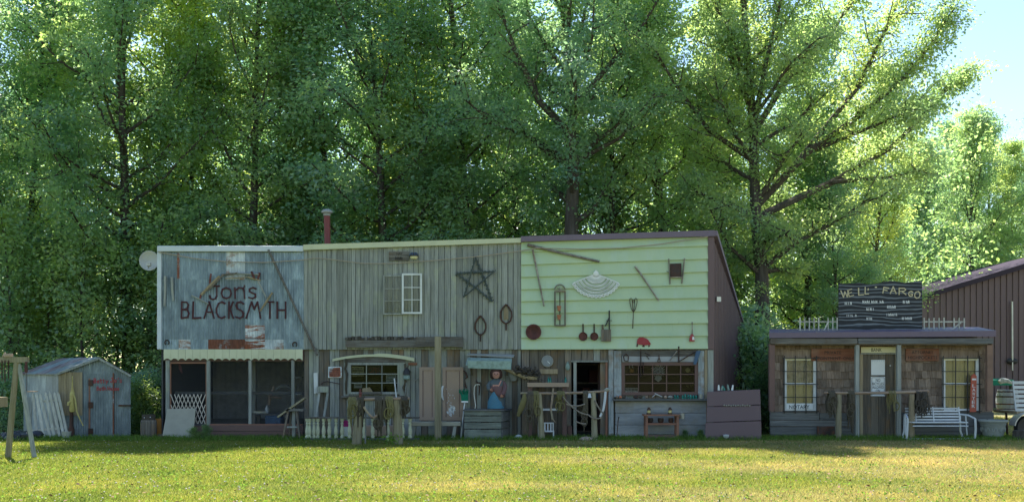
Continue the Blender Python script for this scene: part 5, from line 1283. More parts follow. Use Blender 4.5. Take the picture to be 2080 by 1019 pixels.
sash(gs, fx(1262), fx(1418), fz(802), fz(735), .06, 5, 3, 'brown_paint', .085, .022, 'window_glass', .07)
MB().box(fx(1244), fx(1436), -.22, .06, fz(813), fz(809)).build('shelf', 'board_h', gs)
for k in range(3): piece('wall_course', 'concrete_wash', gs, fx(1249), fx(1434), -.05 - .006 * k, .04, max(.02, fz(814 + 24 * (k + 1) - .5)), fz(814 + 24 * k), 'x', wob=.02)
cab = thing('store_cabinet', 'dark cabinet with shelves seen inside the open doorway', 'cabinet', (fx(1195, 2), 2.2, .05))
x0, x1 = fx(1168, 2.2), fx(1235, 2.2)
for a in (x0, x1 - .05): MB().box(a, a + .05, 2.0, 2.4, .05, 1.95).build('side', 'brown_paint', cab)
for zz in (.05, .5, .95, 1.4, 1.92): MB().box(x0 + .05, x1 - .05, 2.0, 2.4, zz, zz + .04).build('shelf', 'plank_brown', cab)
for (px, zz, w_, h_, m_, lab) in ((1190, .99, .2, .3, 'rust_red', 'dull red box'), (1212, .99, .22, .26, 'blue_cloth', 'blue box'), (1205, 1.44, .25, .35, 'paint_red', 'dark red tin'), (1180, .54, .2, .22, 'tan_wood', 'tan wooden box')):
    x = fx(px, 2.1); solo('shelf_box', MB().box(x - w_ / 2, x + w_ / 2, 2.03, 2.3, zz + .001, zz + h_), m_, lab + ' on the cabinet shelves inside the open doorway', 'box', bevel=.01)
# things in and on the big window
sf = thing('paper_snowflake', 'large white paper snowflake hanging in the big many-paned window', 'snowflake', P(1338, 770, .1))
c = P(1338, 753); 
m_ = MB()
for k in range(12):
    a = 2 * math.pi * k / 12 + .1; L = .20 if k % 2 else .16
    m_.bar((c.x, .085, c.z), (c.x + L * math.cos(a), .085, c.z + L * math.sin(a)), .022, .003)
    for s_ in (-1, 1):
        b_ = a + s_ * .35; m_.bar((c.x + L * .55 * math.cos(a), .083, c.z + L * .55 * math.sin(a)), (c.x + L * .9 * math.cos(b_), .083, c.z + L * .9 * math.sin(b_)), .014, .003)
m_.build('rays', 'sign_white', sf)
m_ = MB(); q = P(1338, 770)
m_.prism([(q.x - .06, q.z + .09), (q.x + .06, q.z + .09), (q.x + .10, q.z + .01), (q.x, q.z - .07), (q.x - .10, q.z + .01)], .082, .086); m_.build('pendant', 'sign_white', sf)
solo('yellow_disc', MB().lathe([(.0, 0), (.06, 0), (.06, .008), (.0, .012)], (fx(1398), .085, fz(751)), 16, 'y'), 'yellow', 'round yellow disc at the right of the big many-paned window', 'disc')
og = thing('orange_ornament', 'orange hanging ornament with two white ears in the big many-paned window', 'ornament', P(1284, 757, .1))
MB().sphere((fx(1284), .09, fz(752)), .055, 1, .5, 1, 10, 7).build('body', 'orange', og, True)
for a in (1278, 1284): MB().tube([P(a + 1, 747, .09), P(a, 741, .09)], [.018, .01], 6).build('ear', 'sign_white', og)
sn = thing('window_sign', 'white notice with two dark lines at the lower left of the big many-paned window', 'sign', P(1283, 800, .08))
MB().box(fx(1270), fx(1297), .082, .087, fz(800), fz(787)).build('card', 'sign_white', sn)
text_part('NO', fx(1271), fx(1276), fz(792.5), fz(788.5), .081, 'paint_black', sn); marks(sn, 1278, 1296, 788.5, 792.5, .081, 'paint_black', 8); text_part('&', fx(1275), fx(1278), fz(798.5), fz(794.5), .081, 'paint_black', sn); marks(sn, 1280, 1291, 794.5, 798.5, .081, 'paint_black', 5)
solo('pale_tray', MB().box(fx(1300), fx(1324), -.0, .03, fz(800), fz(796)), 'sign_white', 'pale tray on the ledge under the big many-paned window', 'tray')
zs = fz(809) + .001; rr = random.Random(8)
for i, px in enumerate((1370, 1375, 1385, 1390, 1396, 1401, 1407, 1412)):
    h_ = rr.uniform(.09, .13)
    solo('glass_insulator', MB().lathe([(.028, 0), (.03, .03), (.022, .04), (.03, .05), (.026, h_ - .02), (.012, h_), (.0, h_)], (fx(px), -.13 + rr.uniform(-.03, .03), zs), 10), 'green_glass',
         ['first', 'second', 'third', 'fourth', 'fifth', 'sixth', 'seventh', 'eighth'][i] + ' teal glass insulator from the left on the window shelf', 'insulator', 'teal glass insulators on the window shelf', True)
junk = [(1252, 'rail_wood', 'tan stone'), (1259, 'clay', 'small reddish stone'), (1266, 'nest_brown', 'dark knob'), (1290, 'iron', 'rusty iron lump'), (1300, 'leather', 'dark bundle'), (1312, 'rail_wood', 'pale wood knot'), (1350, 'door_pink', 'pinkish block'), (1360, 'plank_pale', 'grey block')]
for px, m_, lab in junk:
    solo('curio', MB().sphere((fx(px), -.14, zs + .045), .05, rr.uniform(.7, 1.5), .8, .85, 8, 5), m_, lab + ' on the shelf under the big many-paned window', 'curio', smooth=True)
pl_ = MB().tube([P(1325, 806, -.15), P(1332, 800, -.16), P(1345, 806, -.16)], .014, 6).tube([P(1330, 798, -.16), P(1345, 805, -.18)], .010, 5)
solo('pliers', pl_, 'galv', 'pale pliers lying on the shelf under the big many-paned window', 'pliers')
bk = MB().lathe([(.055, 0), (.075, .12), (.0, .12)], (fx(1422), -.13, zs), 10); solo('wire_cup', bk, 'galv', 'small grey wire cup at the right end of the window shelf', 'cup', smooth=True)
# tools hanging over the big window
for (pts, r_, lab, m_) in (([(1271, 718), (1266, 724), (1268, 732), (1275, 733), (1276, 724), (1271, 718)], .014, 'round rusty ring', 'iron'),
                           ([(1301, 708), (1301, 735), (1300, 765), (1306, 758), (1306, 735)], .014, 'long bent iron rod', 'iron'),
                           ([(1309, 716), (1320, 722), (1312, 722), (1318, 729)], .012, 'twisted iron hook', 'iron'),
                           ([(1338, 720), (1338, 726), (1335, 734), (1341, 734), (1338, 726)], .012, 'small forked iron hanger', 'iron'),
                           ([(1360, 732), (1367, 722), (1375, 712)], .016, 'grey diagonal iron bar', 'steel_pole'),
                           ([(1378, 703), (1378, 720), (1378, 736)], .018, 'knob-ended iron poker', 'iron'),
                           ([(1380, 733), (1398, 722), (1414, 713)], .014, 'long slanting iron bar', 'iron')):
    solo('hanging_tool', MB().tube([Vector((P(a, b).x, -.06, P(a, b).z)) for a, b in pts], r_, 6), m_, lab + ' hanging over the big many-paned window', 'tool', 'tools hanging over the big window')
solo('blue_rag', MB().hexa([P(1408, 739, -.07), P(1414, 740, -.07), P(1414, 740, -.04), P(1408, 739, -.04), P(1414, 712, -.07), P(1424, 712, -.07), P(1424, 712, -.04), P(1414, 712, -.04)]), 'blue_cloth', 'blue rag hanging at the upper right corner of the big window', 'rag')
# table with lanterns
Y = -.45
tb = thing('side_table', 'low reddish-brown wooden table against the whitewashed wall', 'table', (fx(1343, Y), Y, 0))
MB().box(fx(1306, Y), fx(1379, Y), Y - .2, Y + .2, fz(843.5, Y), fz(840.5, Y)).build('top', 'redwood_frame', tb)
MB().box(fx(1311, Y), fx(1374, Y), Y - .16, Y + .16, fz(862, Y), fz(858, Y)).build('shelf', 'redwood_frame', tb)
MB().box(fx(1311, Y), fx(1374, Y), Y - .16, Y + .16, fz(889, Y), fz(882, Y)).build('bottom_shelf', 'brown_paint', tb)
for a in (1309.5, 1372):
    for yy in (Y - .17, Y + .13): MB().box(fx(a, Y), fx(a + 5, Y), yy, yy + .05, .01, fz(843.6, Y)).build('leg', 'redwood_frame', tb)
zt = fz(840.5, Y) + .001
for px, lab in ((1318, 'left'), (1361, 'right')):
    ln = thing('oil_lantern', lab + ' of two dark oil lanterns with yellow glass on the low table', 'lantern', (fx(px, Y), Y, zt), 'oil lanterns on the low table')
    MB().lathe([(.06, 0), (.06, .02), (.045, .03)], (fx(px, Y), Y, zt), 10).build('base', 'iron', ln)
    MB().lathe([(.04, .031), (.05, .06), (.04, .10)], (fx(px, Y), Y, zt), 10).build('globe', 'yellow', ln, True)
    MB().lathe([(.055, .101), (.05, .13), (.03, .15), (.035, .17), (.0, .18)], (fx(px, Y), Y, zt), 10).build('cap', 'iron', ln, True)
for px, w_, lab in ((1320, .09, 'left'), (1342, .08, 'middle'), (1363, .07, 'right')):
    solo('iron_pot', MB().lathe([(.0, 0), (w_ * .7, 0), (w_, .05), (w_ * .9, .12), (.0, .12)], (fx(px, Y), Y, fz(858, Y) + .001), 10), 'iron', lab + ' of three dark iron pots on the table shelf', 'pot', 'iron pots on the table shelf', True)
solo('tin_bucket', MB().lathe([(.0, 0), (.07, 0), (.085, .14), (.0, .14)], (fx(1384, Y) + .02, Y, fz(850, Y)), 10).tube([P(1379, 842, Y), P(1384, 836, Y), P(1390, 842, Y)], .006, 5), 'galv', 'small grey tin bucket hanging at the right end of the low table', 'bucket', smooth=True)
solo('iron_stake', MB().tube([P(1253, 884, -.3), P(1256, 850, -.25), P(1257, 846, -.25)], [.01, .012, .02], 5), 'iron', 'thin iron stake at the left end of the whitewashed wall', 'stake')
# shelf and small things left of the doorway
Y = -.25
sh_ = thing('post_shelf', 'pinkish wall shelf on two dark red posts left of the open doorway', 'shelf', (fx(1113, Y), Y, 0))
MB().box(fx(1071, Y), fx(1155, Y), Y - .16, Y + .16, fz(785, Y), fz(776.5, Y)).build('board', 'door_pink', sh_)
for a in (1072, 1142): MB().box(fx(a, Y), fx(a + 9, Y), Y - .08, Y + .04, .005, fz(785.2, Y)).build('post', 'brown_paint', sh_)
MB().box(fx(1081, Y), fx(1142, Y), Y - .02, Y + .02, fz(833, Y), fz(829, Y)).build('crosspiece', 'sign_white', sh_)
zt = fz(776.5, Y) + .001
for i, px in enumerate((1114, 1118, 1149)):
    solo('green_bottle', MB().lathe([(.0, 0), (.03, 0), (.03, .08), (.012, .11), (.012, .15), (.0, .15)], (fx(px, Y), Y, zt), 9), 'green_glass', ['left of the paired', 'right of the paired', 'single right-hand'][i] + ' green glass bottles on the pinkish wall shelf' if i < 2 else 'single green glass bottle at the right end of the pinkish wall shelf', 'bottle', 'green bottles on the wall shelf', True)
dl = thing('round_dial', 'round grey dial thermometer on the brown wall left of the doorway', 'thermometer', P(1112, 745, 0))
MB().lathe([(.155, -.01), (.155, .03), (.14, .04), (.14, .03), (.0, .03)], (fx(1112), .04, fz(733)), 20, 'y').build('case', 'grey_paint', dl, True)
MB().lathe([(.0, .032), (.135, .032), (.135, .034), (.0, .034)], (fx(1112), .04, fz(733)), 20, 'y').build('face', 'barrel_grey', dl)
pbar('needle', 'sign_white', dl, (fx(1112), .003, fz(733)), (fx(1117), .003, fz(738)), .015, .004)
solo('yellow_board', MB().box(fx(1096), fx(1133), .02, .05, fz(759), fz(749)), 'tan_wood', 'yellowish wooden name board under the round dial', 'sign', bevel=.004)
solo('hanging_ornament', MB().lathe([(.0, .14), (.02, .13), (.05, .05), (.06, -.02), (.03, -.08), (.0, -.09)], (fx(1153), -.0, fz(745)), 8), 'moss_green', 'small grey-green hanging ornament at the left of the doorway head', 'ornament', smooth=True)
ch = thing('white_chair', 'small white slat-back chair behind the long hitching rail', 'chair', (fx(1110, -.45), -.45, 0))
for a in (1094, 1124):
    for yy, zt_ in ((-.55, .24), (-.3, .42)): MB().tube([(fx(a, -.45), yy, 0), (fx(a, -.45), yy, zt_)], .018, 6).build('leg', 'white_paint', ch)
MB().box(fx(1093, -.45), fx(1125, -.45), -.56, -.29, .2, .225).build('seat', 'white_paint', ch)
for a in (1100, 1106, 1112, 1118): MB().box(fx(a, -.45), fx(a + 2.5, -.45), -.31, -.295, .226, .40).build('slat', 'white_paint', ch)
MB().box(fx(1093, -.45), fx(1125, -.45), -.312, -.29, .40, .43).build('top_rail', 'white_paint', ch)
solo('white_rock', MB().sphere((fx(1053, -.5), -.5, .06), .09, 1.2, .8, .8, 8, 6), 'sign_white', 'white painted rock at the foot of the wall by the yellow horse collar', 'rock', smooth=True)
solo('red_bin', MB().box(fx(1152), fx(1161), -.2, -.03, .01, .33), 'brown_paint', 'narrow dark red bin left of the doorway', 'bin', bevel=.01)

# ------------------------------------------------------------------ things hung on the green wall
yw = -.075
def wpt(a, b, y=yw): p = P(a, b); return Vector((p.x, y, p.z))
stick('long_pole', 'long grey pole hung slanting at the top left of the green wall', 'pole', (1071, 498), (1217, 532), .038, 'steel_pole', -.09)
stick('rusty_bar', 'thin iron-tipped bar hung nearly upright at left of the green wall', 'bar', (1082, 508), (1105, 622), .026, 'steel_pole', yw)
stick('slanting_stick', 'dark stick hung slanting between the lace fan and the scoop', 'stick', (1289, 541), (1337, 611), .026, 'steel_pole', yw)
tl = thing('trellis', 'narrow arched wooden trellis holding clay pots on the green wall', 'trellis', wpt(1138, 662))
for a in (1127, 1147.5): pbar('upright', 'plank_brown', tl, wpt(a, 662), wpt(a, 592), .035, .03)
for b in (592, 661): pbar('crossbar', 'plank_brown', tl, wpt(1126, b, yw - .005), wpt(1148.5, b, yw - .005), .035, .03)
pbar('centre_rod', 'iron', tl, wpt(1137, 660), wpt(1137, 593), .022, .02)
MB().tube([wpt(1137 + 10.5 * math.cos(t), 589 - 11 * math.sin(t)) for t in np.linspace(0, math.pi, 11)], .014, 6).build('arch', 'steel_pole', tl, True)
for t in np.linspace(.3, math.pi - .3, 6): pbar('spoke', 'steel_pole', tl, wpt(1137, 590), wpt(1137 + 10 * math.cos(t), 589 - 10 * math.sin(t)), .008, .008)
for b, w_ in ((627, 'upper'), (645, 'lower')):
    solo('clay_pot', MB().lathe([(.0, -.06), (.035, -.06), (.05, .04), (.06, .042), (.06, .07), (.0, .07)], (fx(1135), yw - .06, fz(b)), 12), 'clay', w_ + ' terracotta pot on the arched trellis', 'flower pot', 'clay pots on the trellis', True)
fan = thing('lace_fan', 'large white openwork fan hanging on the green wall', 'wall decoration', wpt(1211, 607))
ax, az = fx(1210), fz(556)
def fpt(r, t, y=yw): return Vector((ax + r * math.sin(t), y, az - r * math.cos(t) * .92))
T = R(66)
ribs = MB()
for t in np.linspace(-T, T, 21): ribs.bar(fpt(.05, t), fpt(.24, t), .014, .008)
ribs.build('ribs', 'sign_white', fan)
MB().lathe([(.0, 0), (.07, 0), (.07, .02), (.0, .03)], (ax, yw, az), 14, 'y').build('boss', 'sign_white', fan)
MB().bar(wpt(1210, 556), wpt(1210, 549), .03, .012).build('hanger', 'sign_white', fan)
web = MB(); rr = random.Random(4)
def rmax(t): return .66 - .03 * math.cos(t * 2) - .02
for r_ in (.24, .33, .42, .51, .60):
    n_ = int(14 + r_ * 30)
    for k in range(n_):
        t = lerp(-T, T, (k + .5) / n_); ra = r_ * T / n_ * 1.15
        cc = fpt(r_ + .03, t)
        for q in range(6):
            a0, a1 = q * math.pi / 3 + r_ * 9, (q + 1) * math.pi / 3 + r_ * 9
            web.bar(cc + Vector((ra * math.cos(a0), 0, ra * math.sin(a0))), cc + Vector((ra * math.cos(a1), 0, ra * math.sin(a1))), .019, .006 + .002 * (q % 2))
for r_ in (.245, .335, .425, .515):
    for k in range(24): web.bar(fpt(r_, lerp(-T, T, k / 24)), fpt(r_, lerp(-T, T, (k + 1) / 24)), .009, .012)
for s_ in (-1, 1): web.bar(fpt(.06, s_ * T), fpt(.62, s_ * T), .02, .013)
o = web.build('lacework', 'sign_white', fan); o['kind'] = 'stuff'
edge = MB()
for k in range(15):
    t = lerp(-T, T, (k + .5) / 15); cc = fpt(.645, t)
    edge.tube([cc + Vector((.038 * math.cos(a), 0, .038 * math.sin(a))) for a in np.linspace(0, 6.283, 9)], .014, 5)
edge.build('scalloped_edge', 'sign_white', fan)
sc_ = thing('slip_scoop', 'rusty square scoop with two long side handles at upper right of the green wall', 'scoop', wpt(1373, 575))
for (p, q) in (((1357.5, 526), (1360, 577)), ((1389.5, 525), (1384, 576))): MB().tube([wpt(*p), wpt(*q)], [.016, .02], 6).build('handle', 'steel_pole', sc_)
MB().hexa([wpt(1361, 562, -.12), wpt(1383, 562, -.12), wpt(1383, 562, -.05), wpt(1361, 562, -.05), wpt(1360, 536, -.09), wpt(1383, 535, -.09), wpt(1383, 535, -.05), wpt(1360, 536, -.05)]).build('pan', 'iron', sc_)
pbar('lip', 'steel_pole', sc_, wpt(1360, 563.5, -.1), wpt(1384, 563.5, -.1), .025, .03); MB().tube([wpt(1353, 551), wpt(1359, 554)], .01, 5).build('hook', 'steel_pole', sc_)
bt = thing('carpet_beater', 'thin wire carpet beater on the green wall', 'carpet beater', wpt(1285, 667))
for s_ in (-1, 1): MB().tube([wpt(1286 + s_ * a, b) for a, b in ((0, 634), (4, 628), (7.2, 615), (7.5, 608), (5, 605.5), (2.5, 608), (1.8, 620), (0.6, 634))], .009, 5).build('loop', 'iron', bt)
MB().tube([wpt(1286, 633), wpt(1284.5, 667)], [.010, .012], 5).build('handle', 'iron', bt)
MB().tube([wpt(1286 + 1.6 * math.cos(t), 612 - 3 * math.sin(t)) for t in np.linspace(0, 6.283, 8)], .006, 4).build('ring', 'iron', bt)
solo('rusty_pan', MB().lathe([(.0, 0), (.13, .0), (.16, .045), (.205, .05), (.205, .04), (.165, .025), (.0, -.01)], (fx(1083.5), -.045, fz(674)), 20, 'y'), 'rust_red', 'round rusty pan at the lower left corner of the green wall', 'pan', smooth=True)
for px, s_, lab in ((1184, 1.0, 'left larger'), (1206.5, .92, 'right smaller')):
    sk = thing('skillet', lab + ' of two rusty skillets on the green wall', 'skillet', wpt(px, 692), 'skillets on the green wall')
    MB().lathe([(.0, 0), (.10 * s_, 0), (.115 * s_, .035), (.105 * s_, .035), (.095 * s_, .012), (.0, .012)], (fx(px), -.045, fz(683)), 16, 'y').build('pan', 'rust_red', sk, True)
    pbar('handle', 'iron', sk, wpt(px, 675, -.06), wpt(px, 657.5, -.06), .034, .016)
hp = thing('pump_ornament', 'small iron hand pump and wooden trough ornament on the green wall', 'ornament', wpt(1231, 694))
for a in (1223, 1228, 1233, 1238): pbar('slat', 'plank_brown', hp, wpt(a, 693), wpt(a, 669), .06, .04)
pbar('pump_column', 'black_iron', hp, wpt(1237, 669, -.09), wpt(1237, 633, -.09), .035, .03); pbar('pump_arm', 'black_iron', hp, wpt(1237, 644, -.09), wpt(1229, 662, -.09), .03, .025)
pbar('spout', 'black_iron', hp, wpt(1231, 651, -.09), wpt(1242, 651, -.09), .018, .02); MB().sphere(wpt(1237, 632, -.09), .022, n=8, m=5).build('knob', 'black_iron', hp); MB().tube([wpt(1224, 669), wpt(1223, 659)], [.03, .02], 6).build('finial', 'plank_brown', hp)
pg = thing('tin_pig', 'small red metal pig silhouette low on the green wall', 'ornament', wpt(1306, 703))
body = [(1293, 697), (1294, 689), (1298, 685), (1305, 684.5), (1312, 687), (1316, 690), (1318, 693), (1321, 697), (1320, 700.5), (1316, 700), (1312, 701), (1305, 700), (1297, 699.5)]
MB().prism([(fx(a), fz(b)) for a, b in body], -.065, -.045).build('body', 'rust_red' if False else 'paint_bright_red', pg)
for a in (1294, 1306, 1308, 1318): pbar('leg', 'paint_red', pg, wpt(a, 698, -.055), wpt(a - .5, 704, -.055), .03, .018)
bs_ = thing('basting_brush', 'red and white brush with long pale handle at lower right of the green wall', 'brush', wpt(1406, 694))
pbar('handle', 'steel_pole', bs_, wpt(1405, 680), wpt(1405, 653.5), .022, .015)
MB().prism([(fx(1399), fz(693)), (fx(1410), fz(693)), (fx(1409), fz(684)), (fx(1406.5), fz(678)), (fx(1403), fz(678)), (fx(1400), fz(684))], -.09, -.05).build('head', 'paint_bright_red', bs_)
MB().prism([(fx(1404.5), fz(690)), (fx(1409.5), fz(690)), (fx(1408.5), fz(684)), (fx(1405.5), fz(683))], -.097, -.0905).build('label_patch', 'sign_white', bs_)
# metal panels standing in front of the right corner
Y = -.6
mp = thing('metal_panel_screen', 'screen of three wide purple-brown metal panels standing at the right corner of the green storefront', 'screen', (fx(1490, Y), Y, 0))
for k, (l0, r0, t0, t1, l1, r1, b0, b1) in enumerate(((1436, 1544, 795, 790, 1436, 1545, 825, 821), (1435, 1545, 826, 822, 1435, 1546, 857, 853), (1433, 1546, 858, 854, 1432, 1547, 896, 894))):
    y0 = Y - .03 - .05 * k; y1 = y0 - .05
    q = [P(l1, b0, y1), P(r1, b1, y1), P(r1, b1, Y + .02), P(l1, b0, Y + .02), P(l0, t0, y0), P(r0, t1, y0), P(r0, t1, Y + .02), P(l0, t0, Y + .02)]
    for v in q: v.z = max(v.z, .0)
    MB().hexa(q).build('panel', 'purple_metal', mp, bevel=.008)
for i in range(12):
    px = 1471 + i * 4.7; solo('bead', MB().sphere(P(px, 822.5 + (i % 2), Y - .1), .022, n=8, m=5), 'tan_board', ['first','second','third','fourth','fifth','sixth','seventh','eighth','ninth','tenth','eleventh','twelfth'][i] + ' pale bead from the left along the seam of the metal panels', 'bead', 'row of pale beads on the metal panels', True)
solo('shell', MB().lathe([(.02, 0), (.07, .05), (.08, .10), (.0, .11)], (fx(1475, -.9), -.9, .05), 9), 'white_paint', 'white shell lying against the foot of the metal panels', 'shell', smooth=True)
rr = random.Random(12)
for i, px in enumerate((1460, 1466, 1472, 1480, 1487)):
    p = P(px, 792, Y + .1)
    solo('tool_handle', MB().tube([p, p + Vector((rr.uniform(-.06, .06), 0, rr.uniform(.1, .16)))], [.03, .018], 7), ['sign_white', 'moss_green', 'green_glass', 'moss_green', 'sign_white'][i], ['first', 'second', 'third', 'fourth', 'fifth'][i] + ' tool handle from the left sticking up behind the metal panels', 'handle', 'handles behind the metal panels', True)
# ================================================================== BANK
bk = thing('bank_building', 'small shingled bank with barred windows and purple metal roof edge', 'building', (fx(1790), 0, 0))
YP = -.35
MB().hexa([(fx(1561, YP), YP - .06, fz(686, YP)), (fx(2021, YP), YP - .06, fz(683, YP)), (fx(2021, YP), .6, fz(683, YP) + .12), (fx(1563, .6), .6, fz(686, YP) + .12), (fx(1561, YP), YP - .06, fz(675.5, YP)), (fx(2021, YP), YP - .06, fz(671, YP)), (fx(2021, YP), .6, fz(671, YP) + .14), (fx(1563, .6), .6, fz(675.5, YP) + .14)]).build('roof_edge', 'purple_trim', bk)
MB().hexa([(fx(1566, .58), .58, 2.68), (fx(2019), .58, 2.72), (fx(2019), 4, 2.25), (fx(1566, 4), 4, 2.25), (fx(1566, .58), .58, 2.76), (fx(2019), .58, 2.80), (fx(2019), 4, 2.33), (fx(1566, 4), 4, 2.33)]).build('roof', 'tin_roof', bk)
for (a, b, m_) in ((1564, 1741, 'beam_wood'), (1741.5, 2017, 'board_h')):
    piece('fascia', m_, bk, fx(a, YP), fx(b, YP), YP - .04, YP - .005, fz(698, YP), fz(686.5, YP), 'x', wob=.03)
MB().box(fx(1566, YP), fx(2015, YP), YP, -.0, fz(700, YP) + .0, fz(697.5, YP)).build('soffit', 'bank_plank', bk)
MB().hexa([(fx(1564), .01, 0), (fx(1564) + .04, .01, 0), (fx(1566, 4) + .04, 3.95, 0), (fx(1566, 4), 3.95, 0), (fx(1564), .01, 2.6), (fx(1564) + .04, .01, 2.6), (fx(1566, 4) + .04, 3.95, 2.24), (fx(1566, 4), 3.95, 2.24)]).build('side_wall', 'bank_plank', bk)
MB().hexa([(fx(2014), .01, 0), (fx(2016), .01, 0), (fx(2016), 3.95, 0), (fx(2014), 3.95, 0), (fx(2014), .01, 2.6), (fx(2016), .01, 2.6), (fx(2016), 3.95, 2.24), (fx(2014), 3.95, 2.24)]).build('side_wall', 'bank_plank', bk)
MB().box(fx(1566, 4), fx(2016), 3.955, 4, 0, 2.3).build('back_wall', 'dark_wall', bk)
paint('corner_brown', (0.24, 0.15, 0.11), .85, .4)
W1, W2, DR = (1592, 1657, 727, 834), (1914, 1987, 727, 834), (1746, 1822)
# sheathing around the openings
for (a, b, c, d) in ((1564, 1592, 700, 888), (1592, 1657, 700, 727), (1592, 1657, 834, 888), (1657, 1746, 700, 888), (1746, 1822, 700, 716), (1822, 1914, 700, 888), (1914, 1987, 700, 727), (1914, 1987, 834, 888), (1987, 2016, 700, 888)):
    MB().box(fx(a), fx(b), .02, .05, max(0, fz(d)), fz(c) + (.15 if c == 700 else 0)).build('sheathing', 'shingle', bk)
rows = [702, 719, 736, 753, 769, 787, 803, 820, 837]
sh_me = {}
def shingle(x0, x1, zb, zt):
    v = random.randrange(4)
    if v not in sh_me:
        rr = random.Random(v); a = rr.uniform(-.02, .03)
        me = MB().hexa([(-.5, -.036, -.5 + a), (.5, -.036, -.5 - a * .5), (.5, 0, -.5), (-.5, 0, -.5), (-.5, -.008, .5), (.5, -.008, .5), (.5, 0, .5), (-.5, 0, .5)]).build('t', 'shingle')
        sh_me[v] = me.data; bpy.data.objects.remove(me)
    o = bpy.data.objects.new('shingle', sh_me[v]); COL.objects.link(o); o.parent = bk
    o.location = Vector(((x0 + x1) / 2, .019 - random.uniform(0, .006), (zb + zt) / 2)) - wloc(bk); o.scale = (x1 - x0 - .004, 1, zt - zb); o.rotation_euler = (0, random.gauss(0, .012), 0)
for (a, b, top) in ((1574, 1591, 0), (1591, 1658, 1), (1658, 1738, 0), (1830, 1913, 0), (1913, 1988, 1), (1988, 2006, 0)):
    for k in range(len(rows) - 1):
        if top and k > 0: break
        x = a + random.uniform(-4, 0)
        while x < b:
            w_ = random.uniform(8, 17); x0, x1 = max(x, a), min(x + w_, b)
            if x1 - x0 > 2.5: shingle(fx(x0), fx(x1), fz(rows[k + 1] + random.uniform(-1.5, 1.5) - (9 if top else 0)), fz(rows[k] - 4))
            x += w_
for (a, b) in ((1563, 1738), (1830, 2018)):
    for k, (c, d) in enumerate(((836, 852), (852.5, 865), (865.5, 884))):
        if a == 1563 and k == 0:
            piece('base_board', 'board_h', bk, fx(1563), fx(1664), -.05, .018, fz(d), fz(c), 'x'); piece('base_board', 'board_h', bk, fx(1664.5), fx(1738), -.045, .018, fz(d), fz(c + 2), 'x')
        else: piece('base_board', 'board_h', bk, fx(a), fx(b), -.05 - .012 * k, .018, fz(d), fz(c), 'x')
for (a, b, m_, y) in ((1563, 1574, 'brown_paint', YP), (2005.5, 2017, 'corner_brown', YP)):
    MB().box(fx(a, y), fx(b, y), y - .0, y + .12, fz(834, y), fz(698.5, y)).build('corner_post', m_, bk)
for (a, b) in ((1738, 1746), (1822.5, 1831)): MB().box(fx(a, YP), fx(b, YP), YP, YP + .11, 0, fz(698.5, YP)).build('porch_post', 'plank_pale', bk, bevel=.006)
# door
dr = MB().box(fx(1746), fx(1822), .03, .05, .04, fz(716)).build('door', 'bank_plank', bk)
e = [1752, 1762, 1769, 1784, 1799, 1808, 1817]
for i in range(6):
    if i in (2, 3):
        for (c, d) in ((716, 730), (761, 884)): piece('plank', 'bank_plank', dr, fx(e[i]), fx(e[i + 1]), .004, .028, fz(d), fz(c))
    else: piece('plank', 'bank_plank', dr, fx(e[i]), fx(e[i + 1]), .004, .028, fz(884), fz(717))
MB().box(fx(1770), fx(1798), .015, .022, fz(761), fz(730)).build('lace_pane', 'sign_white', dr)
for k in range(6): MB().prism([(fx(1771 + k * 4.5), fz(730)), (fx(1775.2 + k * 4.5), fz(730)), (fx(1773 + k * 4.5), fz(735))], .010, .0148).build('lace_edge', 'white_trim', dr)
MB().sphere((fx(1808), -.01, fz(742)), .025, n=8, m=5).build('knob', 'galv', dr)
for a, b in ((1746, 1752), (1817, 1822.4)): MB().box(fx(a), fx(b), -.03, .029, .02, fz(716.5)).build('door_jamb', 'tan_wood', bk)
MB().box(fx(1747), fx(1822), -.06, .03, fz(719), fz(716.6)).build('door_head', 'plank_pale', bk)
MB().box(fx(1746), fx(1822), -.10, .03, .01, .07).build('threshold', 'plank_pale', bk)
def barred(px0, px1, label):
    x0, x1, z0, z1 = fx(px0), fx(px1), fz(834), fz(727); zm = fz(779)
    f_ = MB(); fw = .07
    f_.box(x0, x0 + fw, -.03, .03, z0, z1); f_.box(x1 - fw, x1, -.03, .03, z0, z1); f_.box(x0 + fw, x1 - fw, -.03, .03, z1 - .06, z1); f_.box(x0 + fw, x1 - fw, -.03, .03, z0, z0 + .06); f_.box(x0 + fw, x1 - fw, -.028, .03, zm - .025, zm + .025)
    w_ = f_.build('window', 'white_paint', bk)
    MB().box(x0 + fw, x1 - fw, .0, .004, zm + .026, z1 - .061).build('pane', 'bank_glass', w_); MB().box(x0 + fw, x1 - fw, .012, .016, z0 + .061, zm - .026).build('pane', 'bank_glass', w_)
    MB().box(x0 + fw * .5, x1 - fw * .5, -.031, -.012, z1 - .05, z1 - .01).build('head_strip', 'sign_cream', w_)
    g = thing('window_grille', label, 'grille', (fx((px0 + px1) / 2), -.08, z0))
    for t in (-.01, .333, .667, 1.0): pbar('upright', 'black_iron', g, (lerp(x0, x1, t), -.08, z0 - .06), (lerp(x0, x1, t), -.08, z1 + .06), .022, .018)
    for t in (0, .26, .51, .75, 1.0): pbar('crossbar', 'black_iron', g, (x0 - .05, -.097, lerp(z0, z1, t)), (x1 + .05, -.097, lerp(z0, z1, t)), .020, .014)
    return w_
glass('bank_glass', (.75, .75, .7), .5, 1.5)
barred(1592, 1657, 'black iron grille over the notary window of the bank'); barred(1914, 1987, 'black iron grille over the right window of the bank')
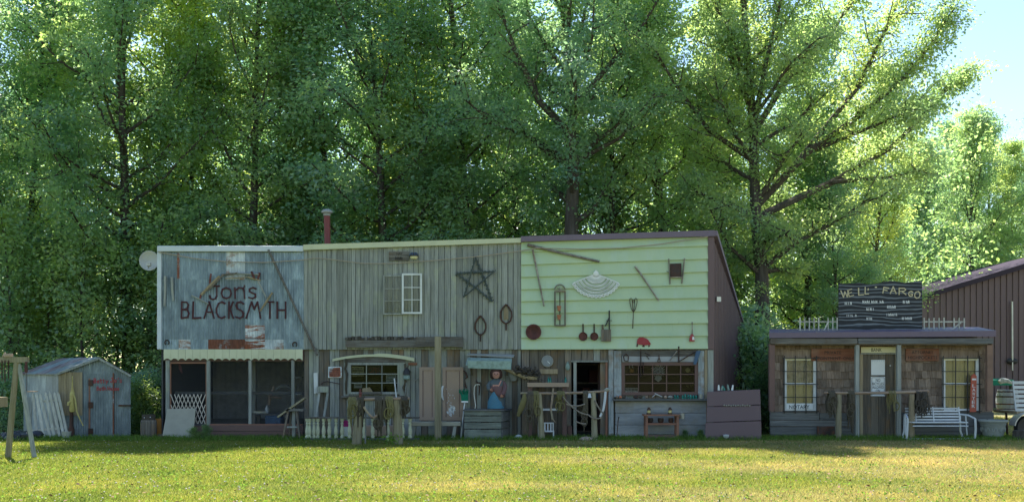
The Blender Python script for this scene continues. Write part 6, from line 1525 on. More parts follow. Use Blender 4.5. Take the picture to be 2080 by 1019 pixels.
paint('reflected_gold', (0.56, 0.50, 0.32), .9, .4, (0.42, 0.42, 0.20), scale=2.0); paint('curtain_dark', (0.46, 0.45, 0.43), .9, .9, (0.08, 0.08, 0.08), scale=7)  # the gold imitates the sunlit lawn mirrored in the panes
cu_ = corr(fx(1918), fx(1983), fz(831), fz(730), .10, .14, .008); solo('curtain', cu_, 'reflected_gold', 'gold curtain imitating the lawn reflection in the right bank window', 'curtain', smooth=True)  # added sheet, coloured like the lawn reflected in this window
cu_ = corr(fx(1596), fx(1653), fz(778), fz(730), .12, .05, .012); solo('curtain', cu_, 'curtain_dark', 'grey lace curtain in the upper half of the notary window', 'curtain', smooth=True)
cu_ = corr(fx(1596), fx(1653), fz(831), fz(780), .10, .14, .008); solo('curtain', cu_, 'reflected_gold', 'yellowish cloth imitating the lawn reflection in the lower half of the notary window', 'curtain', smooth=True)  # added cloth, yellow as the grass reflected in the lower pane
# signs
def board_sign(name, label, px0, px1, py0, py1, y, mat, lines, ink, th=.03, bev=.004):
    s_ = thing(name, label, 'sign', (fx((px0 + px1) / 2, y), y, fz(py1, y)))
    MB().box(fx(px0, y), fx(px1, y), y, y + th, fz(py1, y), fz(py0, y)).build('board', mat, s_, bevel=bev)
    for (t, a, b, c, d) in lines: text_part(t, fx(a, y), fx(b, y), fz(d, y), fz(c, y), y - .0005, ink, s_)
    return s_
board_sign('notary_sign', 'white NOTARY sign at the bottom of the left bank window', 1597, 1652, 818.5, 831, -.045, 'sign_white', [('NOTARY', 1603, 1644, 822, 829.5)], 'paint_black', .012)
board_sign('bank_sign', 'cream BANK sign above the bank door', 1749, 1821.5, 704, 716, -.06, 'sign_cream', [('BANK', 1770, 1791, 706.5, 713.5)], 'paint_black', .02)
board_sign('private_sign', 'reddish wooden PRIVATE APPOINTMENT ONLY sign left of the bank door', 1648, 1738, 707.5, 732.5, -.05, 'sign_red', [('PRIVATE', 1675, 1709, 712.5, 719), ('APPOINTMENT  ONLY', 1651, 1735, 724, 730.5)], 'paint_black')
board_sign('attorney_sign', 'reddish wooden ATTORNEY HIGHPOCKETS sign right of the bank door', 1840, 1908, 707.5, 732.5, -.05, 'sign_red', [('ATTORNEY', 1852, 1896, 711.5, 718), ('HIGHPOCKETS', 1845, 1904, 722.5, 729)], 'paint_black')
ns = board_sign('road_sign', 'white NO BICYCLES ALLOWED metal sign on the bank door', 1769, 1798, 764.5, 804, -.012, 'sign_white', [('NO', 1779, 1788, 768.5, 774.5), ('BICYCLES', 1772, 1795, 776, 781.5), ('ALLOWED', 1772, 1795, 783, 788.5), ('ON', 1779, 1787.5, 790, 796)], 'paint_black', .008, .003)
for q in ((1770.5, 1771.3, 766, 803), (1795.7, 1796.5, 766, 803), (1771.3, 1795.7, 765.8, 766.6)): MB().box(fx(q[0], -.012), fx(q[1], -.012), -.0145, -.0125, fz(q[3], -.012), fz(q[2], -.012)).build('border', 'paint_black', ns)
ls = thing('lawyer_sign', 'tall red LAWYER board with vertical letters leaning on the right bank window', 'sign', P(1977, 836, -.13))
y = -.16
paint('lawyer_red', (0.42, 0.10, 0.06), .7, .3)
MB().prism([(fx(1970, y), fz(836, y)), (fx(1983, y), fz(836, y)), (fx(1984, y), fz(763, y)), (fx(1978.5, y), fz(758, y)), (fx(1973, y), fz(763, y))], y, y + .025).build('board', 'lawyer_red', ls)
MB().box(fx(1974.5, y), fx(1983, y), y - .003, y, fz(771.5, y), fz(768, y)).build('band', 'sign_white', ls)
for k, ch_ in enumerate('LAWYER'): text_part(ch_, fx(1975.2 - k * .25, y), fx(1981.5 - k * .25, y), fz(786 + k * 8.3, y), fz(779.5 + k * 8.3, y), y - .0005, 'sign_white', ls)
# billboard on the roof
yb = .1
bb = thing('painted_billboard', 'dark wavy-grained billboard with yellow stick letters standing on the bank roof', 'billboard', (fx(1788, yb), yb, fz(673, yb)))
topl = [(1873, 570), (1866, 569.5), (1850, 573), (1838, 574), (1820, 571), (1808, 570), (1796, 572), (1780, 576), (1762, 577), (1745, 574), (1730, 575), (1716, 576), (1704, 574)]
MB().prism([(fx(a, yb), fz(b, yb)) for a, b in [(1703, 674), (1873.5, 672)] + topl], yb, yb + .04).build('board', 'billboard_paint', bb)
MB().prism([(fx(a, yb), fz(b, yb)) for a, b in [(1704, 590), (1720, 586), (1760, 583), (1800, 578), (1840, 580), (1872, 577)] + topl], yb - .004, yb - .001).build('bare_edge', 'nest_brown', bb) if False else None
for a in (1712, 1788, 1862): pbar('brace', 'plank_brown', bb, (fx(a, yb), yb + .06, fz(674, yb)), (fx(a, yb), yb + .06, fz(580, yb)), .08, .04)
paint('stick_yellow', (0.55, 0.49, 0.32), .8, .4, (0.25, 0.2, 0.1))
for ch_, a, b, h_, w_, ro in (('W', 1709, 604, 14, 16, .10), ('E', 1725, 602, 13, 9, .30), ('L', 1744, 599, 14, 10, .06), ('L', 1757, 597, 14, 7, .02), ("'", 1764, 600, 14, 2, .15), ('F', 1793, 595, 12, 10, -.18), ('A', 1808, 596, 14, 12, .0), ('R', 1826, 598, 13, 14, .0), ('G', 1845, 601, 10, 8, -.1), ('O', 1856, 604, 14, 11, -.25)):
    s_ = 26.1 / 2028; letter(ch_, fx(a, yb), fz(b, yb), h_ * s_, .026, yb - .008, 'stick_yellow', bb, sx=w_ * s_ / GLY[ch_][0], rot=ro, th=.014)
MB().box(fx(1777, yb), fx(1781, yb), yb - .012, yb - .001, fz(584, yb), fz(582, yb)).build('apostrophe', 'sign_cream', bb)
for (a, b, c, d, n_) in ((1716, 1731, 613, 618.5, 4), (1752, 1783, 610, 615.5, 7), (1787, 1796, 610, 615.5, 2), (1834, 1848, 610, 616, 4), (1760, 1777, 625, 630.5, 5), (1802, 1820, 620, 626, 5), (1720, 1733, 638, 643, 4), (1737, 1740.5, 638, 643, 1), (1760, 1772, 644, 649.5, 4), (1801, 1823, 636, 641.5, 6), (1832, 1853, 643.5, 649, 6)):
    marks(bb, a, b, c, d, yb - .001, 'sign_white', n_, 'small_lettering', yb)
def roof_fence(xs, y, rail0, rail1, diag, label):
    f_ = thing('roof_pickets', label, 'fence', (fx((xs[0] + xs[-1]) / 2, y), y, fz(673, y)))
    for x in xs: piece('picket', 'picket', f_, fx(x - 1.2, y), fx(x + 1.2, y), y - .012, y + .012, fz(673, y), fz(645 + random.uniform(-1, 1), y))
    for b in (653, 671): pbar('rail', 'picket', f_, (fx(rail0, y), y + .025, fz(b, y)), (fx(rail1, y), y + .025, fz(b, y)), .035, .02)
    pbar('brace', 'picket', f_, (fx(diag[0], y), y + .02 - .045, fz(671, y)), (fx(diag[1], y), y + .02 - .045, fz(653, y)), .03, .018)
roof_fence([1625, 1634.5, 1644, 1653.5, 1663, 1682, 1691.5, 1700.5], .12, 1622, 1702, (1673, 1682), 'short row of grey pickets on the bank roof left of the billboard')
roof_fence([1877, 1887, 1897, 1907.5, 1917.5, 1938, 1948, 1958.5], .12, 1875, 1961, (1931, 1953), 'short row of grey pickets on the bank roof right of the billboard')
# hitching rail of the bank
Y = -.55
hr = thing('hitching_rail', 'mossy hitching rail on two round posts before the bank door', 'hitching rail', (fx(1778, Y), Y, 0))
for (a, t, m_) in ((1703, 800, 'post_wood'), (1851, 800, 'tan_wood')): MB().tube([(fx(a, Y), Y, -.05), (fx(a + .5, Y), Y, .6), (fx(a + 1, Y), Y, fz(t, Y))], [.08, .075, .068], 10).build('post', m_, hr, True)
MB().tube([P(1674, 797, Y), P(1740, 798, Y), P(1810, 797, Y), P(1886, 794, Y)], [.03, .035, .038, .045], 9).build('rail', 'rail_wood', hr, True)
tack(1688, Y, 796, 848, 14, 'dark tangled harness at the left end of the bank hitching rail', 'leather', 21, dense=13)
tack(1728, Y, 796, 880, 12, 'long dark straps on the bank hitching rail left of the door', 'leather', 22, dense=10)
tack(1812, Y, 796, 845, 14, 'mossy straps on the bank hitching rail before the door edge', 'moss_leather', 23, dense=6)
tack(1869, Y, 794, 848, 22, 'thick dark harness and chains at the right end of the bank hitching rail', 'nest_brown', 24, dense=20)
solo('boot_scraper', MB().box(fx(1660, -.2), fx(1695, -.2), -.22, -.16, fz(882, -.2), fz(865, -.2)), 'iron', 'rusty grate leaning at the foot of the bank left of the door', 'grate')
# glider bench
Y = -.45
gb = thing('glider_bench', 'white slatted metal glider bench before the right bank window', 'bench', (fx(1895, Y), Y, 0))
x0, x1 = fx(1842, Y), fx(1953, Y)
for k, b in enumerate((827.5, 833, 838.5, 844, 850)): MB().box(x0, x1, Y + .12 - k * .02, Y + .135 - k * .02, fz(b + 3.2, Y), fz(b, Y)).build('back_slat', 'white_paint', gb)
for k in range(4): MB().box(x0, x1, Y - .38 + k * .11, Y - .29 + k * .11, fz(857, Y), fz(855, Y)).build('seat_slat', 'white_paint', gb)
for px in (1862, 1898, 1951): pbar('back_strap', 'white_paint', gb, (fx(px, Y), Y + .02, fz(857, Y)), (fx(px, Y), Y + .105, fz(826, Y)), .025, .012)
MB().tube([(x0, Y - .38, fz(863, Y)), (x1, Y - .38, fz(863, Y))], .016, 6).build('seat_frame', 'white_paint', gb)
for s_, xx in ((-1, fx(1836, Y)), (1, fx(1958, Y))):
    MB().tube([(xx - .06 * s_, Y + .1, fz(841, Y)), (xx - .05 * s_, Y + .1, .22), (xx, Y + .08, .05), (xx + .06 * s_, Y - .3, .03), (xx + .09 * s_, Y - .42, .06), (xx + .09 * s_, Y - .45, .3), (xx + .08 * s_, Y - .45, fz(848, Y))], .027, 8).build('leg', 'white_paint', gb, True)
    MB().tube([(xx + .08 * s_, Y - .45, fz(848, Y)), (xx + .02 * s_, Y - .2, fz(842, Y)), (xx - .06 * s_, Y + .1, fz(841, Y))], .022, 7).build('armrest', 'white_paint', gb, True)
    MB().tube([(xx, Y - .1, fz(843, Y)), (xx + .01 * s_, Y - .15, .12)], .016, 6).build('strut', 'white_paint', gb)
MB().tube([(fx(1836, Y), Y - .3, .035), (fx(1958, Y), Y - .3, .035)], .018, 6).build('floor_bar', 'white_paint', gb)
# planter
Y = -.35
pn = thing('stone_planter', 'large grey moulded planter at the right corner of the bank', 'planter', (fx(2017, Y), Y, 0))
MB().lathe([(.21, 0), (.22, .04), (.20, .06), (.24, .09), (.31, .42), (.36, .46), (.36, .50), (.31, .50), (.29, .44), (.0, .42)], (fx(2017, Y), Y, .0), 24).build('bowl', 'planter', pn, True)
m_ = MB()
for k in range(10):
    a = 2 * math.pi * k / 10; ra = .285
    m_.tube([(fx(2017, Y) + (ra + .002) * math.cos(a + q * .14), Y + (ra + .002) * math.sin(a + q * .14), .26 + .06 * math.sin(q * 2.4)) for q in np.linspace(-1.5, 1.5, 7)], .012, 5)
m_.build('relief', 'planter', pn)
for b in (.36, .40): MB().lathe([(.298 + (b - .36) * .25, -.008), (.312 + (b - .36) * .25, 0), (.298 + (b - .36) * .25, .008)], (fx(2017, Y), Y, b), 24).build('moulding', 'planter', pn)

# ================================================================== RIGHT EDGE AND BARN
Yb = 24.0
bn_ = thing('brown_barn', 'large purple-brown metal barn with sloping roof edge beyond the bank', 'building', (fx(2000, Yb), Yb, 0))
xa, xb = fx(1872, Yb), fx(2240, Yb); npan = 30
def btop(x): return lerp(fz(607, Yb), fz(492, Yb), (x - xa) / (xb - xa))
for i in range(npan):
    a, b = lerp(xa, xb, i / npan), lerp(xa, xb, (i + 1) / npan)
    vs = []
    for (u, o_) in ((0, 0), (.03, .0), (.07, .05), (.15, .05), (.19, 0), (1, 0)): x = lerp(a, b, u); vs += [(x, Yb - o_, .02), (x, Yb - o_, btop(x))]
    MB().add(vs, [(2 * k, 2 * k + 2, 2 * k + 3, 2 * k + 1) for k in range(5)]).build('wall_panel', 'barn_metal', bn_)
z0, z1 = btop(xa), btop(xb)
MB().hexa([(xa - .3, Yb - .3, z0 - .12), (xb, Yb - .3, z1 - .12 + .0), (xb, Yb + 14, z1 - .12), (xa - .3, Yb + 14, z0 - .12), (xa - .3, Yb - .3, z0 + .13), (xb, Yb - .3, z1 + .13), (xb, Yb + 14, z1 + .13), (xa - .3, Yb + 14, z0 + .13)]).build('roof', 'barn_roof', bn_)
MB().box(xa - .02, xa + .02, Yb + .01, Yb + 13.9, 0, z0 - .13).build('side_wall', 'barn_metal', bn_)
solo('conduit', MB().tube([P(2056, 612, Yb - .15), P(2056.5, 730, Yb - .15)], .05, 6).tube([P(2056.5, 730, Yb - .15), P(2056.8, 752, Yb - .15)], .035, 6), 'galv', 'pale vertical conduit fixed on the barn wall', 'conduit')
MB().sphere(P(2056, 733, Yb - .1), .3, 1, .3, .55, 10, 6).build('hose_reel', 'black_iron', bn_, True)
Yr = 20.5
solo('teal_tarp', MB().hexa([(fx(2014, Yr), Yr, fz(782, Yr)), (fx(2060, Yr), Yr, fz(782, Yr)), (fx(2060, Yr), Yr + 1.2, fz(782, Yr)), (fx(2014, Yr), Yr + 1.2, fz(782, Yr)), (fx(2014, Yr), Yr, fz(771, Yr)), (fx(2060, Yr), Yr, fz(771, Yr)), (fx(2060, Yr), Yr + 1.2, fz(768, Yr)), (fx(2014, Yr), Yr + 1.2, fz(768, Yr))]), 'green_glass' if False else 'broom_green', 'dark teal tarp-covered table at the foot of the barn', 'tarp')
for a in (2016, 2056): solo('table_trestle', MB().box(fx(a, Yr), fx(a + 3, Yr), Yr + .1, Yr + .3, 0, fz(782, Yr)), 'dark_wall', ('left' if a == 2016 else 'right') + ' dark leg holding up the teal tarp', 'leg')
Yr = 19.0
br_ = thing('grey_barrel', 'big grey wooden barrel on the grass before the barn', 'barrel', (fx(2045, Yr), Yr, 0))
cB = (fx(2046, Yr), Yr, .0)
for k in range(18):
    a0, a1 = 2 * math.pi * k / 18 + .006, 2 * math.pi * (k + 1) / 18 - .006; vs = []; fs = []
    for (r_, h_) in ((.40, 0), (.46, .25), (.48, .5), (.46, .75), (.40, 1.0)): vs += [(cB[0] + r_ * math.cos(a0), cB[1] + r_ * math.sin(a0), h_), (cB[0] + r_ * math.cos(a1), cB[1] + r_ * math.sin(a1), h_)]
    for i in range(4): fs.append((2 * i, 2 * i + 1, 2 * i + 3, 2 * i + 2))
    MB().add(vs, fs).build('stave', 'barrel_grey', br_)
for h_, r_ in ((.12, .437), (.35, .477), (.68, .472), (.9, .43)): MB().lathe([(r_, -.03), (r_ + .008, 0), (r_, .03)], (cB[0], cB[1], h_), 20).build('hoop', 'iron', br_)
MB().lathe([(.0, .96), (.40, .96), (.40, .98), (.0, .98)], (cB[0], cB[1], 0), 18).build('lid', 'barrel_grey', br_)
solo('twig_heap', MB().tube([P(2030, 776, Yr), P(2036, 772, Yr), P(2046, 773, Yr), P(2056, 778, Yr)], [.10, .14, .1, .05], 7), 'plank_pale', 'pale heap of twigs lying on the grey barrel', 'twigs', smooth=True)
# old trailer
Y = -.1
tr = thing('slatted_trailer', 'small trailer with white slatted side and silver mudguard at the right edge', 'trailer', (fx(2090, Y), Y, 0))
for k in range(7): piece('slat', 'white_paint', tr, fx(2057 + k * 1.0, Y), fx(2150, Y), Y - .02, Y + .01, fz(779.5 + k * 9.2, Y), fz(773.5 + k * 9.2, Y), 'x', wob=.01)
pbar('stake', 'white_trim', tr, (fx(2055.5, Y), Y - .04, fz(772, Y)), (fx(2062, Y), Y - .04, fz(834, Y)), .03, .03); pbar('stake', 'white_trim', tr, (fx(2140, Y), Y + .04, fz(772, Y)), (fx(2140, Y), Y + .04, fz(834, Y)), .05, .05)
MB().box(fx(2063, Y), fx(2150, Y), Y - .06, Y + 1.2, fz(840, Y), fz(834.5, Y)).build('bed', 'tan_wood', tr)
cw = (fx(2078, Y), Y - .16, .30)
MB().lathe([(.16, -.09), (.27, -.1), (.30, -.06), (.30, .06), (.27, .1), (.16, .09)], cw, 24, 'y').build('tyre', 'black_plastic', tr, True)
MB().lathe([(.0, .0), (.06, .05), (.15, .03), (.165, .06), (.165, -.05), (.0, -.05)], cw, 18, 'y').build('rim', 'galv', tr, True)
vs = []; fs = []
for i, t in enumerate(np.linspace(R(172), R(8), 13)):
    for r_ in (.36, .385):
        for yy in (-.17, .17): vs.append((cw[0] + r_ * math.cos(t), cw[1] + yy, cw[2] + r_ * math.sin(t)))
for i in range(12):
    q = i * 4; fs += [(q, q + 1, q + 5, q + 4), (q + 2, q + 6, q + 7, q + 3), (q, q + 4, q + 6, q + 2), (q + 1, q + 3, q + 7, q + 5)]
MB().add(vs, fs).build('mudguard', 'galv', tr, True)
MB().tube([(fx(2063, Y), Y + .5, fz(838, Y)), (fx(2066, Y), Y + .5, .0)], .03, 6).build('prop', 'iron', tr)
solo('log_stump', MB().lathe([(.20, 0), (.18, .06), (.17, .25), (.16, .25), (.0, .26)], (fx(2072, -.75), -.75, 0), 14), 'bark', 'dark stump standing before the trailer wheel', 'stump', smooth=True)
# ================================================================== BATH HOUSE SHED
sh = thing('tin_shed', 'small blue-grey tin shed with rusty gable roof and red painted lettering on its door', 'shed', (fx(160), .6, 0))
xl, xm, xr = fx(118), fx(204), fx(265); zE, zR = fz(758.5), fz(727); zl = fz(757)
def gtop(x): return lerp(fz(757), zR, (x - xl) / (xm - xl)) if x < xm else lerp(zR, fz(759), (x - xm) / (xr - xm))
for (a, b) in ((118, 160), (160, 184), (232, 265)):
    corr(fx(a), fx(b) + .005, .01, lambda x: gtop(x) - .02, 0.0 - .003 * (a == 160), .065, .007).build('front_sheet', 'tin_shed', sh, True)
corr(fx(184), fx(232), fz(758) + .0, lambda x: gtop(x) - .02, 0.001, .065, .007).build('front_sheet', 'tin_shed', sh, True)
BLx, BLy = fx(48, 2.2), 2.2                      # back left corner; the shed is turned towards the lawn
for i in range(6):
    t0, t1 = i / 6, (i + 1) / 6; vs = []
    for u in np.linspace(0, 1, 13):
        t = lerp(t0, t1, u); vs += [(lerp(xl, BLx, t), lerp(0.01, BLy, t) - .006 * math.cos(u * 12 * math.pi), .01), (lerp(xl, BLx, t), lerp(0.01, BLy, t) - .006 * math.cos(u * 12 * math.pi), lerp(fz(757), fz(757, 2.2), t))]
    MB().add(vs, [(2 * k, 2 * k + 2, 2 * k + 3, 2 * k + 1) for k in range(12)]).build('side_sheet', 'tin_shed', sh, True)
off = Vector((BLx - xl, BLy, 0)); 
zEb = fz(757, 2.2)
rp, el, er = Vector((xm, -.08, zR + .02)), Vector((xl - .06, -.08, fz(758) - .02)), Vector((xr + .05, -.08, fz(761)))
d = off * 1.04
for k in range(4):
    p0, p1 = d * (k / 4), d * ((k + 1) / 4 + .01); up = Vector((0, 0, .012 + .004 * (k % 2)))
    for (a, b) in ((el, rp), (rp, er)):
        MB().hexa([a + p0, b + p0, b + p1, a + p1, a + p0 + up, b + p0 + up, b + p1 + up, a + p1 + up]).build('roof_sheet', 'tin_roof' if (k + (a == rp)) % 2 else 'tin_shed', sh)
pbar('barge_board', 'plank_pale', sh, el + Vector((0, -.015, -.03)), rp + Vector((0, -.015, -.03)), .05, .02); pbar('barge_board', 'plank_pale', sh, rp + Vector((0, -.015, -.03)), er + Vector((0, -.015, -.03)), .05, .02)
MB().hexa([(xr - .02, .02, 0), (xr, .02, 0), (xr + off.x, off.y, 0), (xr + off.x - .02, off.y, 0), (xr - .02, .02, fz(760)), (xr, .02, fz(760)), (xr + off.x, off.y, fz(760)), (xr + off.x - .02, off.y, fz(760))]).build('side_wall', 'tin_shed', sh)
MB().box(BLx, xr + off.x, 2.2, 2.22, 0, fz(757)).build('back_wall', 'tin_shed', sh)
for k in range(9):
    a = lerp(120, 168.5, k / 9); b = lerp(120, 168.5, (k + 1) / 9); piece('window_board', 'tan_wood', sh, fx(a), fx(b) - .004, -.04, -.012, fz(843), fz(755), wob=.03)
dr = corr(fx(184.5), fx(232), .03, fz(758), -.025, .065, .006).build('door', 'tin_shed', sh, True)
corr(fx(229.7), fx(232.6), fz(884), fz(757), -.030, .07, .003).build('rust_strip', 'tin_rust', dr)
MB().box(fx(181), fx(184.2), -.03, .02, .02, fz(768)).build('door_post', 'redwood_frame', sh)
for b in (777, 822, 875): MB().box(fx(181), fx(190.5), -.055, -.0355, fz(b + 6), fz(b - 6)).build('hinge', 'iron', dr)
MB().box(fx(242), fx(266), -.05, -.015, fz(824.5), fz(821)).build('latch_bar', 'iron', sh)
x = 192
for ch, w_ in (('B', 5.5), ('e', 5), ('t', 4.5), ('t', 4.5), ('y', 7)):
    cap = ch in 'B'; letter(ch, fx(x), fz(777), (9 if cap else 8.5) / 78, .02, -.036, 'paint_bright_red', dr, sx=w_ * .75 / 78 / GLY[ch][0]); x += w_ + 1
x = 226
for ch, w_ in (('J', 6), ('o', 5), ("'", 3), ('s', 5)): letter(ch, fx(x), fz(776), 9 / 78, .02, -.036, 'paint_bright_red', dr, sx=w_ * .75 / 78 / GLY[ch][0]); x += w_ + 1.5
x = 198
for ch, w_ in (('B', 4.5), ('a', 4), ('t', 3.5), ('h', 5.5), (' ', 1), ('H', 5), ('o', 4), ('u', 4), ('s', 4), ('e', 4)):
    if ch != ' ': letter(ch, fx(x), fz(792), 7.5 / 78, .017, -.036, 'paint_bright_red', dr, sx=w_ * .75 / 78 / GLY[ch][0])
    x += w_ + .7
# leaning picket fence panel
Y = -.4
pf = thing('picket_panel', 'weathered leaning panel of pale picket fence beside the tin shed', 'fence', (fx(92, Y), Y, 0))
for (bt_, tp) in (((60, 886), (51, 808)), ((75, 890), (66, 796)), ((89, 889), (73, 796)), ((102, 887), (80, 797)), ((110, 887), (92, 795)), ((121, 885), (100, 794)), ((129, 883), (110, 795)), ((136, 880), (117, 795))):
    a, b = P(bt_[0], bt_[1], Y - .1), P(tp[0], tp[1], Y + .15); a.z = max(a.z, .0); dd = (b - a); L = dd.length; dd.normalize(); s_ = Vector((dd.z, 0, -dd.x)).normalized() * .034; th = Vector((0, .02, 0))
    q = [a - s_, a + s_, b + s_ - dd * .08, b, b - s_ - dd * .08]
    MB().add([v for v in q] + [v + th for v in q], [(0, 1, 2, 3, 4), (9, 8, 7, 6, 5), (0, 5, 6, 1), (1, 6, 7, 2), (2, 7, 8, 3), (3, 8, 9, 4), (4, 9, 5, 0)]).build('picket', 'picket', pf)
pbar('rail', 'picket', pf, P(83, 815, Y + .15), P(118, 812, Y + .15), .06, .03); pbar('rail', 'picket', pf, P(66, 874, Y - .02), P(136, 868, Y - .02), .06, .03)
solo('grey_plank', MB().hexa([(fx(54, 0), -.1, 0), (fx(66, 0), -.1, 0), (fx(66, 0), -.07, 0), (fx(54, 0), -.07, 0), (fx(52, 0), .06, fz(806)), (fx(63, 0), .06, fz(806)), (fx(63, 0), .09, fz(806)), (fx(52, 0), .09, fz(806))]), 'plank_pale', 'wide pale plank leaning left of the picket panel', 'plank')
# hand pump
Y = -.45
hp = thing('hand_pump', 'rusty yellow hand water pump with long handle before the tin shed', 'pump', (fx(146, Y), Y, 0))
paint('pump_yellow', (0.46, 0.40, 0.14), .7, .5, (0.2, 0.09, 0.04), scale=12)
def zz(b): return fz(b, Y)
MB().lathe([(.075, 0), (.08, zz(872)), (.05, zz(866)), (.045, zz(840)), (.055, zz(835))], (fx(145, Y), Y, .01), 12).build('base', 'iron', hp, True)
MB().lathe([(.055, zz(836)), (.07, zz(834)), (.065, zz(800)), (.05, zz(796)), (.02, zz(785)), (.012, zz(764)), (.0, zz(763))], (fx(147, Y), Y, .0), 12).build('barrel', 'pump_yellow', hp, True)
MB().tube([P(149, 798, Y - .02), P(153, 810, Y - .06), P(156, 835, Y - .08), P(162, 850, Y - .1), P(169, 864, Y - .1)], [.02, .022, .018, .016, .014], 7).build('handle', 'pump_yellow', hp, True)
MB().tube([P(144, 815, Y - .03), P(139, 817, Y - .08), P(138, 823, Y - .09)], [.03, .028, .026], 8).build('spout', 'pump_yellow', hp, True)
solo('pump_tub', MB().lathe([(.0, 0), (.10, 0), (.125, .16), (.115, .16), (.0, .12)], (fx(140, Y), Y - .15, .06), 12), 'galv', 'small grey tub at the foot of the hand pump', 'tub', smooth=True)
solo('tub_block', MB().box(fx(134, Y), fx(147, Y), Y - .24, Y - .09, 0, .058), 'beam_wood', 'wood block under the small grey tub', 'block')
# timber frame
Y = -6.1
tf = thing('timber_swing_frame', 'leaning timber swing frame of two round posts and a beam at the left edge', 'frame', (fx(40, Y), Y, 0))
MB().tube([P(16, 932, Y), P(25, 830, Y), P(34, 733, Y)], [.062, .06, .055], 10).build('post', 'post_wood', tf, True)
MB().tube([P(70, 928, Y - .1), P(55, 840, Y - .05), P(38, 738, Y + .02)], [.048, .046, .042], 10).build('brace', 'plank_pale', tf, True)
MB().bar(P(-180, 731, Y), P(57, 730, Y), .11, .11).build('beam', 'post_wood', tf)
MB().tube([P(-165, 932, Y), P(-150, 735, Y)], [.062, .055], 10).build('post', 'post_wood', tf, True)
solo('rusty_pulley', MB().lathe([(.03, -.03), (.08, -.035), (.09, 0), (.08, .035), (.03, .03)], P(17, 721, Y), 12).tube([P(6, 724, Y), P(10, 716, Y), P(14, 724, Y)], .02, 6), 'door_pink', 'rusty pulley lying on the timber frame beam', 'pulley', smooth=True)
for i, (px, b) in enumerate(((4, 770), (10, 772), (17, 768))):
    mb = MB(); 
    for k in range(12):
        c = P(px, lerp(734, b, k / 11), Y - .07); pts = [c + Vector((.012 * math.cos(t) * (k % 2), .012 * math.cos(t) * (1 - k % 2), .03 * math.sin(t))) for t in np.linspace(0, 6.283, 7)]
        mb.tube(pts, .006, 4)
    solo('hanging_chain', mb, 'iron', ['left', 'middle', 'right'][i] + ' of three rusty chains hanging from the timber frame beam', 'chain', 'chains on the timber frame')
solo('rusty_weight', MB().lathe([(.0, -.16), (.03, -.15), (.035, -.04), (.02, 0), (.03, .05), (.0, .06)], P(53, 740, Y - .08), 9), 'rust_red', 'rusty weight hanging at the right end of the timber frame beam', 'weight', smooth=True)
hg = thing('hanging_tray', 'thin wooden tray hung on a wire beside the tin shed wall', 'tray', P(56, 795, Y + .2))
MB().tube([P(54, 745, Y), P(54, 793, Y + .2)], .004, 4).build('wire', 'iron', hg); MB().box(fx(49, Y), fx(64, Y), Y + .12, Y + .28, fz(795.5, Y + .2), fz(793.5, Y + .2)).build('board', 'rail_wood', hg)
solo('feed_box', MB().box(fx(-14, -5.5), fx(6, -5.5), -5.7, -5.3, fz(826, -5.5), fz(806, -5.5)).tube([(fx(-4, -5.5), -5.5, 0), (fx(-4, -5.5), -5.5, fz(826, -5.5))], .03, 7), 'tan_wood', 'yellowish feed box on a post at the left edge', 'feeder')
# dark heap
rr = random.Random(6); mb = MB()
for k in range(26):
    a = rr.uniform(-8, 68); h_ = 12 * math.exp(-((a - 45) / 22) ** 2) + 6; mb.sphere((fx(a, -.7), -.7 + rr.uniform(-.2, .3), rr.uniform(.02, .14)), rr.uniform(.10, .10 + h_ * .007), rr.uniform(.8, 1.8), 1, rr.uniform(.5, .9), 8, 5)
solo('black_sheeting', mb, 'black_plastic', 'heap of crumpled black plastic sheeting behind the timber frame', 'plastic sheet', smooth=True)
# barrel and orange drum
Y = -.15
ob = thing('old_barrel', 'dark weathered wooden barrel between tin shed and blacksmith shop', 'barrel', (fx(302, Y), Y, 0))
cB = (fx(302, Y), Y)
for k in range(14):
    a0, a1 = 2 * math.pi * k / 14 + .012, 2 * math.pi * (k + 1) / 14 - .012; vs = []
    for (r_, h_) in ((.19, .0), (.205, .22), (.20, .45), (.185, fz(852, Y))): vs += [(cB[0] + r_ * math.cos(a0), cB[1] + r_ * math.sin(a0), h_), (cB[0] + r_ * math.cos(a1), cB[1] + r_ * math.sin(a1), h_)]
    MB().add(vs, [(2 * i, 2 * i + 1, 2 * i + 3, 2 * i + 2) for i in range(3)]).build('stave', 'plank_brown', ob)
MB().lathe([(.0, .44), (.17, .44), (.17, .46), (.0, .46)], (cB[0], cB[1], 0), 14).build('head', 'dark_wall', ob)
MB().lathe([(.165, .46), (.17, fz(841, Y)), (.155, fz(841, Y)), (.15, .46)], (cB[0], cB[1], 0), 14).build('rim', 'nest_brown', ob)
for (a, b) in ((298, 847), (310, 846)): MB().sphere((fx(a, Y), Y - .17, fz(b, Y)), .012, n=6, m=4).build('bolt', 'sign_white', ob)
solo('orange_drum', MB().lathe([(.11, 0), (.115, .2), (.11, .45), (.0, .46)], (fx(324, .25), .25, .05), 12), 'orange', 'small orange drum behind the old barrel', 'drum', smooth=True)
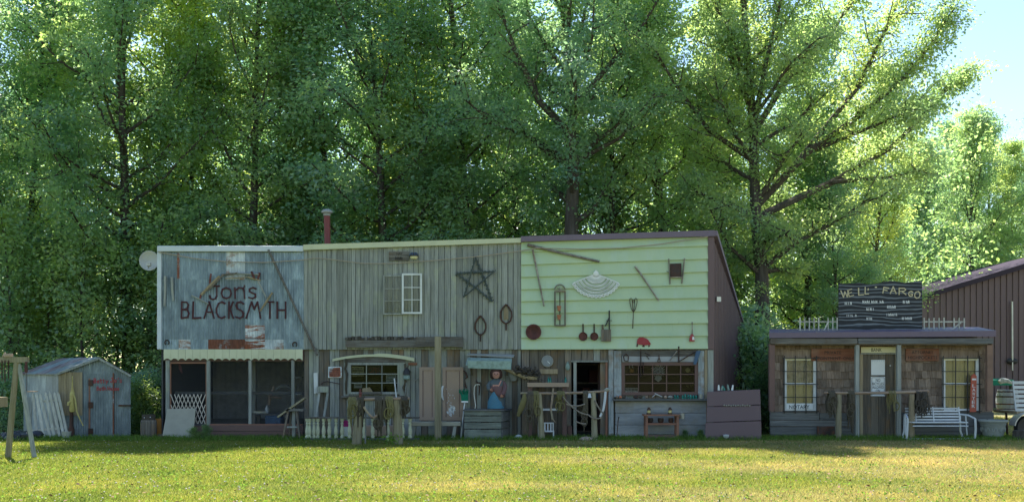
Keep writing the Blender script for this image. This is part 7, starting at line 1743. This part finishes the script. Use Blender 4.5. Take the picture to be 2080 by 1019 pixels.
# weeds and small plants
for (px, Y, h_, lab) in ((395, -.75, .30, 'green weed plant before the leaning plywood sheet'), (418, -.6, .34, 'green weed plant right of the leaning plywood sheet'), (1392, -.45, .22, 'weedy plant right of the low table'), (1424, -.4, .22, 'weedy plant left of the metal panels')):
    tree('b1', fx(px, Y), Y, h_, px, lab, 'weed plants', 'weed_plant')
w_ = thing('lime_seedling', 'bright lime-green seedling at the right post of the balustrade hitching rail', 'plant', (fx(796, -2.5), -2.5, 0))
rr = np.random.default_rng(3); C = np.stack([rr.normal(0, .05, 14), rr.normal(0, .04, 14), rr.uniform(.05, .22, 14)], 1); V, F = leaves_at(C, rr, 5, .03, .07, .05); mesh_np('leaves', V, F, 'leaf_lime', w_)
MB().tube([(fx(796, -2.5), -2.5, 0), (fx(796, -2.5), -2.5, .2)], .006, 5).build('stem', 'leaf_lime', w_)

# loose stones along the foot of the walls
def gravel(x0, x1, y0, y1, n_, label):
    rr = np.random.default_rng(int(x0 * 10) + 500); x = rr.uniform(x0, x1, n_); y = y1 - (y1 - y0) * rr.random(n_) ** 1.6; s = rr.uniform(.012, .035, n_)
    base = np.array([(1, 0, 0), (-1, 0, 0), (0, 1, 0), (0, -1, 0), (0, 0, .7), (0, 0, -.7)], float)
    V = (np.stack([x, y, s * .4], 1)[:, None, :] + base[None] * (s[:, None, None] * rr.uniform(.6, 1.4, (n_, 6, 1)))).reshape(-1, 3)
    f = np.array([(0, 2, 4), (2, 1, 4), (1, 3, 4), (3, 0, 4), (2, 0, 5), (1, 2, 5), (3, 1, 5), (0, 3, 5)])
    o = mesh_np('gravel', V, (np.arange(n_)[:, None, None] * 6 + f[None]).reshape(-1, 3), 'gravel'); tag(o, label, 'gravel', kind='stuff')
gravel(fx(860), fx(1430), -.55, -.04, 1700, 'loose stones and dirt along the foot of the plank and green storefronts')
gravel(fx(1565), fx(2010), -.6, -.08, 1100, 'loose stones and dirt along the foot of the bank')
sheet('bare_soil', 'soil', fx(850), fx(1435), -.5, .1, .005); sheet('bare_soil', 'soil', fx(1560), fx(2020), -.62, .0, .005)
